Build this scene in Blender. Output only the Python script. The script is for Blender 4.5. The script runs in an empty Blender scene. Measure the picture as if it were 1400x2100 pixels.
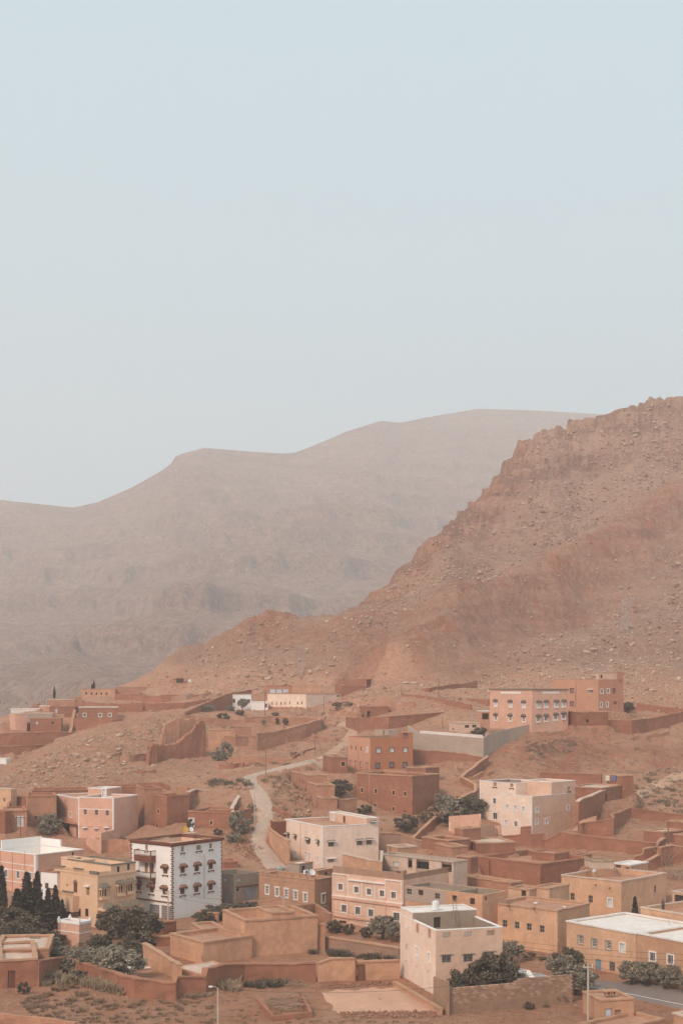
import bpy, math, random
import numpy as np
from mathutils import Vector, noise as mnoise
random.seed(7); RNG = np.random.default_rng(7)
sc = bpy.context.scene
COL = sc.collection
R = math.radians
# ------------------------------------------------------------------ camera, sky, sun, exposure
F, HZ, CZ = 2917.0, 1400.0, 40.0            # 50 mm lens on a 36 mm high frame, eye level 40 m above the valley floor
cam = bpy.data.cameras.new('camera'); cam.sensor_fit = 'VERTICAL'; cam.sensor_height = 36.0; cam.sensor_width = 24.0
cam.lens = 50.0; cam.shift_y = 350.0 / 2100.0; cam.clip_start = 1.0; cam.clip_end = 30000.0
camo = bpy.data.objects.new('camera', cam); COL.objects.link(camo)
camo.location = (0, 0, CZ); camo.rotation_euler = (R(90), 0, 0); sc.camera = camo
SUN_EL, SUN_AZ = 42.0, 214.0                 # compass style: 0 = +Y (away from camera), 270 = from the left
w = bpy.data.worlds.new('World'); sc.world = w; w.use_nodes = True
nt = w.node_tree; nt.nodes.clear()
sky = nt.nodes.new('ShaderNodeTexSky'); sky.sky_type = 'NISHITA'; sky.sun_disc = False
sky.sun_elevation = R(SUN_EL); sky.sun_rotation = R(SUN_AZ); sky.air_density = 1.0; sky.dust_density = 6.0; sky.ozone_density = 1.5; sky.altitude = 1500
veil = nt.nodes.new('ShaderNodeMixRGB'); veil.inputs[0].default_value = 0.80; veil.inputs[2].default_value = (7.05, 9.35, 10.1, 1)  # dusty overcast veil, the same in every direction
bg = nt.nodes.new('ShaderNodeBackground'); bg.inputs[1].default_value = 0.10
wo = nt.nodes.new('ShaderNodeOutputWorld')
nt.links.new(sky.outputs[0], veil.inputs[1]); nt.links.new(veil.outputs[0], bg.inputs[0]); nt.links.new(bg.outputs[0], wo.inputs[0])
sl = bpy.data.lights.new('sun', 'SUN'); sl.energy = 3.5; sl.angle = R(14); sl.color = (1.0, 0.765, 0.615)
so = bpy.data.objects.new('sun', sl); COL.objects.link(so)
_az = R(SUN_AZ); _sd = Vector((math.sin(_az) * math.cos(R(SUN_EL)), math.cos(_az) * math.cos(R(SUN_EL)), math.sin(R(SUN_EL))))
so.rotation_euler = _sd.to_track_quat('Z', 'Y').to_euler(); so.location = (-200, -100, 300)
vs = sc.view_settings; vs.view_transform = 'Standard'; vs.look = 'None'; vs.exposure = -0.05; vs.gamma = 1.0; vs.use_curve_mapping = False
cy = sc.cycles; cy.use_denoising = True; cy.max_bounces = 6; cy.diffuse_bounces = 3; cy.glossy_bounces = 2; cy.volume_bounces = 2; cy.denoiser = 'OPENIMAGEDENOISE'; cy.denoising_input_passes = 'RGB_ALBEDO_NORMAL'; cy.denoising_prefilter = 'ACCURATE'; cy.transmission_bounces = 2
# ------------------------------------------------------------------ materials
M = {}
def _nodes(name):
    m = bpy.data.materials.new(name); m.use_nodes = True; n = m.node_tree; n.nodes.clear()
    out = n.nodes.new('ShaderNodeOutputMaterial'); b = n.nodes.new('ShaderNodeBsdfPrincipled')
    n.links.new(b.outputs[0], out.inputs[0]); M[name] = m
    return m, n, b
def _noise(n, vec, scale, detail=5.0, rough=0.6, dist=0.0):
    t = n.nodes.new('ShaderNodeTexNoise'); t.inputs['Scale'].default_value = scale; t.inputs['Detail'].default_value = detail
    t.inputs['Roughness'].default_value = rough; t.inputs['Distortion'].default_value = dist
    if vec: n.links.new(vec, t.inputs['Vector'])
    return t.outputs[0]
def _ramp(n, fac, lo, hi, v0=0.0, v1=1.0):
    t = n.nodes.new('ShaderNodeMapRange'); t.inputs[1].default_value = lo; t.inputs[2].default_value = hi
    t.inputs[3].default_value = v0; t.inputs[4].default_value = v1
    n.links.new(fac, t.inputs[0]); return t.outputs[0]
def _mix(n, fac, a, b, mode='MIX'):
    t = n.nodes.new('ShaderNodeMixRGB'); t.blend_type = mode
    for k, v in ((0, fac), (1, a), (2, b)):
        if isinstance(v, (int, float)): t.inputs[k].default_value = v
        elif isinstance(v, tuple): t.inputs[k].default_value = (*v[:3], 1)
        else: n.links.new(v, t.inputs[k])
    return t.outputs[0]
def _scale(n, vec, s):
    t = n.nodes.new('ShaderNodeMapping'); t.inputs['Scale'].default_value = s; n.links.new(vec, t.inputs[0]); return t.outputs[0]
def _bump(n, b, h, strength, dist):
    t = n.nodes.new('ShaderNodeBump'); t.inputs['Strength'].default_value = strength; t.inputs['Distance'].default_value = dist
    n.links.new(h, t.inputs['Height']); n.links.new(t.outputs[0], b.inputs['Normal'])
def sh(c, f): return tuple(min(1, x * f) for x in c)
def surface(name, col, rough=0.92, var=0.30, streak=0.25, warm=0.5, bump=0.35, courses=0.0, dirt=(.22, .10, .06), dirtamt=.25):
    """weathered wall or roof: blotches, run-off streaks, dusty stains, optional rammed-earth courses"""
    m, n, b = _nodes(name)
    pos = n.nodes.new('ShaderNodeNewGeometry').outputs['Position']
    big = _noise(n, pos, .22, 5, .62, .6); mid = _noise(n, pos, 1.4, 6, .65); fine = _noise(n, pos, 9.0, 4, .7)
    c = _mix(n, _ramp(n, big, .30, .72), sh(col, 1 - var * .55), sh(col, 1 + var * .28))
    c = _mix(n, _ramp(n, mid, .42, .70, 0, dirtamt), c, tuple(x * (1 - warm) + y * warm for x, y in zip(sh(col, .78), dirt)))
    st = _noise(n, _scale(n, pos, (1.5, 1.5, .10)), 1.0, 5, .68)
    c = _mix(n, _ramp(n, st, .53, .74, 0, streak), c, sh(col, .62))
    c = _mix(n, _ramp(n, _noise(n, pos, .9, 6, .66, .8), .44, .66, 0, min(.75, var * 1.1)), c, sh(col, .70))
    sp = _noise(n, pos, .55, 3, .5, 1.2)
    c = _mix(n, _ramp(n, sp, .52, .70, 0, min(.7, var * .8)), c, sh(col, 1.18))
    c = _mix(n, _ramp(n, fine, .30, .75, 0, .30), c, sh(col, .72))
    h = fine
    if courses:
        sep = n.nodes.new('ShaderNodeSeparateXYZ'); n.links.new(pos, sep.inputs[0])
        ad = n.nodes.new('ShaderNodeMath'); ad.operation = 'MULTIPLY_ADD'; ad.inputs[1].default_value = .35
        n.links.new(_noise(n, pos, .6, 3), ad.inputs[0]); n.links.new(sep.outputs[2], ad.inputs[2])
        fr = n.nodes.new('ShaderNodeMath'); fr.operation = 'PINGPONG'; fr.inputs[1].default_value = courses * .5
        n.links.new(ad.outputs[0], fr.inputs[0])
        line = _ramp(n, fr.outputs[0], .0, .07, .55, 0)
        ln = n.nodes.new('ShaderNodeMath'); ln.operation = 'MULTIPLY'; n.links.new(line, ln.inputs[0]); n.links.new(_ramp(n, mid, .3, .7), ln.inputs[1])
        c = _mix(n, ln.outputs[0], c, sh(col, .66))
    n.links.new(c, b.inputs['Base Color']); b.inputs['Roughness'].default_value = rough
    b.inputs['Specular IOR Level'].default_value = .2
    _bump(n, b, h, bump, .06)
    return m
def plain(name, col, rough=.6, metal=0.0, var=.12, spec=.4):
    m, n, b = _nodes(name)
    pos = n.nodes.new('ShaderNodeNewGeometry').outputs['Position']
    c = _mix(n, _ramp(n, _noise(n, pos, 3.0, 4), .3, .7), sh(col, 1 - var), sh(col, 1 + var))
    n.links.new(c, b.inputs['Base Color']); b.inputs['Roughness'].default_value = rough; b.inputs['Metallic'].default_value = metal
    b.inputs['Specular IOR Level'].default_value = spec
    return m
DIRT = (.30, .135, .08)
surface('adobe', (.395, .175, .11), var=.55, streak=.5, courses=.85, bump=.7)
surface('adobe_dark', (.335, .142, .086), var=.55, streak=.5, courses=.8, bump=.7)
surface('adobe_light', (.50, .258, .165), var=.5, streak=.5, courses=.9, bump=.6)
surface('mud_plaster', (.65, .365, .23), var=.55, streak=.65, bump=.5)
surface('ochre_plaster', (.71, .435, .28), var=.45, streak=.65)
surface('ochre_render', (.79, .525, .35), var=.2, streak=.22)
surface('orange_plaster', (.50, .205, .108), var=.16, streak=.2)
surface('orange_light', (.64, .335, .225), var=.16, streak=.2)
surface('salmon_plaster', (.55, .26, .17), var=.16, streak=.2)
surface('pink_plaster', (.74, .435, .315), var=.32, streak=.48)
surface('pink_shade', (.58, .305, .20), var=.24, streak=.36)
surface('pale_pink', (.775, .515, .385), var=.32, streak=.5)
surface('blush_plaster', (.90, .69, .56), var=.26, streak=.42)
surface('brown_render', (.50, .285, .18), var=.4, streak=.55)
surface('tan_render', (.57, .325, .20), var=.4, streak=.55)
surface('white_plaster', (.92, .88, .84), var=.12, streak=.22, dirtamt=.14)
surface('white_trim', (.86, .81, .765), var=.12, streak=.22, dirtamt=.2)
surface('concrete', (.36, .275, .215), var=.3, streak=.35, dirtamt=.35)
surface('concrete_light', (.47, .365, .29), var=.25, streak=.35, dirtamt=.3)
surface('roof_earth', (.50, .275, .18), var=.42, streak=.0, dirtamt=.45)
surface('roof_pale', (.66, .50, .40), var=.35, streak=.0, dirtamt=.4)
surface('roof_white', (.84, .775, .72), var=.25, streak=.0, dirtamt=.35)
surface('coping', (.545, .315, .20), var=.4, streak=.1, dirtamt=.4, bump=.8)
surface('coping_red', (.43, .205, .125), var=.4, streak=.1, dirtamt=.4, bump=.8)
surface('brick_block', (.43, .265, .18), var=.45, streak=.1, dirtamt=.4)
surface('mortar', (.40, .30, .23), var=.3, streak=.1)
surface('stone', (.44, .275, .20), var=.5, streak=.05, dirtamt=.5, bump=.8)
surface('brown_trim', (.20, .072, .045), var=.2, streak=.2)
surface('tile_green', (.22, .185, .14), var=.4, streak=.2)
surface('tile_brown', (.30, .155, .11), var=.35, streak=.2)
surface('straw', (.42, .31, .21), var=.5, streak=0)
surface('wood', (.23, .125, .08), var=.4, streak=.3)
surface('deadwood', (.38, .27, .20), var=.4, streak=.3)
plain('glass', (.035, .033, .035), .12, 0, .3, .6)
plain('glass_pale', (.55, .60, .64), .25, 0, .08, .5)  # pale shutters, and panes with the sky's reflection put into the colour
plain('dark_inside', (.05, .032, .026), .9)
plain('frame_white', (.78, .72, .68), .6)
plain('frame_grey', (.33, .29, .27), .6)
plain('frame_brown', (.11, .045, .03), .6)
plain('shutter_blue', (.30, .34, .38), .6)
plain('shutter_grey', (.22, .22, .25), .5, .1)
plain('door_blue', (.16, .30, .44), .6)
plain('door_brown', (.17, .065, .04), .7)
plain('door_yellow', (.55, .33, .10), .7)
plain('metal_grey', (.42, .40, .39), .45, .4)
plain('iron', (.055, .045, .04), .6, .3)
plain('plastic_white', (.75, .75, .74), .4)
plain('pole_concrete', (.50, .42, .36), .85)
plain('pole_wood', (.21, .13, .09), .85)
plain('wire', (.10, .08, .07), .7)
plain('sign_white', (.75, .68, .55), .6); plain('sign_blue', (.12, .15, .30), .6)
plain('yellow_dish', (.55, .30, .05), .6)
def leafy(name, col, tip):
    m, n, b = _nodes(name)
    g = n.nodes.new('ShaderNodeNewGeometry')
    c = _mix(n, _ramp(n, _noise(n, g.outputs['Position'], 1.1, 4), .35, .68), col, tip)
    c = _mix(n, g.outputs['Random Per Island'], c, sh(col, .75))
    n.links.new(c, b.inputs['Base Color']); b.inputs['Roughness'].default_value = .8; b.inputs['Specular IOR Level'].default_value = .15
    return m
leafy('leaf_conifer', (.070, .057, .043), (.12, .097, .070))
leafy('leaf_dark', (.135, .108, .076), (.24, .195, .135))
leafy('leaf_olive', (.27, .232, .175), (.44, .385, .30))
leafy('leaf_dry', (.255, .165, .108), (.37, .25, .168))
leafy('leaf_grass', (.26, .18, .11), (.38, .27, .17))
surface('bark', (.13, .085, .06), var=.3, streak=.3)
# ------------------------------------------------------------------ pixel helpers: a photo point plus a real distance gives a place
CROP = {c: (x0, y0, 2.91667) for c, x0, y0 in (('a', 0, 1340), ('b', 420, 1340), ('c', 920, 1340), ('d', 0, 1580), ('e', 460, 1580), ('g', 920, 1580), ('h', 0, 1740), ('i', 460, 1740), ('j', 920, 1740))}
CROP.update(x=(0, 1700, 4.66667), y=(60, 1740, 5.83333), w=(260, 1700, 5.83333), v=(660, 1720, 4.1176), z=(0, 1560, 4.66667), r=(1100, 1560, 4.66667), n=(280, 1860, 5.83333), m=(0, 1920, 5.0), o=(860, 1640, 5.0), p=(1130, 1640, 5.1852), q=(560, 1500, 5.83333), l=(0, 1390, 4.66667), s=(700, 1380, 4.375), t=(360, 1580, 6.3636), k=(0, 0, 1.0))
def px(c, p):
    x0, y0, s = CROP[c]; return (x0 + p[0] / s, y0 + p[1] / s)
def at(p, d): return Vector(((p[0] - 700) * d / F, d, CZ - (p[1] - HZ) * d / F))
# ------------------------------------------------------------------ numpy noise
def vnoise(x, y, seed=0):
    x = np.asarray(x, float); y = np.asarray(y, float)
    ix = np.floor(x).astype(np.int64); iy = np.floor(y).astype(np.int64); fx = x - ix; fy = y - iy
    fx = fx * fx * fx * (fx * (fx * 6 - 15) + 10); fy = fy * fy * fy * (fy * (fy * 6 - 15) + 10)
    def h(a, b):
        v = (a * 374761393 + b * 668265263 + seed * 974634541) & 0xffffffff
        v = ((v ^ (v >> 13)) * 1274126177) & 0xffffffff; v = ((v ^ (v >> 16)) * 2246822519) & 0xffffffff
        return ((v ^ (v >> 15)) & 0xffffff) / float(0xffffff)
    a = h(ix, iy); b = h(ix + 1, iy); c = h(ix, iy + 1); d = h(ix + 1, iy + 1)
    return (a + (b - a) * fx) * (1 - fy) + (c + (d - c) * fx) * fy
def fbm(x, y, octaves=5, seed=0, gain=.5):
    s = 0; a = 1.0; t = 0
    for k in range(octaves):
        s = s + a * (vnoise(x * 2 ** k + 17.3 * k, y * 2 ** k - 9.1 * k, seed + k) * 2 - 1); t += a; a *= gain
    return s / t
def ridged(x, y, octaves=5, seed=0, gain=.5):
    s = 0; a = 1.0; t = 0
    for k in range(octaves):
        s = s + a * (1 - np.abs(vnoise(x * 2 ** k + 5.7 * k, y * 2 ** k + 3.3 * k, seed + k) * 2 - 1)); t += a; a *= gain
    return s / t
def sstep(a, b, x):
    t = np.clip((x - a) / (b - a), 0, 1); return t * t * (3 - 2 * t)
# ------------------------------------------------------------------ mesh and object helpers
def mesh_np(name, V, Q, mat=None, smooth=False):
    me = bpy.data.meshes.new(name); V = np.asarray(V, np.float32); Q = np.asarray(Q, np.int32)
    me.vertices.add(len(V)); me.vertices.foreach_set('co', V.ravel())
    k = Q.shape[1]; me.loops.add(Q.size); me.loops.foreach_set('vertex_index', Q.ravel())
    me.polygons.add(len(Q)); me.polygons.foreach_set('loop_start', np.arange(0, Q.size, k, dtype=np.int32))
    me.update(calc_edges=True)
    if smooth: me.polygons.foreach_set('use_smooth', np.ones(len(Q), bool))
    if mat: me.materials.append(M[mat])
    return me
def link(name, me, parent=None):
    o = bpy.data.objects.new(name, me); COL.objects.link(o)
    if parent is not None: o.parent = parent
    return o
def tag(o, label=None, cat=None, group=None, kind=None):
    if label: o['label'] = label
    if cat: o['category'] = cat
    if group: o['group'] = group
    if kind: o['kind'] = kind
    return o
def thing(name, label, cat, loc=(0, 0, 0), rz=0.0, group=None):
    o = bpy.data.objects.new(name, None); COL.objects.link(o); o.location = loc; o.rotation_euler = (0, 0, rz); o.empty_display_size = .3
    return tag(o, label, cat, group)
class MB:
    def __init__(s): s.v = []; s.f = []
    def add(s, vs, fs):
        k = len(s.v); s.v += [tuple(x) for x in vs]; s.f += [tuple(i + k for i in f) for f in fs]; return s
    def quad(s, a, b, c, d): return s.add([a, b, c, d], [(0, 1, 2, 3)])
    def box(s, x0, x1, y0, y1, z0, z1):
        return s.add([(x0, y0, z0), (x1, y0, z0), (x1, y1, z0), (x0, y1, z0), (x0, y0, z1), (x1, y0, z1), (x1, y1, z1), (x0, y1, z1)],
                     [(0, 3, 2, 1), (4, 5, 6, 7), (0, 1, 5, 4), (1, 2, 6, 5), (2, 3, 7, 6), (3, 0, 4, 7)])
    def tube(s, pts, r, n=6, r1=None):
        pts = [Vector(p) for p in pts]; m = len(pts); rings = []
        for i, p in enumerate(pts):
            t = (pts[min(i + 1, m - 1)] - pts[max(i - 1, 0)]).normalized()
            a = t.cross(Vector((0, 0, 1))) if abs(t.z) < .95 else t.cross(Vector((1, 0, 0))); a.normalize(); b = t.cross(a)
            rr = r if r1 is None else r + (r1 - r) * i / max(1, m - 1)
            rings.append([p + a * rr * math.cos(2 * math.pi * k / n) + b * rr * math.sin(2 * math.pi * k / n) for k in range(n)])
        vs = [v for q in rings for v in q]; fs = []
        for i in range(m - 1):
            for k in range(n): fs.append((i * n + k, i * n + (k + 1) % n, (i + 1) * n + (k + 1) % n, (i + 1) * n + k))
        fs.append(tuple(range(n - 1, -1, -1))); fs.append(tuple((m - 1) * n + k for k in range(n)))
        return s.add(vs, fs)
    def mesh(s, name, mat, smooth=False, jit=0.0, off=(0, 0, 0)):
        me = bpy.data.meshes.new(name); v = s.v
        if jit:
            o = Vector(off); v = []
            for p in s.v:
                q = Vector(p); nv = mnoise.noise_vector((q + o) * .55) * jit + mnoise.noise_vector((q + o) * 1.9) * jit * .45
                v.append(q + nv)
        me.from_pydata(v, [], s.f); me.update()
        if smooth: me.polygons.foreach_set('use_smooth', [True] * len(me.polygons))
        me.materials.append(M[mat]); return me
    def build(s, name, mat, parent=None, smooth=False, jit=0.0, off=(0, 0, 0)):
        return link(name, s.mesh(name, mat, smooth, jit, off), parent)
# ------------------------------------------------------------------ the lie of the land: surveyed points (photo x, photo y, distance)
CP = []
for X in (-500, -100, 300, 700, 1100, 1500, 1900):
    CP += [(X, 2166, 137), (X, 2036, 165), (X, 1950, 191)]
CP += [(355, 1890, 214), (75, 1842, 232), (-300, 1842, 232), (232, 1720, 262), (570, 1775, 246), (525, 1690, 266), (500, 1600, 288), (670, 1555, 310),
       (662, 1788, 240), (758, 1592, 303), (850, 1672, 284), (1090, 1722, 268), (1272, 1888, 210), (1142, 1955, 189), (1140, 1815, 232), (420, 1690, 266), (440, 1745, 250),
       (1090, 1500, 328), (990, 1552, 314), (1250, 1640, 288), (1340, 1600, 302), (1400, 1600, 304), (1400, 1500, 345), (1400, 1700, 268), (1400, 1800, 235),
       (1180, 1560, 315), (1000, 1610, 298), (930, 1660, 284), (1270, 1700, 266), (1000, 1800, 234), (820, 1800, 234), (700, 1885, 212), (1700, 1600, 304), (1700, 1750, 250),
       (1400, 1400, 400), (1400, 1300, 460), (1400, 1200, 525), (1400, 1100, 595), (1400, 1000, 670), (1400, 905, 745), (1400, 818, 790),
       (1200, 1450, 368), (1200, 1400, 400), (1200, 1300, 458), (1200, 1200, 525), (1200, 1100, 600), (1200, 1000, 680), (1200, 930, 735), (1200, 858, 775),
       (1000, 1450, 365), (1000, 1400, 402), (1000, 1300, 462), (1000, 1200, 532), (1000, 1100, 612), (1000, 1002, 690), (1100, 880, 760), (1060, 912, 745),
       (850, 1450, 370), (850, 1400, 406), (850, 1300, 470), (850, 1220, 540), (850, 1136, 610), (780, 1208, 570), (700, 1430, 395), (700, 1350, 446), (640, 1270, 520), (710, 1255, 525),
       (530, 1350, 460), (530, 1258, 505), (400, 1420, 440), (400, 1336, 490), (300, 1392, 480), (200, 1432, 465), (100, 1448, 446), (0, 1480, 425), (-300, 1530, 420),
       (100, 1610, 302), (300, 1607, 300), (420, 1603, 302), (30, 1700, 272), (-200, 1700, 272), (0, 1606, 326), (170, 1516, 345), (110, 1546, 340), (60, 1572, 333), (250, 1490, 356), (370, 1470, 372), (430, 1457, 402), (464, 1458, 415), (514, 1457, 413), (627, 1452, 408), (548, 1432, 430), (600, 1432, 428), (751, 1422, 425), (701, 1438, 418), (502, 1490, 388), (657, 1490, 388), (557, 1491, 390), (425, 1484, 380), (32, 1497, 400), (63, 1500, 398), (163, 1476, 410), (167, 1430, 455), (22, 1464, 425), (145, 1440, 444), (43, 1528, 386), (-26, 1557, 366), (640, 1470, 396), (-200, 1640, 315),
       (60, 1550, 398), (0, 1590, 372), (-200, 1590, 372), (170, 1502, 402), (240, 1478, 412), (420, 1542, 352), (560, 1527, 362), (650, 1502, 376), (330, 1440, 440),
       (720, 1482, 372), (780, 1500, 352), (900, 1490, 352), (1700, 1400, 400), (1700, 1200, 525), (1700, 1000, 670), (1700, 800, 800), (1900, 780, 820)]
CW = [at((x, y), d) for x, y, d in CP]
for X, d, z in ((1900, 1000, 215), (1400, 960, 185), (1200, 960, 165), (1000, 860, 105), (850, 740, 70), (700, 640, 40), (530, 600, 30), (400, 580, 22), (300, 580, 15), (100, 580, 5), (-300, 560, 0),
                (-400, 800, -10), (0, 800, -10), (300, 800, -5), (600, 850, 0), (900, 1000, 40)):
    CW.append(Vector(((X - 700) * d / F, d, z)))
_C = np.array([(v.x, v.y, v.z) for v in CW]); _cx = _C[:, :2] / 100.0; _cz = _C[:, 2]
def _phi(r2): return .5 * r2 * np.log(r2 + 1e-12)
def _tps():
    n = len(_cx); A = np.zeros((n + 3, n + 3)); D = ((_cx[:, None] - _cx[None]) ** 2).sum(-1)
    A[:n, :n] = _phi(D) + np.eye(n) * .002; A[:n, n] = 1; A[:n, n + 1:] = _cx; A[n, :n] = 1; A[n + 1:, :n] = _cx.T
    return np.linalg.solve(A, np.concatenate([_cz, np.zeros(3)]))
_W = _tps()
def land(x, y):
    x = np.atleast_1d(np.asarray(x, float)).ravel() / 100; y = np.atleast_1d(np.asarray(y, float)).ravel() / 100; out = np.empty(len(x)); n = len(_cx)
    for i in range(0, len(x), 20000):
        a = x[i:i + 20000, None]; b = y[i:i + 20000, None]
        out[i:i + 20000] = _phi((a - _cx[:, 0]) ** 2 + (b - _cx[:, 1]) ** 2) @ _W[:n] + _W[n] + a[:, 0] * _W[n + 1] + b[:, 0] * _W[n + 2]
    return out
_DS = np.exp(np.linspace(math.log(128), math.log(950), 1400))
def hit(p):
    """distance at which the sight line through photo point p meets the land"""
    u = (p[0] - 700) / F; z = CZ - (p[1] - HZ) / F * _DS
    g = land(u * _DS, _DS) - z
    i = int(np.argmax(g > 0)) if (g > 0).any() else len(g) - 1
    if i == 0: return float(_DS[0])
    t = g[i - 1] / (g[i - 1] - g[i] + 1e-12); return float(_DS[i - 1] + (_DS[i] - _DS[i - 1]) * t)
PLATFORMS = []      # level building plots: (origin x, y, angle, length x, length y, z)
TRACKS = []         # centre lines of road and path: (list of points, half width)
# ------------------------------------------------------------------ building kit
def cuts(a, b, extra, step):
    e = sorted(set([a, b] + [x for x in extra if a + 1e-4 < x < b - 1e-4])); out = [e[0]]
    for p, q in zip(e, e[1:]):
        n = max(1, int(math.ceil((q - p) / step)))
        out += [p + (q - p) * k / n for k in range(1, n + 1)]
    return out
def facegrid(mb, fn, lu, z0, z1, holes, step=1.7, depth=.22, topfn=None):
    """wall face in (u, z, inset) space with real openings; fn maps to 3-D"""
    us = cuts(0, lu, [x for h in holes for x in h[:2]], step); zs = cuts(z0, z1, [x for h in holes for x in h[2:]], step)
    idx = {}
    def vid(u, z):
        k = (round(u, 4), round(z, 4))
        if k not in idx: idx[k] = len(mb.v); mb.v.append(tuple(fn(u, z, 0)))
        return idx[k]
    for u0, u1 in zip(us, us[1:]):
        for a, b in zip(zs, zs[1:]):
            cu, cz = (u0 + u1) / 2, (a + b) / 2
            if any(h[0] < cu < h[1] and h[2] < cz < h[3] for h in holes): continue
            mb.f.append((vid(u0, a), vid(u1, a), vid(u1, b), vid(u0, b)))
    for h in holes:
        a, b, c, d = h
        for p, q in (((a, c), (b, c)), ((b, c), (b, d)), ((b, d), (a, d)), ((a, d), (a, c))):
            mb.quad(fn(*p, 0), fn(*q, 0), fn(*q, depth), fn(*p, depth))
def bar(mb, x0, x1, y0, y1, z0, z1, step=1.3):
    """box split along its long side so that it can be made uneven"""
    ax = 0 if (x1 - x0) >= (y1 - y0) else 1
    s = cuts(x0, x1, [], step) if ax == 0 else cuts(y0, y1, [], step)
    for k, (p, q) in enumerate(zip(s, s[1:])):
        base = len(mb.v)
        for t in ((p, q) if k == 0 else (q,)):
            mb.v += [(t, y0, z0), (t, y1, z0), (t, y1, z1), (t, y0, z1)] if ax == 0 else [(x1, t, z0), (x0, t, z0), (x0, t, z1), (x1, t, z1)]
        a = base - 4 if k else base; b = a + 4
        for i in range(4): mb.f.append((a + i, a + (i + 1) % 4, b + (i + 1) % 4, b + i))
        if k == 0: mb.f.append((a + 3, a + 2, a + 1, a))
        if k == len(s) - 2: mb.f.append((b, b + 1, b + 2, b + 3))
def sheet(mb, x0, x1, y0, y1, z, step=1.5):
    xs = cuts(x0, x1, [], step); ys = cuts(y0, y1, [], step); b = len(mb.v); n = len(ys)
    for x in xs:
        for y in ys: mb.v.append((x, y, z))
    for i in range(len(xs) - 1):
        for j in range(n - 1): mb.f.append((b + i * n + j, b + (i + 1) * n + j, b + (i + 1) * n + j + 1, b + i * n + j + 1))
# window styles: surround, frame, pane, mullions (v, h), sill, hood, grille
WS = dict(
    plain=dict(frame='frame_brown', pane='glass', mull=(1, 0)),
    grey=dict(frame='frame_grey', pane='glass', mull=(1, 1)),
    louver=dict(sur='concrete_light', frame='frame_white', pane='glass', mull=(0, 4)),
    white=dict(sur='white_trim', frame='frame_white', pane='glass', mull=(1, 0)),
    whitepale=dict(sur='white_trim', frame='frame_white', pane='glass_pale', mull=(1, 0)),
    pale=dict(frame='frame_grey', pane='glass_pale', mull=(0, 0)),
    bright=dict(sur='brown_trim', frame='frame_white', pane='glass_pale', mull=(0, 0), sw=.1),
    dim=dict(sur='brown_trim', frame='frame_brown', pane='shutter_grey', mull=(0, 0), sw=.1),
    tan=dict(sur='mud_plaster', frame='frame_brown', pane='glass', mull=(1, 1)),
    hole=dict(frame='frame_brown', pane=None, mull=(0, 0), bare=True),
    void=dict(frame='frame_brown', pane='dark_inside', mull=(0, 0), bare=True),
    brownhood=dict(frame='frame_brown', pane='door_brown', mull=(1, 1), sill='brown_trim', hood='tile_brown', hh=.42, hp=.45),
    darkhood=dict(sur='white_trim', frame='frame_white', pane='glass_pale', mull=(1, 1), hood='tile_green', hh=.42, hp=.35, sill='white_trim'),
    darkhood2=dict(sur='white_trim', frame='frame_white', pane='glass', mull=(2, 2), hood='tile_green', hh=.42, hp=.35, sill='white_trim'),
    greyhood=dict(frame='frame_grey', pane='glass', mull=(3, 2), hood='white_trim', hood2='tile_green', hh=.22, hp=.5),
    whitehood=dict(frame='frame_white', pane='glass', mull=(2, 2), hood='white_trim', hh=.16, hp=.35),
    baygreen=dict(frame='frame_brown', pane='door_brown', mull=(2, 1), hood='tile_green', hh=.62, hp=.75, bay='ochre_render'),
    grille=dict(sur='white_trim', frame='frame_white', pane='glass', mull=(1, 0), grille=5),
    greygrille=dict(frame='frame_grey', pane='glass', mull=(1, 0), grille=6, hood='concrete_light', hh=.14, hp=.12),
    grillebrown=dict(frame='frame_brown', pane='glass', mull=(1, 0), grille=6),
    bluegrille=dict(sur='white_trim', frame='shutter_blue', pane='shutter_blue', mull=(1, 1), grille=4),
    arch=dict(sur='white_trim', frame='frame_white', pane='glass', mull=(1, 2), hood='white_trim', hh=.12, hp=.12),
    garage=dict(sur=None, frame='pole_concrete', pane='shutter_grey', mull=(0, 6)),
    bluegate=dict(frame='frame_grey', pane='shutter_blue', mull=(1, 3)),
    doorb=dict(frame='frame_brown', pane='door_brown', mull=(1, 0)),
    doorblue=dict(frame='frame_grey', pane='door_blue', mull=(1, 1)),
    doorwhite=dict(sur='white_trim', frame='frame_white', pane='glass_pale', mull=(1, 1)),
    dooryellow=dict(frame='frame_brown', pane='door_yellow', mull=(1, 2)),
    bricked=dict(frame='brown_trim', pane='brick_block', mull=(0, 0), bare=True, sill='brown_trim'),
    rough=dict(frame='frame_grey', pane='dark_inside', mull=(0, 0), bare=True),
)
_wc = {}
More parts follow.
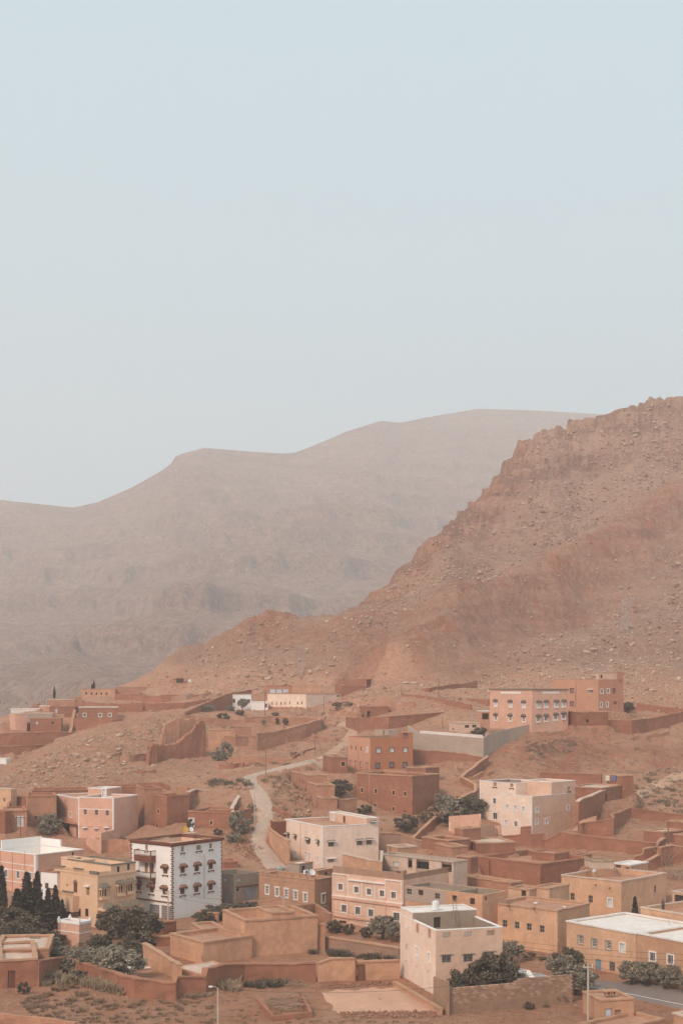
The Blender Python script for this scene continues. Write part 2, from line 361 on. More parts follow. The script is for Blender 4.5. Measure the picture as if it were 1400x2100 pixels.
def win_pieces(style, w, h):
    key = (style, round(w, 2), round(h, 2))
    if key in _wc: return _wc[key]
    S = WS[style]; P = []; hw, hh = w / 2, h / 2
    f = MB()
    if not S.get('bare'):
        t = .06
        f.box(-hw, hw, .09, .16, hh - t, hh); f.box(-hw, hw, .09, .16, -hh, -hh + t); f.box(-hw, -hw + t, .09, .16, -hh + t, hh - t); f.box(hw - t, hw, .09, .16, -hh + t, hh - t)
        for k in range(S['mull'][0]):
            x = -hw + w * (k + 1) / (S['mull'][0] + 1); f.box(x - .025, x + .025, .095, .15, -hh + t, hh - t)
        for k in range(S['mull'][1]):
            z = -hh + h * (k + 1) / (S['mull'][1] + 1); f.box(-hw + t, hw - t, .10, .145, z - .025, z + .025)
    else:
        f.box(-hw, hw, .12, .2, -hh - .02, -hh + .03)
    P.append(('window', f.mesh('window', S['frame']), S['frame']))
    if S.get('sur'):
        s_ = S.get('sw', .16); m = MB(); p = .06
        m.box(-hw - s_, hw + s_, -p, .02, hh, hh + s_); m.box(-hw - s_, hw + s_, -p, .02, -hh - s_, -hh); m.box(-hw - s_, -hw, -p, .02, -hh, hh); m.box(hw, hw + s_, -p, .02, -hh, hh)
        P.append(('surround', m.mesh('surround', S['sur']), S['sur']))
    if S.get('pane'):
        P.append(('pane', MB().box(-hw, hw, .13 if not S.get('bare') else .19, .2, -hh, hh).mesh('pane', S['pane']), S['pane']))
    if S.get('sill'):
        m = MB(); m.box(-hw - .16, hw + .16, -.16, .02, -hh - .3, -hh - .18); m.box(-hw - .12, -hw, -.12, .02, -hh - .46, -hh - .3); m.box(hw, hw + .12, -.12, .02, -hh - .46, -hh - .3)
        P.append(('sill', m.mesh('sill', S['sill']), S['sill']))
    if S.get('hood'):
        H, pj = S['hh'], S['hp']; a = hw + .28; z0 = hh + (.12 if S.get('sur') else .0); m = MB()
        m.add([(-a, -pj, z0), (a, -pj, z0), (a, 0.01, z0), (-a, 0.01, z0), (-a, -pj, z0 + .09), (a, -pj, z0 + .09), (a * .72, -.02, z0 + H), (-a * .72, -.02, z0 + H), (a, .01, z0 + .09), (-a, .01, z0 + .09)],
              [(0, 3, 2, 1), (0, 1, 5, 4), (4, 5, 6, 7), (1, 2, 8, 5), (3, 0, 4, 9), (5, 8, 6), (9, 4, 7)])
        for k in range(7):      # tile ribs on the slope
            x = -a + 2 * a * (k + .5) / 7
            m.tube([(x, -pj - .01, z0 + .10), (x * .72, -.03, z0 + H + .01)], .035, 4)
        P.append(('hood', m.mesh('hood', S.get('hood2', S['hood'])), S.get('hood2', S['hood'])))
        if S.get('hood2'): P.append(('hood_edge', MB().box(-a - .02, a + .02, -pj - .03, -pj - .004, z0 - .06, z0 + .085).mesh('hood_edge', S['hood']), S['hood']))
        elif H > .3:
            m = MB()                # scalloped fringe under the hood
            for k in range(5):
                x = -a + 2 * a * (k + .5) / 5; m.box(x - a * .12, x + a * .12, -pj + .02, -pj + .07, z0 - .16 - .04 * (k % 2), z0 - .003)
            for sx in (-1, 1): m.box(sx * a * .9 - .04, sx * a * .9 + .04, -pj + .05, 0, z0 - .28, z0 - .003)
            P.append(('fringe', m.mesh('fringe', 'frame_brown' if S.get('bay') is None else S['bay']), S.get('bay') or 'frame_brown'))
    if S.get('bay'):
        m = MB(); a = hw + .16; p = .5
        m.box(-a, a, -p, .0, -hh - .32, -hh); m.box(-a - .06, a + .06, -p - .06, 0, -hh - .42, -hh - .323)
        for x in (-a + .06, a - .06, -a / 3, a / 3): m.box(x - .05, x + .05, -p, -p + .1, -hh, hh)
        P.append(('bay', m.mesh('bay', S['bay']), S['bay']))
    if S.get('grille'):
        m = MB()
        for k in range(S['grille']):
            x = -hw + w * (k + .5) / S['grille']; m.box(x - .018, x + .018, .0, .03, -hh, hh)
        for z in (-h / 4, h / 4): m.box(-hw, hw, .031, .05, z - .018, z + .018)
        P.append(('grille', m.mesh('grille', 'frame_grey'), 'frame_grey'))
    _wc[key] = P
    return P
_wj = {}
def win_joined(style, w, h):
    key = (style, round(w, 2), round(h, 2))
    if key not in _wj:
        P = win_pieces(style, w, h); me = bpy.data.meshes.new('window'); V = []; Fc = []; mi = []
        for k, (nm, m, mt) in enumerate(P):
            b = len(V); V += [tuple(v.co) for v in m.vertices]
            for p in m.polygons: Fc.append(tuple(i + b for i in p.vertices)); mi.append(k)
            me.materials.append(M[mt])
        me.from_pydata(V, [], Fc); me.polygons.foreach_set('material_index', mi); me.update(); _wj[key] = me
    return _wj[key]
def block(parent, x0, y0, z0, lx, ly, h, mat, roofmat, par, hR, hL, cap, capmat, jit, off, names=('wall', 'roof', 'coping'), thick=.3, found=3.0, lining=None, co=.09, ch=.16, matL=None, roof=True):
    """four walls with openings on the two seen faces, parapet, roof, coping; returns the wall part"""
    zt = z0 + h; zr = zt - par
    mb = MB(); mbL = MB() if matL else mb
    facegrid(mb, lambda u, z, i: (x0 + u, y0 + i, z), lx, z0 - found, zt, hR)
    facegrid(mbL, lambda u, z, i: (x0 + i, y0 + u, z), ly, z0 - found, zt, hL)
    facegrid(mb, lambda u, z, i: (x0 + lx - i, y0 + u, z), ly, z0 - found, zt, [])
    facegrid(mb, lambda u, z, i: (x0 + u, y0 + ly - i, z), lx, z0 - found, zt, [])
    t = thick
    ml = MB() if lining else mb
    if par > .02:
        bx0, bx1, by0, by1 = x0 + t, x0 + lx - t, y0 + t, y0 + ly - t
        facegrid(ml, lambda u, z, i: (bx0 + u, by0, z), bx1 - bx0, zr - .3, zt, [h for h in ((q[0] - t, q[1] - t, q[2], q[3]) for q in hR) if h[2] > zr and h[0] > 0 and h[1] < bx1 - bx0])
        facegrid(ml, lambda u, z, i: (bx0, by0 + u, z), by1 - by0, zr - .3, zt, [h for h in ((q[0] - t, q[1] - t, q[2], q[3]) for q in hL) if h[2] > zr and h[0] > 0 and h[1] < by1 - by0])
        facegrid(ml, lambda u, z, i: (bx1, by0 + u, z), by1 - by0, zr - .3, zt, [])
        facegrid(ml, lambda u, z, i: (bx0 + u, by1, z), bx1 - bx0, zr - .3, zt, [])
        sheet(mb, x0, x0 + lx, y0, by0, zt); sheet(mb, x0, x0 + lx, by1, y0 + ly, zt); sheet(mb, x0, bx0, by0, by1, zt); sheet(mb, bx1, x0 + lx, by0, by1, zt)
    wall = mb.build(names[0], mat, parent, jit=jit, off=off)
    sub = parent if names[0] == 'wall' else wall
    if matL: mbL.build(names[0], matL, parent, jit=jit, off=off)
    if lining and par > .02: ml.build('parapet_lining', lining, sub, jit=jit, off=off)
    if roof:
        m = MB(); e = t * .5 if par > .02 else 0
        sheet(m, x0 + e, x0 + lx - e, y0 + e, y0 + ly - e, zr if par > .02 else zt)
        m.build(names[1], roofmat, sub, jit=max(jit, .03), off=off)
    if cap:
        m = MB(); zc0, zc1 = zt - .03, zt + ch; e = co
        if par > .02:
            q = t + .04
            bar(m, x0 - e, x0 + lx + e, y0 - e, y0 + q, zc0, zc1); bar(m, x0 - e, x0 + lx + e, y0 + ly - q, y0 + ly + e, zc0, zc1)
            bar(m, x0 - e, x0 + q, y0 + q + .002, y0 + ly - q - .002, zc0, zc1); bar(m, x0 + lx - q, x0 + lx + e, y0 + q + .002, y0 + ly - q - .002, zc0, zc1)
        else:
            xs = cuts(x0 - e, x0 + lx + e, [], 1.3)
            for a, b in zip(xs, xs[1:]): bar(m, a, b, y0 - e, y0 + ly + e, zt + .002, zt + ch)
        m.build(names[2], capmat, sub, jit=max(jit * .9, .02), off=off)
    return wall
HOUSES = {}
class House:
    def __init__(s, name, label, c, L, C, Rr, base, mat, d=None, th=None, cat='house', group=None, LR=None, LL=None, plat=1.2, **kw):
        pL = px(c, L) if L else None; pC = px(c, C); pR = px(c, Rr) if Rr else None; pb = (pC[0], px(c, (0, base))[1])
        s.c = c; s.mat = mat; s.kw = kw
        s.d = d = d if d else hit(pb)
        cor = at(pC, d); zb = at(pb, d).z; s.H = cor.z - zb
        def ang(p):
            dd = d * (pC[1] - HZ) / (p[1] - HZ); q = at(p, dd) - cor; return math.degrees(math.atan2(q.y, q.x))
        if th is None:
            ts = []
            if pR: ts.append(ang(pR))
            if pL: ts.append(ang(pL) - 90)
            th = sum(ts) / len(ts)
        th = min(82, max(6, th)); s.th = R(th); cs, sn = math.cos(s.th), math.sin(s.th)
        s.org = Vector((cor.x, cor.y, zb)); s.cs, s.sn = cs, sn
        lx, ly = s.lens((cor.x, cor.y), pL[0] if pL else None, pR[0] if pR else None)
        s.LX = LR or lx; s.LY = LL or ly
        if not (1.0 < s.LX < 45 and 1.0 < s.LY < 45): print('SIZE?', label, round(s.LX, 1), round(s.LY, 1), 'th', round(th, 1))
        s.LX = min(30, max(1.5, s.LX)); s.LY = min(30, max(1.5, s.LY))
        if kw.get('dbg'): print(label, 'd', round(d, 1), 'th', round(th), 'LX', round(s.LX, 1), 'LY', round(s.LY, 1), 'H', round(s.H, 1), 'z', round(zb, 1))
        s.root = thing(name, label, cat, s.org, s.th, group)
        s.hR = []; s.hL = []; s.wins = []; s.par = kw.get('par', .5); s.zr = s.H - s.par
        if plat: PLATFORMS.append((s.org.x, s.org.y, s.th, s.LX, s.LY, zb, plat))
        HOUSES[label] = s
    def lens(s, xy, pl, pr):
        x0, d = xy; lx = ly = 6.0
        if pr is not None: k = (pr - 700) / F; lx = (k * d - x0) / (s.cs - k * s.sn)
        if pl is not None: k = (pl - 700) / F; ly = (x0 - k * d) / (s.sn + k * s.cs)
        return lx, ly
    def ray(s, p):
        o = Vector((0, 0, CZ)) - s.org; d = Vector(((p[0] - 700) / F, 1, -(p[1] - HZ) / F))
        f = lambda v: Vector((v.x * s.cs + v.y * s.sn, -v.x * s.sn + v.y * s.cs, v.z))
        return f(o), f(d)
    def loc(s, face, p, c=None, off=0.0):
        o, d = s.ray(px(c or s.c, p))
        if face == 'R': t = (off - o.y) / d.y; q = o + d * t; return q.x, q.z
        t = (off - o.x) / d.x; q = o + d * t; return q.y, q.z
    def onz(s, p, z, c=None):
        o, d = s.ray(px(c or s.c, p)); q = o + d * ((z - o.z) / d.z); return q.x, q.y
    def world(s, x, y, z): return Vector((s.org.x + x * s.cs - y * s.sn, s.org.y + x * s.sn + y * s.cs, s.org.z + z))
    def win(s, face, pts, w, h, style='plain', c=None, sub=None, off=0.0):
        """openings at photo points on the seen faces, w x h metres"""
        lim = s.LX if face == 'R' else s.LY
        for p in pts:
            u, z = s.loc(face, p, c, off)
            if sub is None:
                u = min(max(u, w / 2 + .12), lim - w / 2 - .12)
                if z + h / 2 > s.H - .08: z = s.H - .08 - h / 2
                (s.hR if face == 'R' else s.hL).append((u - w / 2, u + w / 2, z - h / 2, z + h / 2))
            s.wins.append((face, u, z, w, h, style, sub, off))
        return s
    def tower(s, C, Lx, Rx, top, mat=None, c=None, name='roof_room', snap=None, par=.25, cap=True, roofmat=None, wins=(), z0=None, back=None, right=None, jit=None, capmat=None, found=.4, **kw):
        """room on the roof: C = photo point of its near lower corner on the roof; Lx, Rx = photo x of its ends; top = photo y of the near upper corner"""
        cc = c or s.c; z0 = s.zr if z0 is None else z0
        if snap == 'L': y, _ = s.loc('L', (C[0], C[1]), cc, .012); x = .012
        elif snap == 'R': x, _ = s.loc('R', (C[0], C[1]), cc, .012); y = .012
        else: x, y = s.onz(C, z0, cc)
        x = max(x, .012); y = max(y, .012)
        wp = s.world(x, y, z0)
        lx, ly = s.lens((wp.x, wp.y), px(cc, (Lx, 0))[0], px(cc, (Rx, 0))[0])
        if back: ly = s.LY - y - .012
        if right: lx = s.LX - x - .012
        lx = min(max(lx, .8), 14); ly = min(max(ly, .8), 14)
        if x + lx > s.LX + .01 or y + ly > s.LY + .01: found = z0 + 2.5
        zt = CZ - (px(cc, (0, top))[1] - HZ) * wp.y / F - s.org.z; h = max(.4, zt - z0)
        hR = []; hL = []; ww = []
        for face, p, w, hh, st in wins:
            u, z = s.loc(face, p, cc, y if face == 'R' else x); a = x if face == 'R' else y; ln = lx if face == 'R' else ly
            u = min(max(u, a + w / 2 + .1), a + ln - w / 2 - .1); z = min(max(z, z0 + hh / 2 + .05), z0 + h - hh / 2 - .08)
            (hR if face == 'R' else hL).append((u - a - w / 2, u - a + w / 2, z - hh / 2, z + hh / 2)); ww.append((face, u, z, w, hh, st, x if face == 'L' else y))
        k = s.kw
        wall = block(s.root, x, y, z0, lx, ly, h, mat or s.mat, roofmat or k.get('roofmat', 'roof_earth'), par, hR, hL, cap, capmat or k.get('capmat', 'coping'),
                     k.get('jit', .0) if jit is None else jit, s.org, (name, 'roof', 'coping'), found=found, co=k.get('co', .09), ch=k.get('ch', .16), **kw)
        for face, u, z, w, hh, st, o in ww:
            q = link('window', win_joined(st, w, hh), wall)
            q.location = (u, o, z) if face == 'R' else (o, u, z); q.rotation_euler = (0, 0, 0 if face == 'R' else -math.pi / 2)
        s.last = (x, y, z0, lx, ly, h); return s
    def trim(s, face, a, b, z0, z1, mat='white_trim', name='trim', proud=.05, c=None):
        """flat strip on a face, local metres"""
        m = MB()
        m.box(a, b, -proud, -.002, z0, z1) if face == 'R' else m.box(-proud, -.002, a, b, z0, z1)
        m.build(name, mat, s.root); return s
    def band(s, face, p, h=.16, mat='white_trim', a=None, b=None, c=None, proud=.05, name='string_course'):
        u, z = s.loc(face, p, c); ln = s.LX if face == 'R' else s.LY
        return s.trim(face, -proud if a is None else a, ln if b is None else b, z - h / 2, z + h / 2, mat, name, proud)
    def pil(s, face, x, y0, y1, w=.22, mat='white_trim', c=None, proud=.06, name='pilaster'):
        u, z0 = s.loc(face, (x, y0), c); _, z1 = s.loc(face, (x, y1), c)
        return s.trim(face, u - w / 2, u + w / 2, min(z0, z1), max(z0, z1), mat, name, proud)
    def corner(s, w=.22, mat='white_trim', z0=0.0, z1=None, proud=.055):
        z1 = s.H if z1 is None else z1; m = MB(); m.box(-proud, w, -proud, -.002, z0, z1); m.box(-proud, -.002, 0, w, z0, z1); m.build('corner_trim', mat, s.root); return s
    def add(s, mb, name, mat, jit=0.0): mb.build(name, mat, s.root, jit=jit, off=s.org); return s
    def build(s):
        k = s.kw
        block(s.root, 0, 0, 0, s.LX, s.LY, s.H, s.mat, k.get('roofmat', 'roof_earth'), s.par, s.hR, s.hL, k.get('cap', True), k.get('capmat', 'coping'),
              k.get('jit', 0.0), s.org, thick=k.get('thick', .3), found=k.get('found', 3.5), lining=k.get('lining'), co=k.get('co', .09), ch=k.get('ch', .16), matL=k.get('matL'), roof=k.get('roof', True))
        for face, u, z, w, h, st, sub, off in s.wins:
            P = win_pieces(st, w, h); r = None
            for nm, me, _ in P:
                o = link(nm if nm != 'window' or 'door' not in st else 'door', me, s.root if r is None else r)
                if r is None:
                    r = o; o.location = (u, off, z) if face == 'R' else (off, u, z); o.rotation_euler = (0, 0, 0 if face == 'R' else -math.pi / 2)
        return s
def adobe(label, c, L, C, Rr, base, mat='adobe', name='mud_brick_house', **kw):
    kw.setdefault('jit', .10); kw.setdefault('par', .45); kw.setdefault('capmat', 'coping_red'); kw.setdefault('co', .10); kw.setdefault('ch', .2); kw.setdefault('thick', .42)
    return House(name, label, c, L, C, Rr, base, mat, **kw)
def wall_run(label, c, pts, mat='adobe', th=.5, cap='coping_red', name='boundary_wall', jit=.15, cat='wall', group=None, found=2.0, step=1.2, co=.10, ch=.18):
    """free-standing wall along photo points (x, y of top, y of foot[, distance])"""
    W = []
    for q in pts:
        a = px(c, (q[0], q[1])); b = px(c, (q[0], q[2])); d = q[3] if len(q) > 3 else hit(b)
        W.append((at(a, d), at(b, d).z))
    o = Vector((W[0][0].x, W[0][0].y, W[0][1])); root = thing(name, label, cat, o, 0, group); root['kind'] = 'thing'
    n = len(W); off = []
    for i in range(n):
        t = Vector((0, 0, 0))
        for a, b in ((i - 1, i), (i, i + 1)):
            if a >= 0 and b < n:
                e = (W[b][0] - W[a][0]); e.z = 0
                if e.length > .05: t += e.normalized()
        t.normalize(); off.append(Vector((-t.y, t.x, 0)))
    def sect(w, lift0, top):
        mb = MB(); prev = None
        for i in range(n - 1):
            a, b = W[i], W[i + 1]; L = (b[0] - a[0]).length; k = max(1, int(L / step))
            for j in range(k + 1):
                if j == 0 and i > 0: continue
                f = j / k; p = a[0].lerp(b[0], f); nv = off[i].lerp(off[i + 1], f).normalized() * w; zt = p.z; zf = a[1] + (b[1] - a[1]) * f
                if top: zs = [zt - .02, zt + ch]
                else: zs = [zf - found, zf, zf + (zt - zf) * .5, zt]
                ring = [p - nv * .0 + Vector((0, 0, z - p.z)) - nv for z in zs] + [p + Vector((0, 0, z - p.z)) + nv for z in reversed(zs)]
                ring = [r - o for r in ring]; base = len(mb.v); mb.v += [tuple(r) for r in ring]; m = len(ring)
                if prev is not None:
                    for q in range(m): mb.f.append((prev + q, base + q, base + (q + 1) % m, prev + (q + 1) % m))
                else: mb.f.append(tuple(base + q for q in range(m)))
                prev = base
        mb.f.append(tuple(prev + q for q in range(len(ring) - 1, -1, -1)))
        return mb
    sect(th / 2, 0, False).build('wall', mat, root, jit=jit, off=o)
    if cap: sect(th / 2 + co, 0, True).build('coping', cap, root, jit=jit, off=o)
    return root
# ------------------------------------------------------------------ paved ways (centre lines first, so that the ground is levelled under them)
PATH_PX = [(672, 1552, 8), (640, 1561, 8), (600, 1570, 8), (560, 1579, 11), (528, 1586, 15), (508, 1594, 17), (510, 1602, 18), (522, 1613, 16), (533, 1630, 15), (540, 1650, 15), (544, 1672, 15), (542, 1695, 15), (530, 1712, 18), (530, 1730, 22), (545, 1752, 25), (570, 1782, 27)]
def track_pts(P): return [at(p[:2], hit(p[:2])) for p in P]
PATH = track_pts(PATH_PX); TRACKS.append((PATH, 2.0))
_r = [(1160, 2010), (1250, 2026), (1330, 2042), (1420, 2060), (1600, 2098)]
ROAD = [at(p, hit(p)) for p in _r]; TRACKS.append((ROAD, 3.2))
_r2 = [(1400, 1585), (1330, 1620), (1270, 1650), (1200, 1690), (1180, 1706)]
TRK2 = [at(p, hit(p)) for p in ((700, 1482), (728, 1490), (720, 1508), (700, 1530), (672, 1552))]; TRACKS.append((TRK2, 1.7))
LANE = [at(p, hit(p)) for p in _r2]; TRACKS.append((LANE, 2.0))
# ------------------------------------------------------------------ buildings, nearest the valley road first
# white house with brown trim
h = House('white_house', 'tall white house with brown window hoods and stacked balconies', 'w', (55, 140), (545, 190), (1140, 118), 1085, 'white_plaster', par=.9, cap=False, roofmat='roof_pale', lining='pale_pink')
h.win('R', [(670, 485), (838, 465), (1005, 440), (668, 738), (835, 715), (1003, 690)], .95, 1.05, 'brownhood')
h.win('L', [(463, 495), (145, 692), (300, 722), (455, 745)], .95, 1.05, 'brownhood')
h.win('R', [(668, 238), (1005, 200)], .62, .8, 'bricked'); h.win('R', [(862, 222)], 1.0, .7, 'bricked'); h.win('L', [(237, 222)], .6, .8, 'bricked')
h.win('L', [(298, 470)], .95, 1.6, 'doorb'); h.win('L', [(236, 465)], .7, 1.6, 'dooryellow')
h.win('L', [(330, 1005)], 2.3, 2.6, 'garage'); h.win('L', [(450, 1015)], 1.35, 2.5, 'garage'); h.win('L', [(532, 1025)], 1.0, 2.4, 'garage')
m = MB(); e = .28
for k, (z0, z1, q) in enumerate(((-.28, -.1, .14), (-.1, .12, .28), (.12, .22, .2))):
    bar(m, -q, h.LX + q, -q, .30, h.H + z0, h.H + z1 - .002); bar(m, -q, .30, .302, h.LY + q, h.H + z0, h.H + z1 - .002); bar(m, h.LX - .3, h.LX + q, .302, h.LY + q, h.H + z0, h.H + z1 - .002); bar(m, .302, h.LX - .302, h.LY - .3, h.LY + q, h.H + z0, h.H + z1 - .002)
h.add(m, 'cornice', 'brown_trim')
n_q = int(h.H / .32)
for nm, fx in (('near', lambda z, s_: (-.05, .30 if s_ else .17, -.05, .30 if not s_ else .17)),):
    m = MB()
    for k in range(n_q):
        x0, x1, y0, y1 = fx(0, k % 2); z = k * .32; m.box(x0, x1, y0, -.002, z, z + .2); m.box(x0, -.002, 0, y1, z, z + .2)
    h.add(m, 'quoins', 'brown_trim')
m = MB()
for k in range(n_q): m.box(h.LX - (.3 if k % 2 else .16), h.LX + .04, -.04, -.002, k * .32, k * .32 + .2)
h.add(m, 'quoins', 'brown_trim')
m = MB()
for k in range(n_q): m.box(-.04, -.002, h.LY - (.3 if k % 2 else .16), h.LY + .04, k * .32, k * .32 + .2)
h.add(m, 'quoins', 'brown_trim')
_, zb1 = h.loc('L', (250, 845)); h.trim('L', 0, h.LY, zb1 - .1, zb1 + .08, 'brown_trim', 'string_course', .12)
def balcony(h, u0, u1, zf, proj, rail_h, slab_mat, name='balcony', solid=.0, n=14, posts=None):
    m = MB(); m.box(-proj, -.003, u0, u1, zf - .16, zf)
    if solid: m.box(-proj, -proj + .08, u0, u1, zf - solid, zf - .163); m.box(-proj + .083, -.003, u0, u0 + .08, zf - solid, zf - .163); m.box(-proj + .083, -.003, u1 - .08, u1, zf - solid, zf - .163)
    s_ = m.build(name, slab_mat, h.root)
    r_ = MB()
    for k in range(n):
        u = u0 + (u1 - u0) * (k + .5) / n; r_.box(-proj + .02, -proj + .08, u - .03, u + .03, zf + .003, zf + rail_h)
    for k in range(4):
        x = -proj + .1 + (proj - .15) * (k + .5) / 4; r_.box(x - .03, x + .03, u0 + .02, u0 + .08, zf + .003, zf + rail_h); r_.box(x - .03, x + .03, u1 - .08, u1 - .02, zf + .003, zf + rail_h)
    r_.build('balusters', 'white_trim', s_)
    t_ = MB(); t_.box(-proj - .02, -proj + .10, u0 - .02, u1 + .02, zf + rail_h + .002, zf + rail_h + .1); t_.box(-proj + .102, 0, u0 - .02, u0 + .1, zf + rail_h + .002, zf + rail_h + .1); t_.box(-proj + .102, 0, u1 - .1, u1 + .02, zf + rail_h + .002, zf + rail_h + .1)
    for u in (u0, u1 - .12): t_.box(-proj, -proj + .12, u, u + .12, zf + .003, zf + (posts or rail_h))
    t_.build('handrail', 'brown_trim', s_)
    for u in (u0 + .1, u1 - .3):
        b_ = MB(); b_.add([(-.003, u, zf - .17), (-proj * .9, u, zf - .17), (-.003, u, zf - .95), (-.003, u + .18, zf - .17), (-proj * .9, u + .18, zf - .17), (-.003, u + .18, zf - .95)], [(0, 2, 1), (3, 4, 5), (0, 1, 4, 3), (1, 2, 5, 4), (2, 0, 3, 5)])
        b_.build('bracket', 'brown_trim', s_)
    return s_
ua, za = h.loc('L', (350, 585)); ub, _ = h.loc('L', (150, 560)); _, zc = h.loc('L', (300, 318))
balcony(h, ua, ub, za, 1.1, .8, 'brown_trim', posts=zc - za - 1.0)
balcony(h, ua, ub, zc + .05, 1.1, .7, 'brown_trim', solid=.95)
h.tower((520, 150), 480, 830, 88, 'pale_pink', par=.1, cap=True, roofmat='roof_pale', capmat='pale_pink', wins=(('L', (604, 130), .55, .55, 'void'),), back=True)
h.add(MB().tube([(h.loc('R', (925, 310))[0], -.06, h.loc('R', (925, 310))[1]), (h.loc('R', (925, 310))[0], -.06, h.loc('R', (925, 830))[1])], .05, 5), 'drainpipe', 'pole_concrete')
h.build(); WHITE = h
# ochre villa
h = House('ochre_villa', 'ochre villa with green tiled hoods, roof balustrades and pointed arch', 'y', (308, 268), (818, 335), (1275, 250), 950, 'ochre_render', par=.35, cap=True, capmat='ochre_render', roofmat='roof_pale', th=47)
h.tower((978, 305), 700, 1275, 205, snap='R', par=.5, right=True, back=True, cap=True, capmat='tile_green', roofmat='roof_pale', wins=(('R', (1068, 250), .5, .9, 'plain'), ('R', (1190, 222), .5, .9, 'plain')))
h.tower((640, 290), 385, 790, 150, par=.12, cap=True, capmat='ochre_render', roofmat='roof_pale', wins=(('R', (628, 222), .6, 1.4, 'dooryellow'),))
h.win('R', [(890, 520), (1085, 478), (1200, 455)], 1.15, 1.35, 'baygreen')
h.win('L', [(555, 458)], .95, 1.75, 'doorb'); h.win('L', [(705, 508)], .75, 1.25, 'dooryellow'); h.win('L', [(455, 438)], .3, .4, 'void')
h.win('L', [(470, 755), (600, 768), (690, 768)], .8, 1.15, 'plain')
u0, z0 = h.loc('L', (700, 455)); h.add(MB().box(-.3, -.002, u0 - .55, u0 + .55, z0 - .05, z0 + .18), 'door_hood', 'white_trim')
u0, z0 = h.loc('L', (555, 388)); h.add(MB().add([(-.08, u0 - .6, z0 - .35), (-.08, u0 + .6, z0 - .35), (-.08, u0, z0 + .25), (-.002, u0 - .6, z0 - .35), (-.002, u0 + .6, z0 - .35), (-.002, u0, z0 + .25)], [(0, 1, 2), (0, 3, 4, 1), (1, 4, 5, 2), (2, 5, 3, 0)]), 'arch_gable', 'tile_brown')
ua, za = h.loc('L', (600, 570)); ub, _ = h.loc('L', (205, 520)); _, zl = h.loc('L', (520, 660))
ub = min(ub, h.LY)
m = MB(); m.box(-1.2, -.003, ua, ub, zl - 1.0, za); m.build('balcony', 'ochre_render', h.root)
s_ = MB(); n_ = 20
for k in range(n_):
    u = ua + (ub - ua) * (k + .5) / n_; s_.box(-1.16, -1.06, u - .06, u + .06, za + .003, za + .55)
o = s_.build('balustrade', 'ochre_render', h.root); t_ = MB(); t_.box(-1.25, -1.0, ua - .05, ua + (ub - ua) * .42, za + .553, za + .75); t_.box(-1.25, -1.0, ua + (ub - ua) * .62, ub + .05, za + .553, za + .75); t_.build('tile_coping', 'tile_green', o)
m = MB(); n_ = 30
for k in range(n_):
    u = h.LY * (k + .5) / n_
    if .22 < (k + .5) / n_ < .9: m.box(.05, .17, u - .07, u + .07, h.H + .16, h.H + .62)
for k in range(10): u = h.loc('R', (970, 300))[0] * (k + .5) / 10; m.box(u - .07, u + .07, .05, .17, h.H + .16, h.H + .62)
o = m.build('roof_balustrade', 'ochre_render', h.root)
t_ = MB(); t_.box(-.08, .3, 0, h.LY * .18, h.H + .165, h.H + .66); t_.box(-.12, .35, h.LY * .35, h.LY * .55, h.H + .623, h.H + .8); t_.box(-.12, .35, h.LY * .78, h.LY, h.H + .623, h.H + .8); t_.build('tile_coping', 'tile_green', o)
# arcade along the ground floor of the street side
ux, zt = h.loc('R', (860, 700)); m = MB(); pj = 1.9; a1 = h.LX - .05; zt = zt - .1; zf = zt - 2.6
m.box(0.02, a1, -pj, -.003, zt - .35, zt); m.box(.02, a1, -pj, -.003, zf - 1.2, zf)
for k in range(8): u = .1 + (a1 - .2) * k / 7; m.box(u - .1, u + .1, -pj, -pj + .2, zf + .002, zt - .352)
for k in range(7):
    u0 = .1 + (a1 - .2) * k / 7; u1 = .1 + (a1 - .2) * (k + 1) / 7; um = (u0 + u1) / 2
    m.add([(u0 + .1, -pj + .02, zt - .353), (u0 + .1, -pj + .02, zt - .95), (um, -pj + .02, zt - .353), (u0 + .1, -pj + .15, zt - .353), (u0 + .1, -pj + .15, zt - .95), (um, -pj + .15, zt - .353)], [(0, 1, 2), (3, 5, 4), (1, 4, 5, 2)])
    m.add([(u1 - .1, -pj + .02, zt - .353), (u1 - .1, -pj + .02, zt - .95), (um, -pj + .02, zt - .353), (u1 - .1, -pj + .15, zt - .353), (u1 - .1, -pj + .15, zt - .95), (um, -pj + .15, zt - .353)], [(0, 2, 1), (3, 4, 5), (2, 5, 4, 1)])
o = m.build('arcade', 'ochre_render', h.root)
for f0 in (.13, .52, .8):
    u = a1 * f0; q = MB().add([(u - .9, -pj - .5, zt + .05), (u + .9, -pj - .5, zt + .05), (u + .6, -pj + .6, zt + .85), (u - .6, -pj + .6, zt + .85), (u - .9, -pj + .8, zt + .05), (u + .9, -pj + .8, zt + .05)], [(0, 1, 2, 3), (1, 5, 2), (0, 3, 4), (3, 2, 5, 4), (0, 4, 5, 1)])
    for k in range(8): x = u - .9 + 1.8 * (k + .5) / 8; q.tube([(x, -pj - .5, zt + .08), (u + (x - u) * .66, -pj + .6, zt + .87)], .04, 4)
    q.build('tile_hood', 'tile_green', o)
h.build(); VILLA = h
h = House('white_annex', 'small white annex wedged between the ochre villa and the pink block', 'y', (142, 268), (335, 292), (420, 272), 640, 'white_plaster', d=VILLA.d + 6, par=.4, capmat='coping_red', LR=6); h.win('L', [(212, 447)], .7, .85, 'doorb'); h.build()
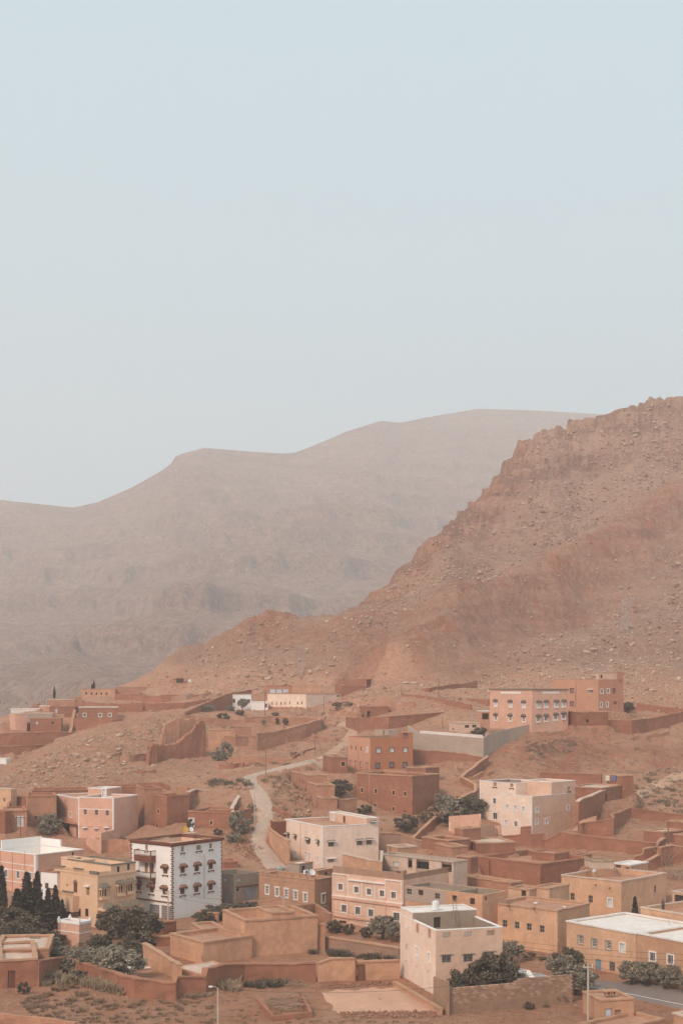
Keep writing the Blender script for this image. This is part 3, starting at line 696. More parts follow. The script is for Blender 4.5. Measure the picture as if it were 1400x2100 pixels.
# pink block at the left edge
h = House('pink_block', 'wide pink block with white bands and bright white roof terrace at left edge', 'x', (-60, 200), (345, 250), (798, 198), 640, 'pink_plaster', par=1.5, cap=True, capmat='white_trim', lining='white_plaster', roofmat='roof_white', ch=.1, d=236)
h.win('L', [(62, 425), (178, 438), (292, 452)], .85, 1.15, 'bluegrille')
for p in ((200, 338), (200, 400), (200, 512)): h.band('L', p, .13)
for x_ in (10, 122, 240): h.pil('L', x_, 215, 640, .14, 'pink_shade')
h.corner(.45); h.win('R', [(700, 240)], .5, .5, 'void')
m = MB(); m.box(h.LX * .15, h.LX, h.LY - .32, h.LY - .02, h.H - .1, h.H + 1.5); m.box(h.LX - .3, h.LX - .02, h.LY * .5, h.LY - .322, h.H - .1, h.H + 1.3); h.add(m, 'rear_parapet', 'white_plaster')
m = MB(); 
for k, (a_, b_) in enumerate(((.3, .45), (.5, .62), (.55, .3))): m.box(h.LX * a_, h.LX * a_ + .7, h.LY * b_, h.LY * b_ + .6, h.zr, h.zr + .45)
h.add(m, 'vent_box', 'pale_pink'); h.build()
# small pink tower
h = House('pink_tower', 'small pink tower with white band and corner finials among bushes', 'y', (345, 868), (600, 912), (745, 872), 1230, 'pink_plaster', par=.35, cap=True, capmat='white_trim', roofmat='roof_pale', cat='tower', ch=.3, co=.06)
h.band('L', (470, 995), .14); h.band('R', (670, 1005), .14)
m = MB()
for x_, y_ in ((0, 0), (h.LX, 0), (0, h.LY), (h.LX, h.LY)): cx, cy_ = min(max(x_, .1), h.LX - .1), min(max(y_, .1), h.LY - .1); m.box(cx - .16, cx + .16, cy_ - .16, cy_ + .16, h.H + .27, h.H + .5); m.box(cx - .09, cx + .09, cy_ - .09, cy_ + .09, h.H + .502, h.H + .75)
h.add(m, 'finial', 'white_trim')
m = MB()
for u in (h.LY - .5, h.LY - .1): m.tube([(-.12, u, 0), (-.12, u, h.H + .4)], .03, 4)
for k in range(12): m.tube([(-.12, h.LY - .5, .3 * k), (-.12, h.LY - .1, .3 * k)], .02, 4)
h.add(m, 'ladder', 'brown_trim'); h.build()
# pink house with white corners on the left slope
PD = 263
h = House('pink_house', 'pink three storey house with white corner lines and roof room', 'z', (752, 345), (1088, 362), (1322, 318), 745, 'pink_plaster', d=PD, par=.5, cap=True, capmat='white_trim', ch=.1, co=.05, roofmat='roof_pale')
h.win('L', [(818, 490), (925, 495), (1028, 500)], .62, .95, 'grey'); h.win('L', [(820, 662), (925, 668), (1022, 662)], .6, .75, 'whitehood')
h.tower((1025, 350), 845, 1165, 270, par=.1, cap=True, capmat='white_trim', roofmat='roof_white', wins=(('L', (998, 322), .75, 1.5, 'doorwhite'),))
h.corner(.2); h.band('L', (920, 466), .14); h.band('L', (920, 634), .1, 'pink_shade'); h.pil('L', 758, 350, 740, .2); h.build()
h = House('pink_wing', 'lower pink wing with balcony over an open carport', 'z', (528, 360), (770, 366), (900, 340), 740, 'pink_plaster', d=PD + 3.5, par=.5, cap=True, capmat='white_trim', ch=.1, co=.05, roofmat='roof_pale', LR=7, th=34)
h.win('L', [(677, 517)], .75, .9, 'white'); h.win('L', [(632, 383)], .35, .5, 'plain'); h.win('L', [(640, 678)], 2.6, 2.5, 'hole'); h.win('L', [(738, 678)], .8, 2.5, 'hole')
h.pil('L', 534, 362, 600, .2); ua, za = h.loc('L', (740, 600)); ub, _ = h.loc('L', (570, 600)); m = MB(); m.box(-.8, -.003, ua, ub, za - .12, za)
for k in range(22): u = ua + (ub - ua) * k / 21; m.box(-.8, -.76, u - .02, u + .02, za, za + .7)
m.box(-.82, -.74, ua, ub, za + .702, za + .78); h.add(m, 'balcony', 'pink_shade'); h.build(); WING = h
wall_run('pink garden wall with dark gate below the pink house', 'z', [(832, 700, 800), (955, 770, 890), (965, 690, 890), (1090, 662, 745)], 'pink_plaster', .3, None, jit=.02)
wall_run('low reddish retaining wall right of the pink house', 'z', [(965, 765, 880), (1040, 755, 860), (1255, 752, 860)], 'adobe_light', .4, None)
# adobe houses left edge
adobe('plain adobe house behind the pink wing, one tiny window', 'z', (245, 342), (262, 350), (545, 335), 600, d=268, th=14, LL=9, mat='adobe_light').win('R', [(350, 543)], .5, .6, 'rough').build()
h = adobe('low adobe house with flat earth roof and pale door, left of the tall adobe', 'z', (30, 470), (62, 487), (262, 476), 640, d=264, th=16, LL=9, par=.15, mat='adobe_light'); h.win('R', [(197, 580)], .8, 1.7, 'doorwhite'); h.build()
h = House('ochre_house', 'ochre house with two windows cut by the left edge of the slope', 'z', (-60, 268), (108, 278), (150, 266), 490, 'ochre_plaster', d=285, th=55, par=.5, capmat='roof_pale', jit=.04); h.win('L', [(45, 375)], .6, .7, 'grey'); h.win('L', [(45, 452)], .6, .5, 'grey'); h.build()
adobe('long adobe house with earth roof at the foot of the boulder hill', 'z', (290, 275), (310, 292), (850, 262), 420, d=285, th=12, LL=7, par=.2).build()
adobe('dark adobe shed at the left edge below the ochre house', 'z', (-80, 470), (50, 492), (70, 478), 700, d=262, th=52, par=.2, mat='adobe_dark').build()
h = adobe('tall adobe house with stained wall right of the pink house', 'd', (822, 108), (866, 114), (972, 104), 372, d=272, th=20, LL=8, mat='adobe_light'); h.win('L', [(828, 215)], .5, .6, 'rough'); h.build()
h = adobe('square adobe house with two small windows beside the stained adobe', 'd', (922, 150), (1000, 158), (1132, 125), 368, d=268, th=40); h.win('L', [(948, 245), (942, 335)], .6, .75, 'tan'); h.build()
h = adobe('adobe courtyard house with pale door at the path', 't', (165, 525), (728, 560), (760, 530), 760, d=262, th=70, LR=9, par=.3); h.win('L', [(210, 690)], .9, 1.7, 'doorwhite'); h.win('L', [(468, 685)], .5, .65, 'tan')
h.tower((700, 555), 430, 760, 545, par=.05, z0=h.zr + .3); h.build()
wall_run('adobe courtyard wall with whitened coping beside the path', 't', [(170, 285, 430, 274), (260, 255, 400, 284), (860, 290, 440, 284), (740, 470, 640, 268), (735, 545, 760, 263)], 'adobe', .5, 'roof_pale')
# mid pink house by the path
h = House('pink_villa', 'pale pink house with roof penthouse and grey hooded windows by the path', 'e', (360, 290), (587, 337), (922, 318), 610, 'blush_plaster', d=243, par=.5, cap=True, capmat='white_trim', ch=.1, co=.05, roofmat='roof_earth', lining='pink_plaster')
h.win('L', [(382, 393), (425, 404), (560, 438)], .8, .95, 'greyhood'); h.win('L', [(500, 425)], 1.6, .95, 'greyhood'); h.win('L', [(382, 495), (425, 503), (560, 535)], .75, 1.1, 'whitepale'); h.win('L', [(489, 513), (510, 519)], .65, 1.5, 'whitepale')
h.win('R', [(637, 440), (808, 432), (865, 428)], 1.1, .95, 'greyhood'); h.win('R', [(637, 540)], 1.2, .7, 'whitehood')
h.tower((850, 328), 585, 922, 288, snap='R', par=.1, cap=True, capmat='white_trim', roofmat='roof_pale', wins=(('L', (648, 312), 1.0, 1.3, 'doorwhite'), ('L', (716, 312), .9, 1.2, 'doorb'), ('R', (888, 326), .9, .9, 'greyhood')), mat='pale_pink', right=True)
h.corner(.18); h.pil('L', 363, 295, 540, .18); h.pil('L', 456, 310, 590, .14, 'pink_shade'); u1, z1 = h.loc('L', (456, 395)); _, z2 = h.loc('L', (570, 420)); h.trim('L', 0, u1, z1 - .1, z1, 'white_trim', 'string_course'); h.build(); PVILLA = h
wall_run('curved plastered retaining wall along the bend of the path', 't', [(1222, 650, 780), (1218, 720, 870), (1260, 790, 985), (1340, 850, 1100), (1480, 930, 1240)], 'mud_plaster', .35, 'coping', jit=.05)
h = House('gate_shed', 'dark brown gate shed at the bend of the path', 't', (1270, 665), (1285, 668), (1480, 650), 860, 'brown_trim', d=255, th=15, LL=3, par=.1, capmat='coping', cat='shed', plat=0); h.build()
# brown brick house with small knobs
h = House('brown_house', 'brown rendered house with row of arched white windows and knobbed parapet', 'e', (207, 606), (540, 657), (648, 632), 862, 'brown_render', par=.7, cap=True, capmat='coping', ch=.1, jit=.02, roofmat='roof_earth')
h.win('L', [(257, 715), (317, 727), (372, 735), (427, 747), (485, 760)], .62, 1.2, 'arch'); h.win('R', [(592, 766)], .7, 1.2, 'arch')
h.band('L', (400, 665), .12, 'coping'); h.band('R', (590, 680), .12, 'coping')
m = MB()
for k in range(8): u = h.LY * k / 7.5; m.box(-.08, .3, u, u + .3, h.H + .08, h.H + .34); m.box(0, .22, u + .08, u + .22, h.H + .342, h.H + .5)
h.add(m, 'parapet_knob', 'coping')
h.tower((448, 618), 375, 530, 562, par=.05, mat='concrete_light', roofmat='roof_white', wins=(('R', (473, 592), .8, 1.1, 'void'),)); h.tower((560, 640), 512, 648, 602, par=.05, mat='adobe_light', roofmat='roof_pale', wins=(('R', (607, 616), .7, .5, 'void'),)); h.build(); BROWN = h
h = House('concrete_house', 'unfinished grey brown concrete house with blue gates', 'e', (-70, 600), (68, 624), (212, 602), 800, 'concrete', d=226, par=.9, cap=False, roofmat='concrete'); h.win('R', [(142, 742), (180, 738)], 1.4, 2.4, 'bluegate'); h.win('R', [(80, 714)], .6, .4, 'void'); h.win('R', [(90, 655)], .9, .5, 'pale'); h.win('L', [(20, 770)], .9, 1.8, 'bluegate'); h.win('L', [(2, 655)], .8, .5, 'pale'); h.band('R', (140, 690), .2, 'brown_trim'); h.build()
# three storey pink house
h = House('pink_terrace', 'three storey pink house front with white framed square windows', 'v', (90, 275), (686, 352), (1100, 268), 800, 'pale_pink', par=1.0, cap=False, roofmat='roof_earth', d=206, lining='concrete_light')
h.win('L', [(290, 432), (397, 449), (505, 464)], .85, .95, 'white'); h.win('L', [(157, 407), (604, 477)], .85, .95, 'grille'); h.win('L', [(187, 590), (303, 608), (413, 628)], .95, 1.1, 'grille'); h.win('L', [(628, 660)], 1.15, 1.2, 'grille'); h.win('L', [(403, 772)], .85, 1.9, 'doorwhite'); h.win('L', [(175, 745)], 1.4, 1.9, 'rough')
def panel(h, xa, ya, xb, yb, mat, pr=.16):
    u0, z0 = h.loc('L', (xa, ya)); u1, z1 = h.loc('L', (xb, yb)); return u0, u1, z0, z1
for xa, xb in ((90, 225), (532, 674)):
    u0, zt = h.loc('L', (xb, 290 + (xb - 90) * .118)); u1, _ = h.loc('L', (xa, 280)); _, zl = h.loc('L', (xb, 500 + (xb - 225) * .155)); u1 = min(u1, h.LY)
    for a_, b_, c_, d_ in ((u0, u1, zt - .12, zt), (u0, u1, zl, zl + .12), (u0, u0 + .12, zl + .122, zt - .122), (u1 - .12, u1, zl + .122, zt - .122)): h.trim('L', a_, b_, c_, d_, 'white_trim', 'panel_edge', .12)
u0, _ = h.loc('L', (532, 400)); u1, zt = h.loc('L', (228, 345)); h.trim('L', u0, u1, zt - .1, zt + .08, 'white_trim', 'lintel_band', .25)
_, zm = h.loc('L', (400, 525)); h.trim('L', 0, h.LY, zm - .3, zm + .12, 'pink_plaster', 'string_course', .22); h.trim('L', 0, h.LY, zm + .122, zm + .24, 'white_trim', 'string_course', .23)
_, zm = h.loc('L', (400, 690)); h.trim('L', 0, h.LY, zm - .1, zm + .15, 'pink_plaster', 'string_course', .22)
for x_ in (95, 222, 535): h.pil('L', x_, 495, 690, .22, 'pale_pink', proud=.15)
for x_, yy in ((340, 372), (450, 392)): h.pil('L', x_, yy, yy + 120, .16, 'white_trim', proud=.15)
# bare brick parapet
m = MB(); bar(m, .05, .28, .05, h.LY - .05, h.H + .003, h.H + 1.0); bar(m, .282, h.LX, .05, .28, h.H + .003, h.H + .8); h.add(m, 'brick_parapet', 'brick_block', .03)
h.tower((690, 300), 590, 880, 283, par=.05, mat='concrete_light', roofmat='roof_pale', capmat='concrete_light', z0=h.zr, wins=(('L', (645, 288), .8, .5, 'void'),)); h.build(); TERR = h
h = House('garage_block', 'cream block with three open bays under a concrete slab roof', 'v', (500, 128), (1108, 203), (1225, 184), 320, 'roof_pale', d=214, par=.1, cap=True, capmat='concrete_light', roofmat='concrete_light', plat=0)
h.win('L', [(742, 210)], .9, 1.7, 'hole'); h.win('L', [(848, 225)], 2.6, 1.9, 'hole'); h.win('L', [(1050, 240)], 2.0, 1.4, 'hole'); h.win('L', [(625, 220)], 1.3, .9, 'pale'); h.build()
wall_run('tan parapet walls of the open yard behind the pink terrace', 'v', [(178, 130, 240, 222), (400, 182, 300, 216), (500, 195, 300, 216), (505, 110, 240, 228)], 'mud_plaster', .3, 'roof_pale', jit=.03)
h = House('roof_hut', 'little hut with pale slab roof behind the garage block', 'v', (535, 50), (640, 78), (800, 60), 130, 'coping', d=240, th=25, par=.05, capmat='roof_pale', cat='hut', plat=0, LL=4); h.win('L', [(575, 90)], .9, 1.2, 'dooryellow'); h.build()
# grey brick and tan unfinished house
h = House('unfinished_house', 'unfinished house, grey bare brick left half and tan right half', 'v', (702, 368), (1352, 476), (1560, 420), 860, 'mud_plaster', d=192, LR=5.5, par=1.7, cap=False, roofmat='concrete', jit=.02, lining='concrete')
h.win('L', [(1120, 505), (1270, 528)], .85, .85, 'tan'); h.win('L', [(735, 447), (973, 485)], .9, .8, 'grey'); h.win('L', [(833, 456)], .9, .8, 'rough'); h.win('R', [(1385, 505)], .5, .5, 'void')
u1 = h.LY; u0, _ = h.loc('L', (1045, 430)); _, zl = h.loc('L', (870, 545)); GB = (h, u0, u1, zl)
m = MB(); bar(m, .4, h.LX - .4, h.LY * .35, h.LY * .35 + .25, h.zr, h.H - .1); bar(m, h.LX * .5, h.LX * .5 + .25, h.LY * .36 + .25, h.LY - .4, h.zr, h.H - .3); h.add(m, 'partition_wall', 'concrete', .02); h.build()
# front house with grey roof room
h = House('front_house', 'pale pink front house with bare grey roof room and square parapet openings', 'i', (1050, 425), (1263, 493), (1661, 482), 882, 'pale_pink', par=1.15, cap=True, capmat='white_trim', ch=.07, co=.03, roofmat='concrete', lining='concrete', matL='blush_plaster')  # left face in lighter plaster: its stronger daylight is put into the colour
h.win('L', [(1150, 617)], .8, .95, 'whitepale'); h.win('L', [(1088, 588)], .6, .8, 'pale'); h.win('L', [(1222, 652)], .7, 1.0, 'whitepale'); h.win('L', [(1085, 676), (1148, 706), (1217, 738)], .35, .4, 'rough'); h.win('L', [(1155, 475), (1227, 505)], .45, .7, 'tan')
h.win('R', [(1327, 660)], 1.15, .9, 'greygrille'); h.win('R', [(115, 655), (240, 640)], 1.15, .9, 'greygrille', c='j'); h.win('R', [(1327, 517)], 1.0, .62, 'hole'); h.win('R', [(113, 511), (250, 504)], 1.0, .62, 'hole', c='j')
h.tower((1125, 440), 1050, 1500, 386, snap='L', par=.06, mat='concrete', roofmat='roof_white', cap=True, capmat='roof_white', back=True, right=True, wins=(('L', (1088, 442), .7, 1.0, 'whitepale'), ('R', (1272, 465), .9, 1.3, 'void')), matL='blush_plaster')
m = MB(); x_, y_, z_, lx_, ly_, hh_ = h.last
for u in (lx_ * .62, lx_ * .62 + .45): m.tube([(u, y_ - .5, h.zr), (u, y_ - .12, h.zr + 3.6)], .04, 5)
for k in range(11): m.tube([(lx_ * .62, y_ - .5 + .035 * k, h.zr + .3 + .3 * k), (lx_ * .62 + .45, y_ - .5 + .035 * k, h.zr + .3 + .3 * k)], .03, 4)
h.add(m, 'ladder', 'deadwood'); h.build(); FRONT = h
# big tan adobe house
h = adobe('big tan adobe house with blank walls and stair tower', 'i', (-10, 388), (125, 437), (557, 414), 652, mat='mud_plaster', name='tan_adobe_house', capmat='coping', par=1.0, jit=.08, ch=.22)
h.tower((283, 470), 195, 420, 392, snap='R', par=.05, capmat='coping'); h.win('L', [(82, 585)], .3, .6, 'rough'); h.build(); TAN = h
h = adobe('stepped tan adobe wing with dark doorway below the white house', 'n', (405, 232), (800, 435), (1290, 300), 690, mat='mud_plaster', d=None, name='tan_adobe_wing', capmat='coping', par=.35, jit=.08, th=38, LR=7.5); h.win('L', [(850, 615), (940, 670)], .25, .55, 'void')
h.build()
h = adobe('flat roofed tan adobe room with door beside the blank wall', 'n', (700, 250), (795, 285), (1065, 265), 520, mat='mud_plaster', d=196, name='tan_adobe_room', capmat='coping', par=.1, jit=.06, th=22, LL=6, plat=0); h.win('R', [(1030, 360)], .75, 1.7, 'void'); h.build()
adobe('low tan lean-to with broad earth roof inside the compound', 'n', (435, 580), (780, 810), (1010, 700), 860, mat='mud_plaster', d=None, name='lean_to', capmat='coping', par=.05, cap=False, jit=.06, th=40, roofmat='roof_pale', LR=6).build()
wall_run('tan compound wall running down from the white house', 'n', [(95, 440, 700), (440, 650, 830), (520, 700, 930)], 'mud_plaster', .5, 'coping')
# front boundary wall
wall_run('long red adobe boundary wall across the foreground', 'm', [(375, 265, 520), (540, 240, 400), (690, 225, 360), (960, 310, 440), (1310, 420, 600), (1400, 435, 640), (1700, 480, 640), (1790, 480, 648), (1800, 425, 632), (2090, 425, 600), (2110, 345, 592), (2280, 300, 520), (2500, 292, 478), (2800, 288, 466), (3235, 280, 462)], 'adobe', .55)
wall_run('light mud wall section with brown door right of the tan house', 'i', [(560, 690, 800), (640, 662, 797), (775, 662, 795), (780, 680, 790), (1048, 672, 780)], 'mud_plaster', .45, 'coping')
h = adobe('front adobe house with doorway in the lower left corner', 'm', (-200, 200), (-10, 260), (385, 215), 540, d=None, th=14, LL=12, par=.3, roofmat='roof_pale', capmat='coping'); h.win('R', [(122, 440)], .9, 2.0, 'doorb'); h.build()
adobe('cream flat roof with rubble at the left edge of the foreground', 'm', (-300, 100), (-60, 150), (500, 232), 420, d=None, th=8, LL=10, par=.15, roofmat='roof_pale', capmat='coping', mat='adobe_light').build()
h = House('cistern', 'small pink cistern with white rim inside the garden wall', 'm', (1265, 300), (1332, 340), (1550, 318), 420, 'pale_pink', par=.25, cap=True, capmat='white_trim', roofmat='roof_white', d=178, th=18, LL=3.2, cat='cistern', ch=.08); h.build()
# yellow house with four windows
h = House('yellow_house', 'ochre house with four small windows and rubbish on the flat roof', 'j', (255, 327), (648, 378), (840, 327), 632, 'ochre_plaster', par=.28, jit=.06, capmat='coping', roofmat='roof_earth', thick=.4)
h.win('L', [(333, 449), (407, 459), (479, 470), (557, 482)], .75, .95, 'grey')
h.tower((480, 300), 355, 560, 252, par=.05, wins=(('R', (500, 295), .2, .2, 'void'), ('L', (447, 292), .8, 1.5, 'void'))); h.tower((600, 300), 500, 718, 245, par=.05)
m = MB()
for x_, y_ in ((365, 335), (515, 350)): u, z = h.loc('L', (x_, y_)); m.tube([(-.6, u, z - .25), (0, u, z)], .07, 5); m.tube([(-.55, u - .35, z - .35), (-.55, u + .15, z + .05)], .05, 5)
h.add(m, 'roof_spout', 'wood'); h.build(); YEL = h
h = House('ochre_flat', 'large ochre house with white coping and roof hut on the right', 'g', (672, 622), (1030, 668), (1296, 604), 892, 'ochre_plaster', par=.75, jit=.04, capmat='roof_pale', roofmat='roof_earth', thick=.35)
h.win('L', [(737, 754), (846, 770)], .75, 1.1, 'grey'); h.win('L', [(962, 790)], .75, 1.15, 'whitepale'); h.win('R', [(1233, 710)], .7, 1.1, 'grey')
h.tower((1086, 625), 976, 1190, 570, par=.03, mat='mud_plaster', capmat='roof_white', roofmat='roof_white', wins=(('L', (1012, 597), 1.0, 1.4, 'doorb'), ('L', (1066, 600), .8, 1.1, 'void')))
m = MB()
for x_, y_ in ((880, 680), (965, 700)): u, z = h.loc('L', (x_, y_)); m.tube([(-.5, u, z - .15), (0, u, z)], .07, 5)
h.add(m, 'roof_spout', 'wood'); h.build(); OFL = h
# long street house on the right
h = House('street_house', 'long cream street house with louvred windows and blue door', 'j', (703, 438), (1118, 514), None, 775, 'ochre_plaster', par=.12, capmat='roof_white', roofmat='roof_white', jit=.03, LR=11, d=171)
h.win('L', [(786, 545), (868, 565), (953, 578)], .8, 1.0, 'louver'); h.win('L', [(1037, 592)], .75, 1.0, 'whitepale'); h.win('L', [(892, 712)], .95, 2.0, 'doorblue'); h.win('L', [(975, 706)], .9, 1.05, 'grillebrown'); h.build(); STREET = h
h = House('orange_street_house', 'orange brown street house with white roof cut by right edge', 'j', (1120, 516), (1640, 605), None, 900, 'tan_render', par=.3, capmat='roof_white', roofmat='roof_white', jit=.03, LR=11, d=158, th=math.degrees(STREET.th))
h.win('L', [(1217, 648), (1324, 664)], .8, 1.0, 'grille'); h.win('L', [(1250, 775), (1378, 800)], .6, .8, 'rough'); h.build()
h = House('roof_terrace_house', 'ochre house with roof terrace where a person stands', 'j', (1147, 356), (1600, 430), None, 560, 'ochre_plaster', par=.6, capmat='roof_pale', roofmat='roof_earth', jit=.03, LR=10, d=176); h.win('L', [(1222, 420)], .3, .4, 'rough')
h.tower((1440, 345), 1335, 1560, 275, par=.05, capmat='roof_pale', wins=(('L', (1375, 300), 1.6, 1.0, 'void'),)); h.build(); RTH = h
h = House('kiosk', 'small orange hut with pale shutter beside the road', 'j', (845, 893), (906, 914), (1104, 896), 1040, 'tan_render', par=.08, capmat='coping', roofmat='coping', th=15, LL=4.5, cat='hut', jit=.02); h.win('R', [(953, 985)], .75, .95, 'pale'); h.win('R', [(1010, 982)], .7, .6, 'bricked'); m = MB()
for a_ in (.45, .62): m.box(h.LX * a_ - .3, h.LX * a_ - .22, 1.5, 2.3, h.H + .15, h.H + .55); m.box(h.LX * a_ + .12, h.LX * a_ + .2, 1.5, 2.3, h.H + .15, h.H + .55)
m.box(h.LX * .3, h.LX * .75, 1.5, 2.3, h.H + .552, h.H + .64); h.add(m, 'roof_vent', 'coping'); h.build(); KIOSK = h
adobe('orange earth roof at the bottom edge below the hut', 'j', (775, 1052), (960, 1100), (1290, 1024), 1190, mat='orange_light', par=.1, capmat='coping', d=144).build()
adobe('pale roof corner in the bottom right corner', 'j', (1340, 1000), (1500, 1040), (1640, 1010), 1150, mat='mud_plaster', par=.1, capmat='roof_pale', d=146, th=30).build()
# adobe cluster right of centre
h = adobe('large red adobe house with buttressed front and roof block', 'g', (170, 506), (552, 564), (850, 508), 692, par=.7); h.tower((628, 548), 492, 716, 503, par=.05); h.tower((770, 530), 716, 850, 520, par=.3, z0=h.zr + .2)
m = MB(); u0, _ = h.loc('L', (215, 540)); m.box(-.35, -.003, min(u0, h.LY) - 1.2, h.LY, -3, h.H - .2); h.add(m, 'buttress', 'adobe', .08); m = MB(); m.box(-.3, -.003, 0, 1.8, -3, h.H - .2); h.add(m, 'buttress', 'adobe', .08); h.build()
h = adobe('low adobe house with dark entrance under pale earth roof', 'o', (495, 435), (600, 452), (980, 430), 560, d=245, th=14, LL=8, par=.06, roofmat='roof_pale', capmat='coping'); h.win('L', [(560, 500)], 1.2, 1.6, 'void'); h.build()
h = adobe('adobe house with sunken pale roof left of the dark entrance', 'o', (25, 362), (292, 425), (520, 400), 540, d=244, th=35, par=.6, roofmat='roof_pale', capmat='coping'); h.tower((448, 425), 355, 626, 305, par=.05); h.build()
adobe('small adobe room with open yard in front of the sunken roof', 'o', (160, 478), (335, 492), (490, 455), 580, d=238, th=25, par=.4, capmat='coping', mat='adobe_light').build()
adobe('adobe house with pale roof right of the garage block', 'o', (380, 560), (520, 600), (600, 560), 760, d=226, th=45, par=.1, capmat='coping').build()
adobe('earth roofed house in front of the large red adobe', 'o', (480, 770), (930, 862), (1050, 838), 960, d=214, th=40, par=.15, capmat='coping', mat='adobe_light', roofmat='roof_pale').build()
# white house right
h = House('white_pink_house', 'white trimmed pale pink house with stepped roof on the right slope', 'g', (313, 132), (495, 157), (757, 105), 415, 'pale_pink', d=268, par=.8, cap=True, capmat='white_trim', ch=.08, co=.04, roofmat='roof_pale', lining='concrete_light', matL='blush_plaster')
h.win('L', [(350, 220), (398, 225), (447, 233), (343, 312)], .75, 1.0, 'whitepale'); h.win('L', [(400, 320)], .75, 1.0, 'white'); h.win('R', [(527, 237), (525, 307), (583, 304), (712, 224)], .75, .9, 'whitepale')
h.tower((613, 145), 500, 757, 72, snap='R', par=.3, right=True, capmat='white_trim', mat='pale_pink', wins=(('R', (717, 108), .7, .7, 'bricked'),), back=True)
h.corner(.18); h.pil('L', 316, 135, 400, .18); h.build(); WP = h
h = House('rear_white_wing', 'taller white wing behind the white trimmed pink house', 'g', (183, 48), (400, 78), (520, 62), 300, 'blush_plaster', d=274, par=1.0, cap=True, capmat='white_trim', ch=.08, co=.04, roofmat='concrete_light', th=math.degrees(WP.th), LR=9, lining='concrete', plat=0)
h.win('L', [(272, 183)], .8, 1.1, 'white'); h.win('L', [(276, 273)], 1.1, 1.3, 'white'); h.win('L', [(275, 74), (375, 86)], .8, .65, 'bricked'); h.band('L', (250, 238), .12); h.pil('L', 187, 55, 240, .16); h.build()
wall_run('pink terrace walls below the white trimmed house', 'o', [(303, 170, 330), (620, 145, 300, 266), (625, 245, 330, 262), (780, 270, 370), (828, 262, 375)], 'pink_plaster', .3, None, jit=.02)
wall_run('low blush wall in front of the pink terrace', 'o', [(303, 235, 335), (440, 240, 345), (565, 240, 350), (780, 272, 385)], 'blush_plaster', .25, None, jit=.02)
wall_run('adobe wall with a taller pier under the white trimmed house', 'o', [(830, 385, 470), (1035, 365, 480), (1036, 285, 480), (1145, 280, 480), (1147, 360, 480), (1268, 352, 470), (1275, 420, 480), (1400, 400, 480)], 'adobe')
# orange house
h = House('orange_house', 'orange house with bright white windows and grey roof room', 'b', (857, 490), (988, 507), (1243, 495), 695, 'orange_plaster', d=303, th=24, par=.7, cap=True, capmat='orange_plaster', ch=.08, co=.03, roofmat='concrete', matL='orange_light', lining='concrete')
h.win('L', [(875, 562), (902, 566), (932, 570)], .6, .9, 'void'); h.win('L', [(970, 577)], .65, .95, 'whitepale'); h.win('L', [(872, 655), (902, 660), (932, 665), (970, 671)], .65, 1.15, 'bright'); h.win('R', [(1038, 580), (1117, 578), (1197, 577)], 1.0, 1.0, 'bright'); h.win('R', [(1032, 672), (1117, 667), (1195, 667)], 1.0, 1.1, 'dim')
h.tower((1162, 505), 1162, 1243, 476, snap='R', par=.05, right=True, wins=(('R', (1200, 493), .8, .9, 'dim'),), capmat='orange_plaster'); h.tower((1095, 500), 1015, 1172, 462, par=.05, mat='concrete_light', roofmat='concrete', capmat='concrete_light', wins=(('L', (1068, 482), .7, 1.6, 'void'),)); h.pil('L', 916, 530, 690, .1, 'orange_plaster'); h.build()
h = adobe('big red adobe house with eight pale framed windows below the orange house', 'b', (905, 705), (1240, 737), (1400, 695), 968, d=284, th=50, par=.6, capmat='coping', roofmat='roof_earth', mat='adobe')
h.win('L', [(940, 818), (1022, 823), (1128, 833), (1197, 840), (940, 905), (1018, 910)], .62, .85, 'tan'); h.win('L', [(1128, 930)], .5, .75, 'tan'); h.win('L', [(1192, 946)], .35, .4, 'rough'); h.win('R', [(1291, 837)], .5, .8, 'grey'); h.tower((1318, 730), 1205, 1400, 688, par=.06, capmat='coping'); h.pil('L', 985, 715, 950, .3, 'adobe_light', proud=.1); h.build()
h = adobe('red adobe house with one window left of the orange house', 'q', (495, 395), (720, 310), (893, 300), 500, d=300, th=15, LL=9, par=.3, capmat='coping'); h.win('R', [(835, 388)], .8, .9, 'tan'); h.build()
h = adobe('tan adobe house with slit windows on the gully edge', 'q', (265, 395), (425, 530), (640, 515), 680, d=287, th=18, LL=13, par=.08, mat='adobe_light', capmat='coping'); h.win('L', [(288, 565), (320, 585), (350, 605), (388, 630)], .35, .8, 'rough'); h.build()
adobe('small adobe block stepping down from the slit window house', 'q', (420, 560), (520, 648), (735, 640), 790, d=279, th=14, LL=8, par=.08, mat='adobe_light', capmat='coping').build()
h = adobe('lowest adobe block of the gully row with dark yard entrance', 'q', (515, 775), (600, 808), (770, 800), 930, d=274, th=14, LL=7, par=.2, mat='adobe_light', capmat='coping'); h.win('L', [(528, 850)], .6, 1.6, 'rough'); h.build()
wall_run('adobe yard wall joining the gully row to the big red house', 'q', [(770, 810, 930, 276), (860, 820, 930, 277), (990, 805, 930, 279)], 'adobe_light', .4, 'coping')
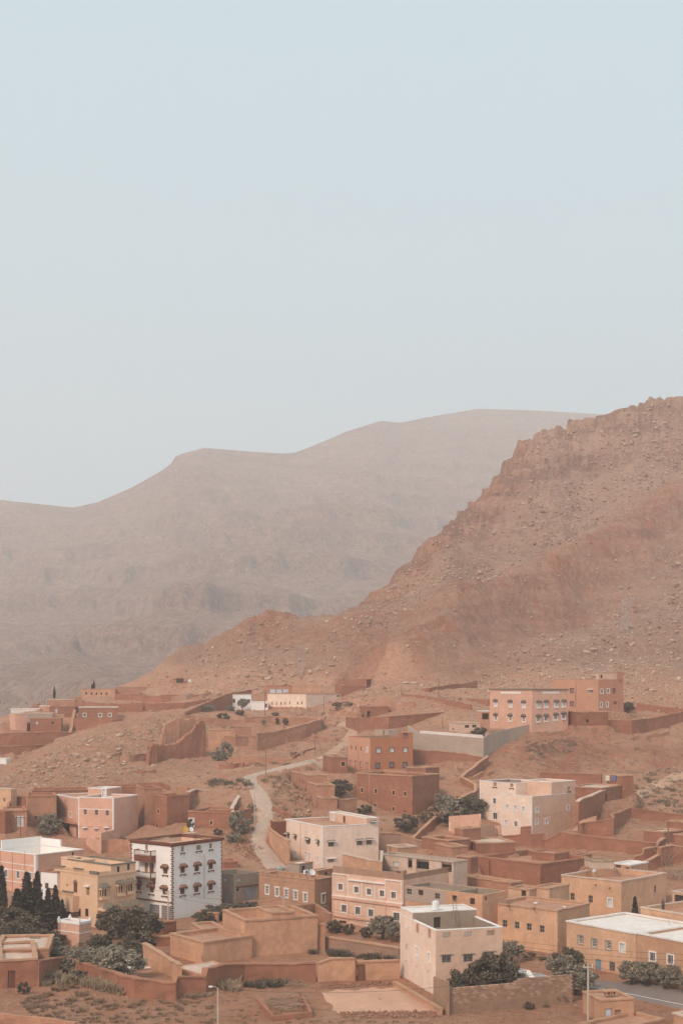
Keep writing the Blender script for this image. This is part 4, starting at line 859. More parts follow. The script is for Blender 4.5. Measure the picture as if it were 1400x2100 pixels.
# concrete terrace and top pink houses
wall_run('long grey concrete terrace wall with white railing below the top pink house', 's', [(595, 470, 640, 325), (600, 475, 690, 318), (700, 540, 690, 315), (1270, 585, 745, 311), (1310, 545, 735, 314), (1500, 500, 600, 322), (1640, 470, 560, 326), (1800, 440, 520, 330), (2000, 395, 470, 336)], 'concrete_light', .35, None, jit=.02)
wall_run('red adobe wall curving below the concrete terrace', 's', [(640, 690, 800), (900, 705, 800), (1100, 725, 800), (1260, 755, 800)], 'adobe', .5, 'coping')
wall_run('red adobe wall descending to the terraced plot', 's', [(1310, 750, 830), (1190, 840, 930), (1070, 935, 990), (1200, 1000, 1060), (1200, 1060, 1130), (1000, 1160, 1260), (875, 1262, 1340), (735, 1392, 1455), (640, 1485, 1540)], 'adobe', .5, 'coping')
h = House('top_pink_house', 'upper pink house with hooded white windows on the terrace', 'c', (245, 213), (497, 218), (712, 213), 472, 'pink_plaster', d=326, th=33, par=.5, cap=True, capmat='tile_green', ch=.22, co=.2, roofmat='roof_pale')
h.win('L', [(280, 300), (368, 304), (448, 307)], .95, 1.15, 'darkhood'); h.win('L', [(280, 383), (367, 387), (447, 391)], .95, 1.15, 'darkhood2'); h.win('R', [(536, 307), (580, 305), (640, 304), (686, 302)], .95, 1.15, 'darkhood'); h.win('R', [(534, 391), (579, 388), (637, 381), (684, 375)], .95, 1.15, 'darkhood2')
for f_, x0_, x1_ in (('L', 310, 430), ('R', 560, 660)):
    a_, z_ = h.loc(f_, (x0_, 236)); b_, _ = h.loc(f_, (x1_, 236)); h.trim(f_, min(a_, b_), max(a_, b_), z_ - .18, z_ + .28, 'white_trim', 'name_panel', .04)
h.tower((500, 212), 345, 690, 190, par=.05, mat='pale_pink', capmat='pale_pink', z0=h.zr); h.build(); TOPP = h
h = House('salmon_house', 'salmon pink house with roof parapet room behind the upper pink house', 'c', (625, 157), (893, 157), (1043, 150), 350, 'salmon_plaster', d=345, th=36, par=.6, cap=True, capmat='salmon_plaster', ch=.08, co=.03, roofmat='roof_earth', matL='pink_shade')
h.win('L', [(847, 228)], 1.3, .9, 'whitehood'); h.win('L', [(735, 222), (735, 300)], 1.1, 1.0, 'dim'); h.win('R', [(914, 227), (951, 225)], .75, 1.0, 'white'); h.win('R', [(985, 223)], .8, 1.0, 'dim'); h.win('R', [(910, 308), (946, 306)], .7, 1.1, 'white'); h.win('R', [(991, 295)], .8, .5, 'dim')
h.tower((1004, 155), 985, 1045, 113, snap='R', par=.05, right=True, capmat='salmon_plaster', wins=(('R', (1024, 166), .5, .5, 'dim'),)); h.tower((905, 155), 885, 1003, 118, par=.05, mat='pale_pink', capmat='salmon_plaster', wins=(('R', (912, 138), .8, .8, 'void'),)); h.pil('L', 758, 180, 320, .08, 'brown_trim'); h.build(); SAL = h
h = adobe('dark red adobe shed beside the concrete wall end', 'c', (735, 345), (760, 352), (952, 340), 430, d=330, th=12, LL=6, par=.08, capmat='coping', mat='adobe_dark'); h.win('R', [(827, 405)], .7, .8, 'rough'); h.build()
wall_run('buttressed red adobe wall right of the dark shed', 'c', [(830, 392, 440), (968, 402, 470), (1090, 405, 487), (1225, 388, 460), (1400, 350, 415), (1500, 345, 400)], 'adobe', .5, 'coping_red')
wall_run('far adobe yard wall behind the buttressed wall', 'c', [(1120, 295, 340), (1250, 315, 350), (1400, 330, 380)], 'adobe', .45, None)
h = House('pink_porch', 'pale pink porch building with dark openings left of the upper pink house', 's', (945, 440), (1052, 452), (1240, 455), 530, 'pale_pink', d=318, th=14, LL=7, par=.06, capmat='roof_pale', roofmat='roof_pale'); h.win('R', [(1125, 480), (1190, 478)], 1.0, .6, 'void'); h.win('L', [(1000, 505)], 1.0, .6, 'void'); h.build()
h = House('stair_porch', 'tiled stair porch with white rail against the upper pink house', 's', (1240, 300), (1255, 345), (1325, 345), 470, 'pink_shade', d=324, th=12, LL=3, par=.1, capmat='white_trim', cat='porch', plat=0); h.win('R', [(1285, 390)], 1.6, 1.4, 'hole'); h.build()
# right compound of red adobe
wall_run('red adobe rear wall of the compound with two signs', 'r', [(30, 118, 250, 296), (400, 130, 240, 292), (620, 135, 230, 289)], 'adobe', .5, 'coping_red')
h = adobe('red adobe compound house with two wall signs by the lane', 'r', (625, 138), (816, 150), (925, 140), 300, d=281, th=20, LL=6, par=.06, capmat='coping'); h.build(); SIGNH = h
h = adobe('long adobe compound range with pale roof and doorway on the lane', 'r', (440, 250), (622, 268), (822, 205), 395, d=274, th=55, LL=7, par=.06, capmat='coping', roofmat='roof_pale', LR=10); h.win('R', [(662, 358)], .8, 1.7, 'doorb'); h.build()
wall_run('adobe wall with pale coping running down beside the lane', 'r', [(640, 285, 400, 275), (430, 370, 460, 264), (385, 390, 480, 262)], 'adobe', .6, 'roof_pale')
wall_run('adobe wall of the rubble yard below the lane', 'r', [(412, 610, 720), (620, 575, 725), (725, 555, 720), (720, 520, 650), (890, 455, 560), (1130, 490, 560), (1400, 520, 580)], 'adobe', .6, 'coping_red')
wall_run('tall crumbling red adobe wall crossing below the rubble yard', 'r', [(70, 770, 840), (230, 695, 830), (250, 690, 830), (650, 745, 870), (900, 770, 890), (1140, 795, 900)], 'adobe', .6, 'coping_red', jit=.16)
wall_run('stepped red adobe wall with rounded coping on the right', 'r', [(930, 920, 980), (1010, 900, 975), (1020, 850, 975), (1145, 830, 950), (1155, 780, 950), (1215, 745, 900)], 'adobe', .6, 'coping')
wall_run('second stepped adobe wall beside the woodpile', 'r', [(1040, 970, 1050), (1170, 900, 1010), (1172, 835, 1010), (1290, 810, 980), (1420, 835, 980)], 'adobe', .6, 'coping')
h = adobe('adobe shed with pale roof beside the pole on the right', 'r', (1020, 682), (1215, 690), (1400, 645), 790, d=252, th=40, par=.08, capmat='coping', roofmat='roof_pale'); h.build()
adobe('red adobe house at the right edge above the woodpile', 'r', (1310, 712), (1420, 720), (1500, 690), 860, d=246, th=40, par=.15, capmat='coping').build()
adobe('pale roofed adobe house at the right edge behind the pole', 'r', (1240, 590), (1450, 600), (1560, 570), 660, d=264, th=40, par=.08, capmat='coping', roofmat='roof_pale').build()
h = House('white_lean_to', 'low whitewashed rubble hut behind the large ochre house', 'g', (848, 538), (872, 548), (985, 535), 590, 'roof_pale', d=222, th=14, LL=4, par=.05, capmat='straw', cat='hut', jit=.08); h.build()
# middle distance
h = House('school_white', 'white house with three dark windows left of the glass veranda house', 'b', (118, 242), (128, 245), (278, 248), 345, 'white_plaster', d=415, th=10, LL=9, par=.4, capmat='coping', LR=None); h.win('R', [(147, 282), (175, 284)], .8, 1.1, 'doorb'); h.win('R', [(262, 286)], 1.1, 1.1, 'doorb'); h.build()
h = House('low_white_range', 'low pale range with two openings beside the white house', 'b', (240, 286), (275, 290), (378, 285), 340, 'white_plaster', d=413, th=8, LL=6, par=.2, capmat='white_trim'); h.win('R', [(365, 312)], .8, 1.2, 'doorb'); h.build()
h = House('cream_range', 'cream house with row of slit windows and glazed veranda above', 'b', (375, 252), (605, 243), (818, 235), 322, 'blush_plaster', d=408, th=47, par=.3, capmat='coping', jit=.04); h.win('L', [(403, 300), (429, 300), (455, 299), (481, 298), (507, 297), (555, 297), (581, 297)], .45, .8, 'rough'); h.win('R', [(797, 268)], 1.0, 1.8, 'void'); h.build()
h = House('veranda_house', 'low red house with long glazed veranda on top of the cream range', 'b', (358, 192), (372, 196), (520, 192), 262, 'salmon_plaster', d=432, th=7, LL=7, par=.1, capmat='coping_red', plat=0); h.win('R', [(405, 226), (444, 227), (483, 226)], 1.75, 1.45, 'pale'); h.build()
adobe('pale adobe range right of the glazed veranda', 'b', (515, 205), (525, 200), (710, 200), 260, d=430, th=7, LL=8, par=.2, mat='mud_plaster', plat=0, capmat='coping').build()
adobe('tall dark adobe block at the right end of the cream range', 'b', (800, 185), (965, 158), (1026, 155), 240, d=425, th=50, par=.4, capmat='coping_red').build()
adobe('stepped adobe wing before the tall dark block', 'b', (775, 200), (820, 198), (968, 178), 285, d=418, th=20, LL=6, par=.3, capmat='coping_red').build()
h = adobe('red adobe shed with dark doorway on the upper track', 'b', (900, 318), (968, 322), (1098, 318), 388, d=372, th=15, LL=7, par=.06, capmat='coping_red'); h.win('R', [(978, 365)], .8, 1.8, 'rough'); h.build()
wall_run('long adobe wall of the upper compound', 'b', [(848, 385, 440), (920, 390, 470), (1100, 380, 460, 352), (1300, 365, 440, 358), (1420, 355, 420, 362), (1560, 300, 380, 375)], 'adobe', .5, 'coping_red')
wall_run('adobe terrace wall on the slope behind the upper compound', 's', [(720, 140, 210, 386), (790, 135, 225, 382), (1040, 95, 170, 396), (1045, 105, 165, 396), (1210, 70, 110, 402)], 'adobe', .5, None)
wall_run('lower adobe terrace wall behind the upper compound', 's', [(540, 190, 215, 384), (700, 200, 225, 378), (805, 215, 260, 374), (1160, 285, 330, 362)], 'adobe', .5, None)
wall_run('faint adobe wall left of the upper pink house', 's', [(870, 190, 225, 384), (1100, 225, 265, 376), (1320, 240, 290, 366)], 'adobe', .5, None)
wall_run('tan adobe courtyard wall with small trees inside', 'b', [(240, 385, 450, 392), (400, 378, 440, 394), (690, 392, 440, 390), (692, 395, 480, 372), (600, 425, 495, 366), (400, 475, 525, 358), (310, 480, 540, 354)], 'adobe_light', .5, 'coping')
h = adobe('tan adobe house with stepped roofs by the ruined tower', 'b', (5, 455), (30, 462), (180, 495), 575, d=352, th=8, LL=10, par=.2, mat='mud_plaster', capmat='coping'); h.win('R', [(110, 545)], .5, .8, 'rough'); h.build()
adobe('low adobe outbuilding right of the stepped roofs', 'b', (95, 470), (185, 500), (262, 480), 555, d=348, th=35, par=.2, mat='adobe_light', capmat='coping').build()
adobe('small adobe room at the corner of the courtyard wall', 'b', (180, 435), (200, 440), (278, 430), 500, d=366, th=12, LL=6, par=.2, mat='adobe_light', capmat='coping').build()
wall_run('long diagonal adobe wall climbing past the white house', 'a', [(820, 510, 545, 352), (930, 460, 500, 360), (1090, 375, 420, 378), (1110, 350, 370, 392), (1230, 295, 340, 402), (1345, 245, 305, 412), (1500, 215, 270, 425)], 'adobe', .5, None, jit=.14)
wall_run('pale adobe wall between the ruin and the white house', 'a', [(1080, 365, 400, 376), (1240, 385, 420, 378), (1450, 400, 430, 382)], 'adobe_light', .45, None)
# ruined tower (pisé)
def ruin():
    rr = random.Random(5)
    def rough(pts, n=4, a=10):
        out = []
        for (x0, y0, b0), (x1, y1, b1) in zip(pts, pts[1:]):
            for k in range(n): t = k / n; out.append((x0 + (x1 - x0) * t, y0 + (y1 - y0) * t + rr.uniform(-a, a), b0 + (b1 - b0) * t + 14))
        return out + [(pts[-1][0], pts[-1][1], pts[-1][2] + 14)]
    dd = lambda pts, d0, k: [(x, y, b, d0 + (x - 930) * k) for x, y, b in pts]
    wall_run('tall broken rear wall of the ruined adobe tower', 'a', dd(rough([(965, 530, 600), (972, 460, 600), (1000, 405, 590), (1065, 392, 580), (1130, 400, 575), (1180, 385, 570), (1222, 410, 560), (1226, 470, 560)]), 338, .02), 'adobe_light', 1.3, None, name='ruined_tower', jit=.2, cat='ruin', step=.5)
    wall_run('lower crumbling front wall of the ruined adobe tower', 'a', dd(rough([(932, 548, 655), (960, 545, 640), (1050, 540, 625), (1090, 500, 615), (1140, 480, 600), (1165, 430, 590), (1200, 400, 580), (1222, 425, 572)]), 331, .035), 'adobe', 1.2, None, name='ruined_wall', jit=.2, cat='ruin', step=.5)
    wall_run('low broken adobe stub left of the ruined tower', 'a', dd(rough([(880, 612, 680), (893, 560, 675), (905, 535, 668), (922, 545, 660), (930, 575, 655)], 3, 6), 330, .03), 'adobe', 1.5, None, name='ruined_wall', jit=.3, cat='ruin', step=.5)
ruin()
# far left hamlet
FL = [('far cream house with pale roof at the left edge of the hamlet', (-40, 345), (150, 348), (260, 350), 500, 'pink_plaster', 400, 25, 'roof_pale'),
      ('far long white roofed house above the cream house', (100, 295), (105, 300), (380, 295), 345, 'roof_white', 425, 8, 'roof_white'),
      ('far grey walled house right of the white roof', (255, 340), (262, 345), (508, 312), 400, 'concrete_light', 412, 8, 'roof_pale'),
      ('far red block house with two windows above the long wall', (285, 385), (292, 390), (588, 383), 515, 'adobe', 398, 8, 'coping'),
      ('far red house with three white framed windows', (735, 262), (762, 285), (1133, 283), 400, 'adobe', 410, 12, 'roof_white'),
      ('far tan house with five slit windows near the cypress', (775, 105), (780, 110), (1103, 100), 185, 'mud_plaster', 455, 7, 'coping'),
      ('far pale range at the top right of the hamlet', (1090, 85), (1105, 92), (1395, 85), 150, 'adobe_light', 462, 7, 'coping'),
      ('far red house before the pale range', (1100, 155), (1105, 160), (1300, 155), 215, 'adobe', 445, 8, 'coping_red'),
      ('far small tan block on the pale range', (1200, 110), (1205, 115), (1340, 108), 165, 'adobe_light', 450, 10, 'coping'),
      ('far long adobe house with cream roof edge', (445, 205), (450, 212), (715, 208), 268, 'adobe_light', 436, 8, 'roof_pale'),
      ('far stepped adobe house left of the slit windows', (670, 180), (675, 190), (780, 150), 235, 'adobe_light', 444, 10, 'coping'),
      ('far dark adobe house below the cream roof edge', (470, 275), (478, 280), (720, 268), 345, 'adobe', 424, 8, 'coping_red'),
      ('far small red shed beside the sloping wall', (620, 290), (628, 340), (715, 335), 395, 'adobe', 414, 14, 'coping_red'),
      ('far tan cube above the grey walled house', (375, 268), (380, 272), (475, 268), 325, 'mud_plaster', 430, 9, 'roof_white'),
      ('far ochre block behind the tan cube', (300, 268), (306, 272), (460, 262), 320, 'adobe_light', 440, 9, 'coping'),
      ('far ochre cube house behind the boulder hill', (198, 722), (210, 728), (425, 715), 850, 'mud_plaster', 352, 8, 'coping'),
      ('far white house at the left edge behind the boulder hill', (-90, 770), (62, 778), (78, 776), 900, 'white_plaster', 344, 60, 'white_trim'),
      ('far pink flat house between the white house and ochre cube', (70, 825), (75, 832), (200, 828), 930, 'pink_plaster', 346, 9, 'coping'),
      ('far low red house below the grey wall', (148, 430), (152, 440), (290, 420), 515, 'adobe', 403, 8, 'coping')]
for lab, L_, C_, R_, b_, mt, d_, th_, cm in FL:
    h = House('hamlet_house', lab, 'l', L_, C_, R_, b_, mt, d=d_, th=th_, LL=8, par=.5, capmat=cm, jit=.05, group='houses of the far hamlet', roofmat='roof_pale' if 'pale' in cm or 'white' in cm else 'roof_earth')
    if 'three white' in lab: h.win('R', [(812, 355), (962, 357), (1052, 355)], .8, .9, 'white')
    if 'two windows' in lab: h.win('R', [(355, 432)], .7, .8, 'pale'); h.win('R', [(505, 430)], .6, .7, 'rough')
    if 'five slit' in lab: h.win('R', [(828, 150), (878, 150), (925, 152), (972, 151), (1022, 152)], .5, .8, 'rough')
    if 'dark adobe' in lab: h.win('R', [(540, 318)], .7, 1.3, 'pale')
    if 'left edge of the hamlet' in lab: h.win('L', [(8, 425)], .8, .8, 'rough')
    h.build()
wall_run('long far red wall with two tiny windows', 'l', [(-120, 545, 660, 384), (200, 530, 645, 386), (580, 522, 620, 390), (830, 548, 590, 394)], 'adobe', .6, 'coping_red')
wall_run('lower long far red wall behind the boulder hill', 'l', [(-120, 670, 780, 366), (300, 650, 740, 370), (620, 632, 690, 376)], 'adobe', .6, 'coping_red')
wall_run('sloping tan wall beside the far three window house', 'l', [(672, 520, 545, 399), (690, 430, 500, 403), (715, 305, 395, 412)], 'adobe_light', .8, None)
wall_run('far red garden wall in front of the three window house', 'l', [(705, 388, 440, 403), (1075, 405, 470, 400), (1180, 392, 450, 402)], 'adobe', .5, 'coping_red')
wall_run('diagonal red wall at the left edge of the boulder hill', 'l', [(-40, 960, 990, 333), (200, 840, 870, 340), (430, 720, 745, 348)], 'adobe', .5, None)
wall_run('far red terrace wall winding right of the hamlet', 'l', [(720, 225, 260, 432), (970, 240, 280, 428), (1180, 250, 300, 425), (1370, 240, 290, 425)], 'adobe', .5, None)
wall_run('upper far red terrace wall right of the hamlet', 'a', [(690, 245, 285, 445), (945, 258, 285, 440), (975, 250, 290, 438), (1180, 250, 290, 436), (1255, 235, 275, 438), (1140, 215, 240, 448), (1045, 195, 225, 455)], 'adobe', .5, 'coping_red')
wall_run('middle far red terrace wall right of the hamlet', 'a', [(855, 290, 320, 428), (900, 300, 340, 422), (1100, 295, 330, 424), (1260, 270, 300, 430)], 'adobe', .5, None)
wall_run('low far wall above the glazed veranda house', 'a', [(1260, 195, 215, 452), (1400, 200, 225, 448), (1560, 195, 220, 446)], 'adobe_light', .5, None)
h = House('hill_hut', 'tiny dark shelter with white tank on the far slope', 'a', (1048, 145), (1055, 146), (1100, 146), 178, 'adobe_dark', th=8, LL=5, par=.1, cat='hut'); h.win('R', [(1075, 164)], 2.0, 1.2, 'void'); h.build()

adobe('adobe roofs behind the pink house at the hill foot', 'z', (872, 238), (885, 258), (1335, 240), 380, d=286, th=10, LL=6, par=.2).build()
wall_run('brown stone wall right of the pale pink villa', 'e', [(922, 375, 470), (1050, 380, 465), (1180, 425, 480)], 'stone', .5, 'coping')
wall_run('low terrace wall on the slope under the concrete terrace', 'c', [(345, 575, 592), (450, 605, 622), (565, 636, 652)], 'adobe_light', .5, None)
wall_run('low terrace wall left of the path bend', 't', [(20, 205, 240), (170, 215, 250)], 'adobe_light', .4, None)
wall_run('adobe yard wall at the left edge below the boulders', 'z', [(-40, 500, 560), (60, 470, 530), (120, 345, 400, 288), (250, 355, 400, 287)], 'adobe', .5, 'coping_red')
wall_run('adobe terrace wall on the boulder hill foot', 'a', [(560, 785, 810), (760, 780, 800), (960, 770, 800), (1010, 790, 815)], 'adobe', .5, None)
wall_run('broken terrace wall halfway up the boulder hill', 'a', [(720, 610, 640), (770, 605, 640), (880, 600, 622)], 'adobe_light', .6, None, jit=.2)
wall_run('low wall along the foot of the mountain right of the salmon house', 'c', [(1045, 330, 345), (1110, 320, 336), (1200, 322, 340)], 'adobe', .4, None)
adobe('small adobe hut on the slope above the tan courtyard', 'b', (560, 345), (575, 350), (640, 345), 372, d=402, th=12, LL=4, par=.1, plat=.5).build()
adobe('adobe shed left of the concrete house', 'w', (1150, 395), (1160, 402), (1330, 398), 470, d=240, th=12, LL=4, par=.1).build()

_tr = random.Random(21)
TERR_W = [((455, 1500), (500, 1497)), ((560, 1552), (620, 1546)), ((450, 1575), (500, 1570)), ((330, 1440), (395, 1430)), ((405, 1432), (455, 1426)), ((640, 1512), (690, 1520)), ((770, 1452), (850, 1446)), ((860, 1440), (930, 1436)), ((740, 1470), (700, 1462)), ((1040, 1540), (1110, 1524)), ((1120, 1512), (1200, 1502)), ((960, 1600), (1010, 1585)), ((250, 1590), (320, 1584)), ((200, 1560), (250, 1548)), ((595, 1462), (660, 1466)), ((1290, 1520), (1370, 1508)), ((1330, 1700), (1395, 1712)), ((560, 1660), (600, 1680))]
for (xa, ya), (xb, yb) in TERR_W:
    n_ = 5; pts = []
    for k in range(n_ + 1):
        t_ = k / n_; x_ = xa + (xb - xa) * t_; y_ = ya + (yb - ya) * t_ + _tr.uniform(-1.5, 1.5); pts.append((x_, y_ - _tr.uniform(4, 9), y_ + 1))
    wall_run('low crumbling terrace wall on the open slope', 'k', pts, _tr.choice(('adobe', 'adobe_light', 'stone')), .5, None, name='terrace_wall', jit=.2, group='terrace walls on the slope', step=.8)
# ------------------------------------------------------------------ ground sheet of the valley and the near mountain
GX = np.arange(-520, 1921, 3.0); GU = (GX - 700) / F
GD = np.exp(np.arange(math.log(126), math.log(1050), .0042)); NU, ND = len(GU), len(GD)
SKX = np.array([-600, 270, 400, 470, 530, 580, 640, 710, 780, 850, 890, 1000, 1060, 1130, 1230, 1340, 1400, 1900]); SKY = np.array([1500, 1393, 1335, 1290, 1258, 1262, 1270, 1252, 1208, 1136, 1095, 1002, 910, 876, 852, 816, 814, 790])
def seg_dist(x, y, pts):
    best = np.full(x.shape, 1e9)
    for a, b in zip(pts, pts[1:]):
        ax, ay = a[0], a[1]; dx, dy = b[0] - ax, b[1] - ay; t = np.clip(((x - ax) * dx + (y - ay) * dy) / (dx * dx + dy * dy + 1e-9), 0, 1)
        best = np.minimum(best, np.hypot(x - ax - t * dx, y - ay - t * dy))
    return best
def place(p): d = hit(p); return at(p, d)
SPUR = [place(p) for p in ((1400, 1015), (1325, 1075), (1265, 1110), (1200, 1150), (1125, 1200), (1050, 1225), (1000, 1250), (940, 1285), (900, 1330), (850, 1355), (812, 1388))]
KNOB = [place(p) for p in ((500, 1290), (540, 1268), (600, 1290), (680, 1300), (760, 1280))]
GULLY = [place(p) for p in ((1290, 1150), (1230, 1220), (1110, 1240), (1010, 1300), (985, 1370), (960, 1395))]
CUT = [place(p) for p in ((1150, 1552), (1250, 1545), (1360, 1558))]
EMB = [place(p) for p in ((590, 1580), (575, 1640), (600, 1690), (640, 1660))]
def terrain():
    uu, dd = np.meshgrid(GU, GD); X = uu * dd; Y = dd; Z = land(X.ravel(), Y.ravel()).reshape(X.shape)
    PY = HZ + (CZ - Z) * F / dd; PXX = uu * F + 700
    sky = np.interp(PXX, SKX, SKY)
    hill = sstep(np.interp(PXX, [430, 520, 1000, 1100, 1400], [1400, 1412, 1412, 1402, 1445]), np.interp(PXX, [430, 520, 1000, 1100, 1400], [1340, 1345, 1350, 1345, 1350]), PY) * sstep(372, 440, dd)
    # spurs and gullies
    ds = seg_dist(X, Y, SPUR); Z += 12.0 * np.exp(-(ds / 13) ** 2) * sstep(360, 420, dd); rill = X * .53 + Y * .85 + 3 * fbm(X / 12, Y / 12, 2, 15); Z += 1.1 * np.exp(-((ds - 10) / 10) ** 2) * sstep(360, 420, dd) * (ridged(rill / 6, ds / 60, 3, 16) - .5)
    Z -= 4.0 * np.exp(-(seg_dist(X, Y, GULLY) / 12) ** 2)
    Z += 3.0 * np.exp(-(seg_dist(X, Y, KNOB) / 10) ** 2)
    wx = X + 18 * fbm(X / 60, Y / 60, 3, 40); wy = Y + 18 * fbm(X / 60 + 9, Y / 60, 3, 41)
    s = wx * .62 - wy * .78; tt = wx * .78 + wy * .62
    Z += hill * (9.5 * (ridged(s / 46, tt / 150, 5, 11) - .55) + 4.6 * (ridged(s / 13, tt / 40, 4, 12) - .55) + 1.8 * fbm(X / 9, Y / 9, 4, 13) + .75 * fbm(X / 2.6, Y / 2.6, 3, 14))
    # rock bands below the crest: stepped strata with flutes
    up = PY - sky; bandw = np.interp(PXX, [600, 780, 1000, 1100, 1400], [10, 70, 70, 95, 125])
    band = sstep(1.15, .75, up / bandw) * sstep(640, 800, PXX) * sstep(480, 560, dd)
    strat = Z + 5 * fbm(X / 50, Y / 50, 3, 21); step = 9.0; fr = (strat / step) % 1.0
    bw = np.interp(PXX, [700, 1000, 1120, 1400], [.5, .6, .95, 1.0]); Z += band * bw * step * (sstep(.25, .60, fr) - fr) * .95
    Z += band * bw * (6.0 * (ridged(s / 15, tt / 60, 4, 22) - .55) + 3.4 * (ridged(s / 5.0, tt / 30, 3, 23) - .5) + 1.3 * fbm(X / 4, Y / 4, 3, 24))
    b2 = hill * sstep(.46, .58, vnoise(X / 70, Y / 70, 31)) * sstep(470, 560, dd); fr2 = ((Z + 3 * fbm(X / 30, Y / 30, 3, 33)) / 6.0) % 1.0
    Z += b2 * 6.0 * (sstep(.35, .58, fr2) - fr2) * .5
    # hold the crest line to the surveyed one
    pyv = HZ + (CZ - Z) * F / dd; act = np.where(dd > 300, pyv, 9e9).min(0); tgt = np.interp(GX, SKX, SKY); dl = tgt - act; kr = np.hanning(31); kr /= kr.sum()
    dl = np.convolve(np.pad(dl, 15, 'edge'), kr, 'valid'); dl = np.where((GX > 330), dl, 0)
    Z -= dl[None] * dd / F * sstep(420, 520, dd) * sstep(330, 450, PXX)
    # rough ground in the village, boulder hill, cut bank
    vill = 1 - hill; bh = sstep(290, 312, dd) * sstep(392, 370, dd) * sstep(520, 400, PXX)
    rough = .22 * fbm(X / 6, Y / 6, 4, 51) + .10 * fbm(X / 1.6, Y / 1.6, 3, 52)
    slope = sstep(232, 262, dd)
    rough = rough * (1 + 1.6 * slope) + slope * .55 * (ridged(X / 14, Y / 14, 4, 53) - .5)
    Z2 = Z + vill * rough + bh * (1.1 * fbm(X / 7, Y / 7, 4, 54) + .5 * fbm(X / 2, Y / 2, 3, 55))
    dc = seg_dist(X, Y, CUT); k = np.exp(-(dc / 9) ** 2); Z2 += k * (1.7 * (ridged(X / 5, Y / 9, 4, 56) - .45) + 2.2 * sstep(-.5, .5, fbm(X / 12, Y / 12, 2, 57)) - 1.0)
    calm = np.zeros_like(Z)
    flat = Z2
    for pts, hw in TRACKS:
        dist = seg_dist(X, Y, pts); m = sstep(hw + 2.0, hw + .3, dist); flat = flat * (1 - m) + land(X.ravel(), Y.ravel()).reshape(X.shape) * m; calm = np.maximum(calm, m)
    for ox, oy, th, lx, ly, zb, mg in PLATFORMS:
        c, sn = math.cos(th), math.sin(th); rx = (X - ox) * c + (Y - oy) * sn; ry = -(X - ox) * sn + (Y - oy) * c
        q = np.maximum(np.maximum(-rx, rx - lx), np.maximum(-ry, ry - ly)); m = sstep(mg + 1.6, .2, q)
        flat = flat * (1 - m) + zb * m
    Z = flat
    V = np.stack([X, Y, Z], -1).reshape(-1, 3)
    i = np.arange(ND - 1)[:, None] * NU + np.arange(NU - 1)[None]
    Q = np.stack([i, i + 1, i + 1 + NU, i + NU], -1).reshape(-1, 4)
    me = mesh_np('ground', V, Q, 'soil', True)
    red = np.exp(-(ds / 24) ** 2) * hill + .9 * np.exp(-(dc / 11) ** 2) + .75 * np.exp(-(seg_dist(X, Y, KNOB) / 14) ** 2) + .8 * band * sstep(1130, 1040, PXX) + .35 * vill
    red = np.clip(red * (.7 + .6 * fbm(X / 8, Y / 8, 3, 61)) + (.12 * fbm(X / 25, Y / 25, 3, 62) - .05) * hill, 0, 1)
    rub = np.clip(hill * (1 - red) * 1.0 + bh * .8 + slope * .35 * vill, 0, 1)
    q = Z * 1.0 - X * .10 + 4.0 * fbm(X / 45, Y / 45, 3, 81); bed_shade = vnoise(q / 2.3, s / 160, 82) * .6 + vnoise(q / .9, s / 60, 83) * .4
    bed_shade = sstep(.42, .62, bed_shade) * np.clip(.10 * hill + .68 * band + .16 * b2 + .25 * np.exp(-(ds / 26) ** 2) * hill, 0, 1)  # rock bed colour, darkened to stand in for shade under the ledges
    for nm, arr in (('red', red), ('rubble', rub), ('village', np.clip(vill, 0, 1)), ('bed_shade', bed_shade)):
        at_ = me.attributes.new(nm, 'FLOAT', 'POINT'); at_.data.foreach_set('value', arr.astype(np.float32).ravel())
    o = link('ground', me); tag(o, kind='structure')
    return Z
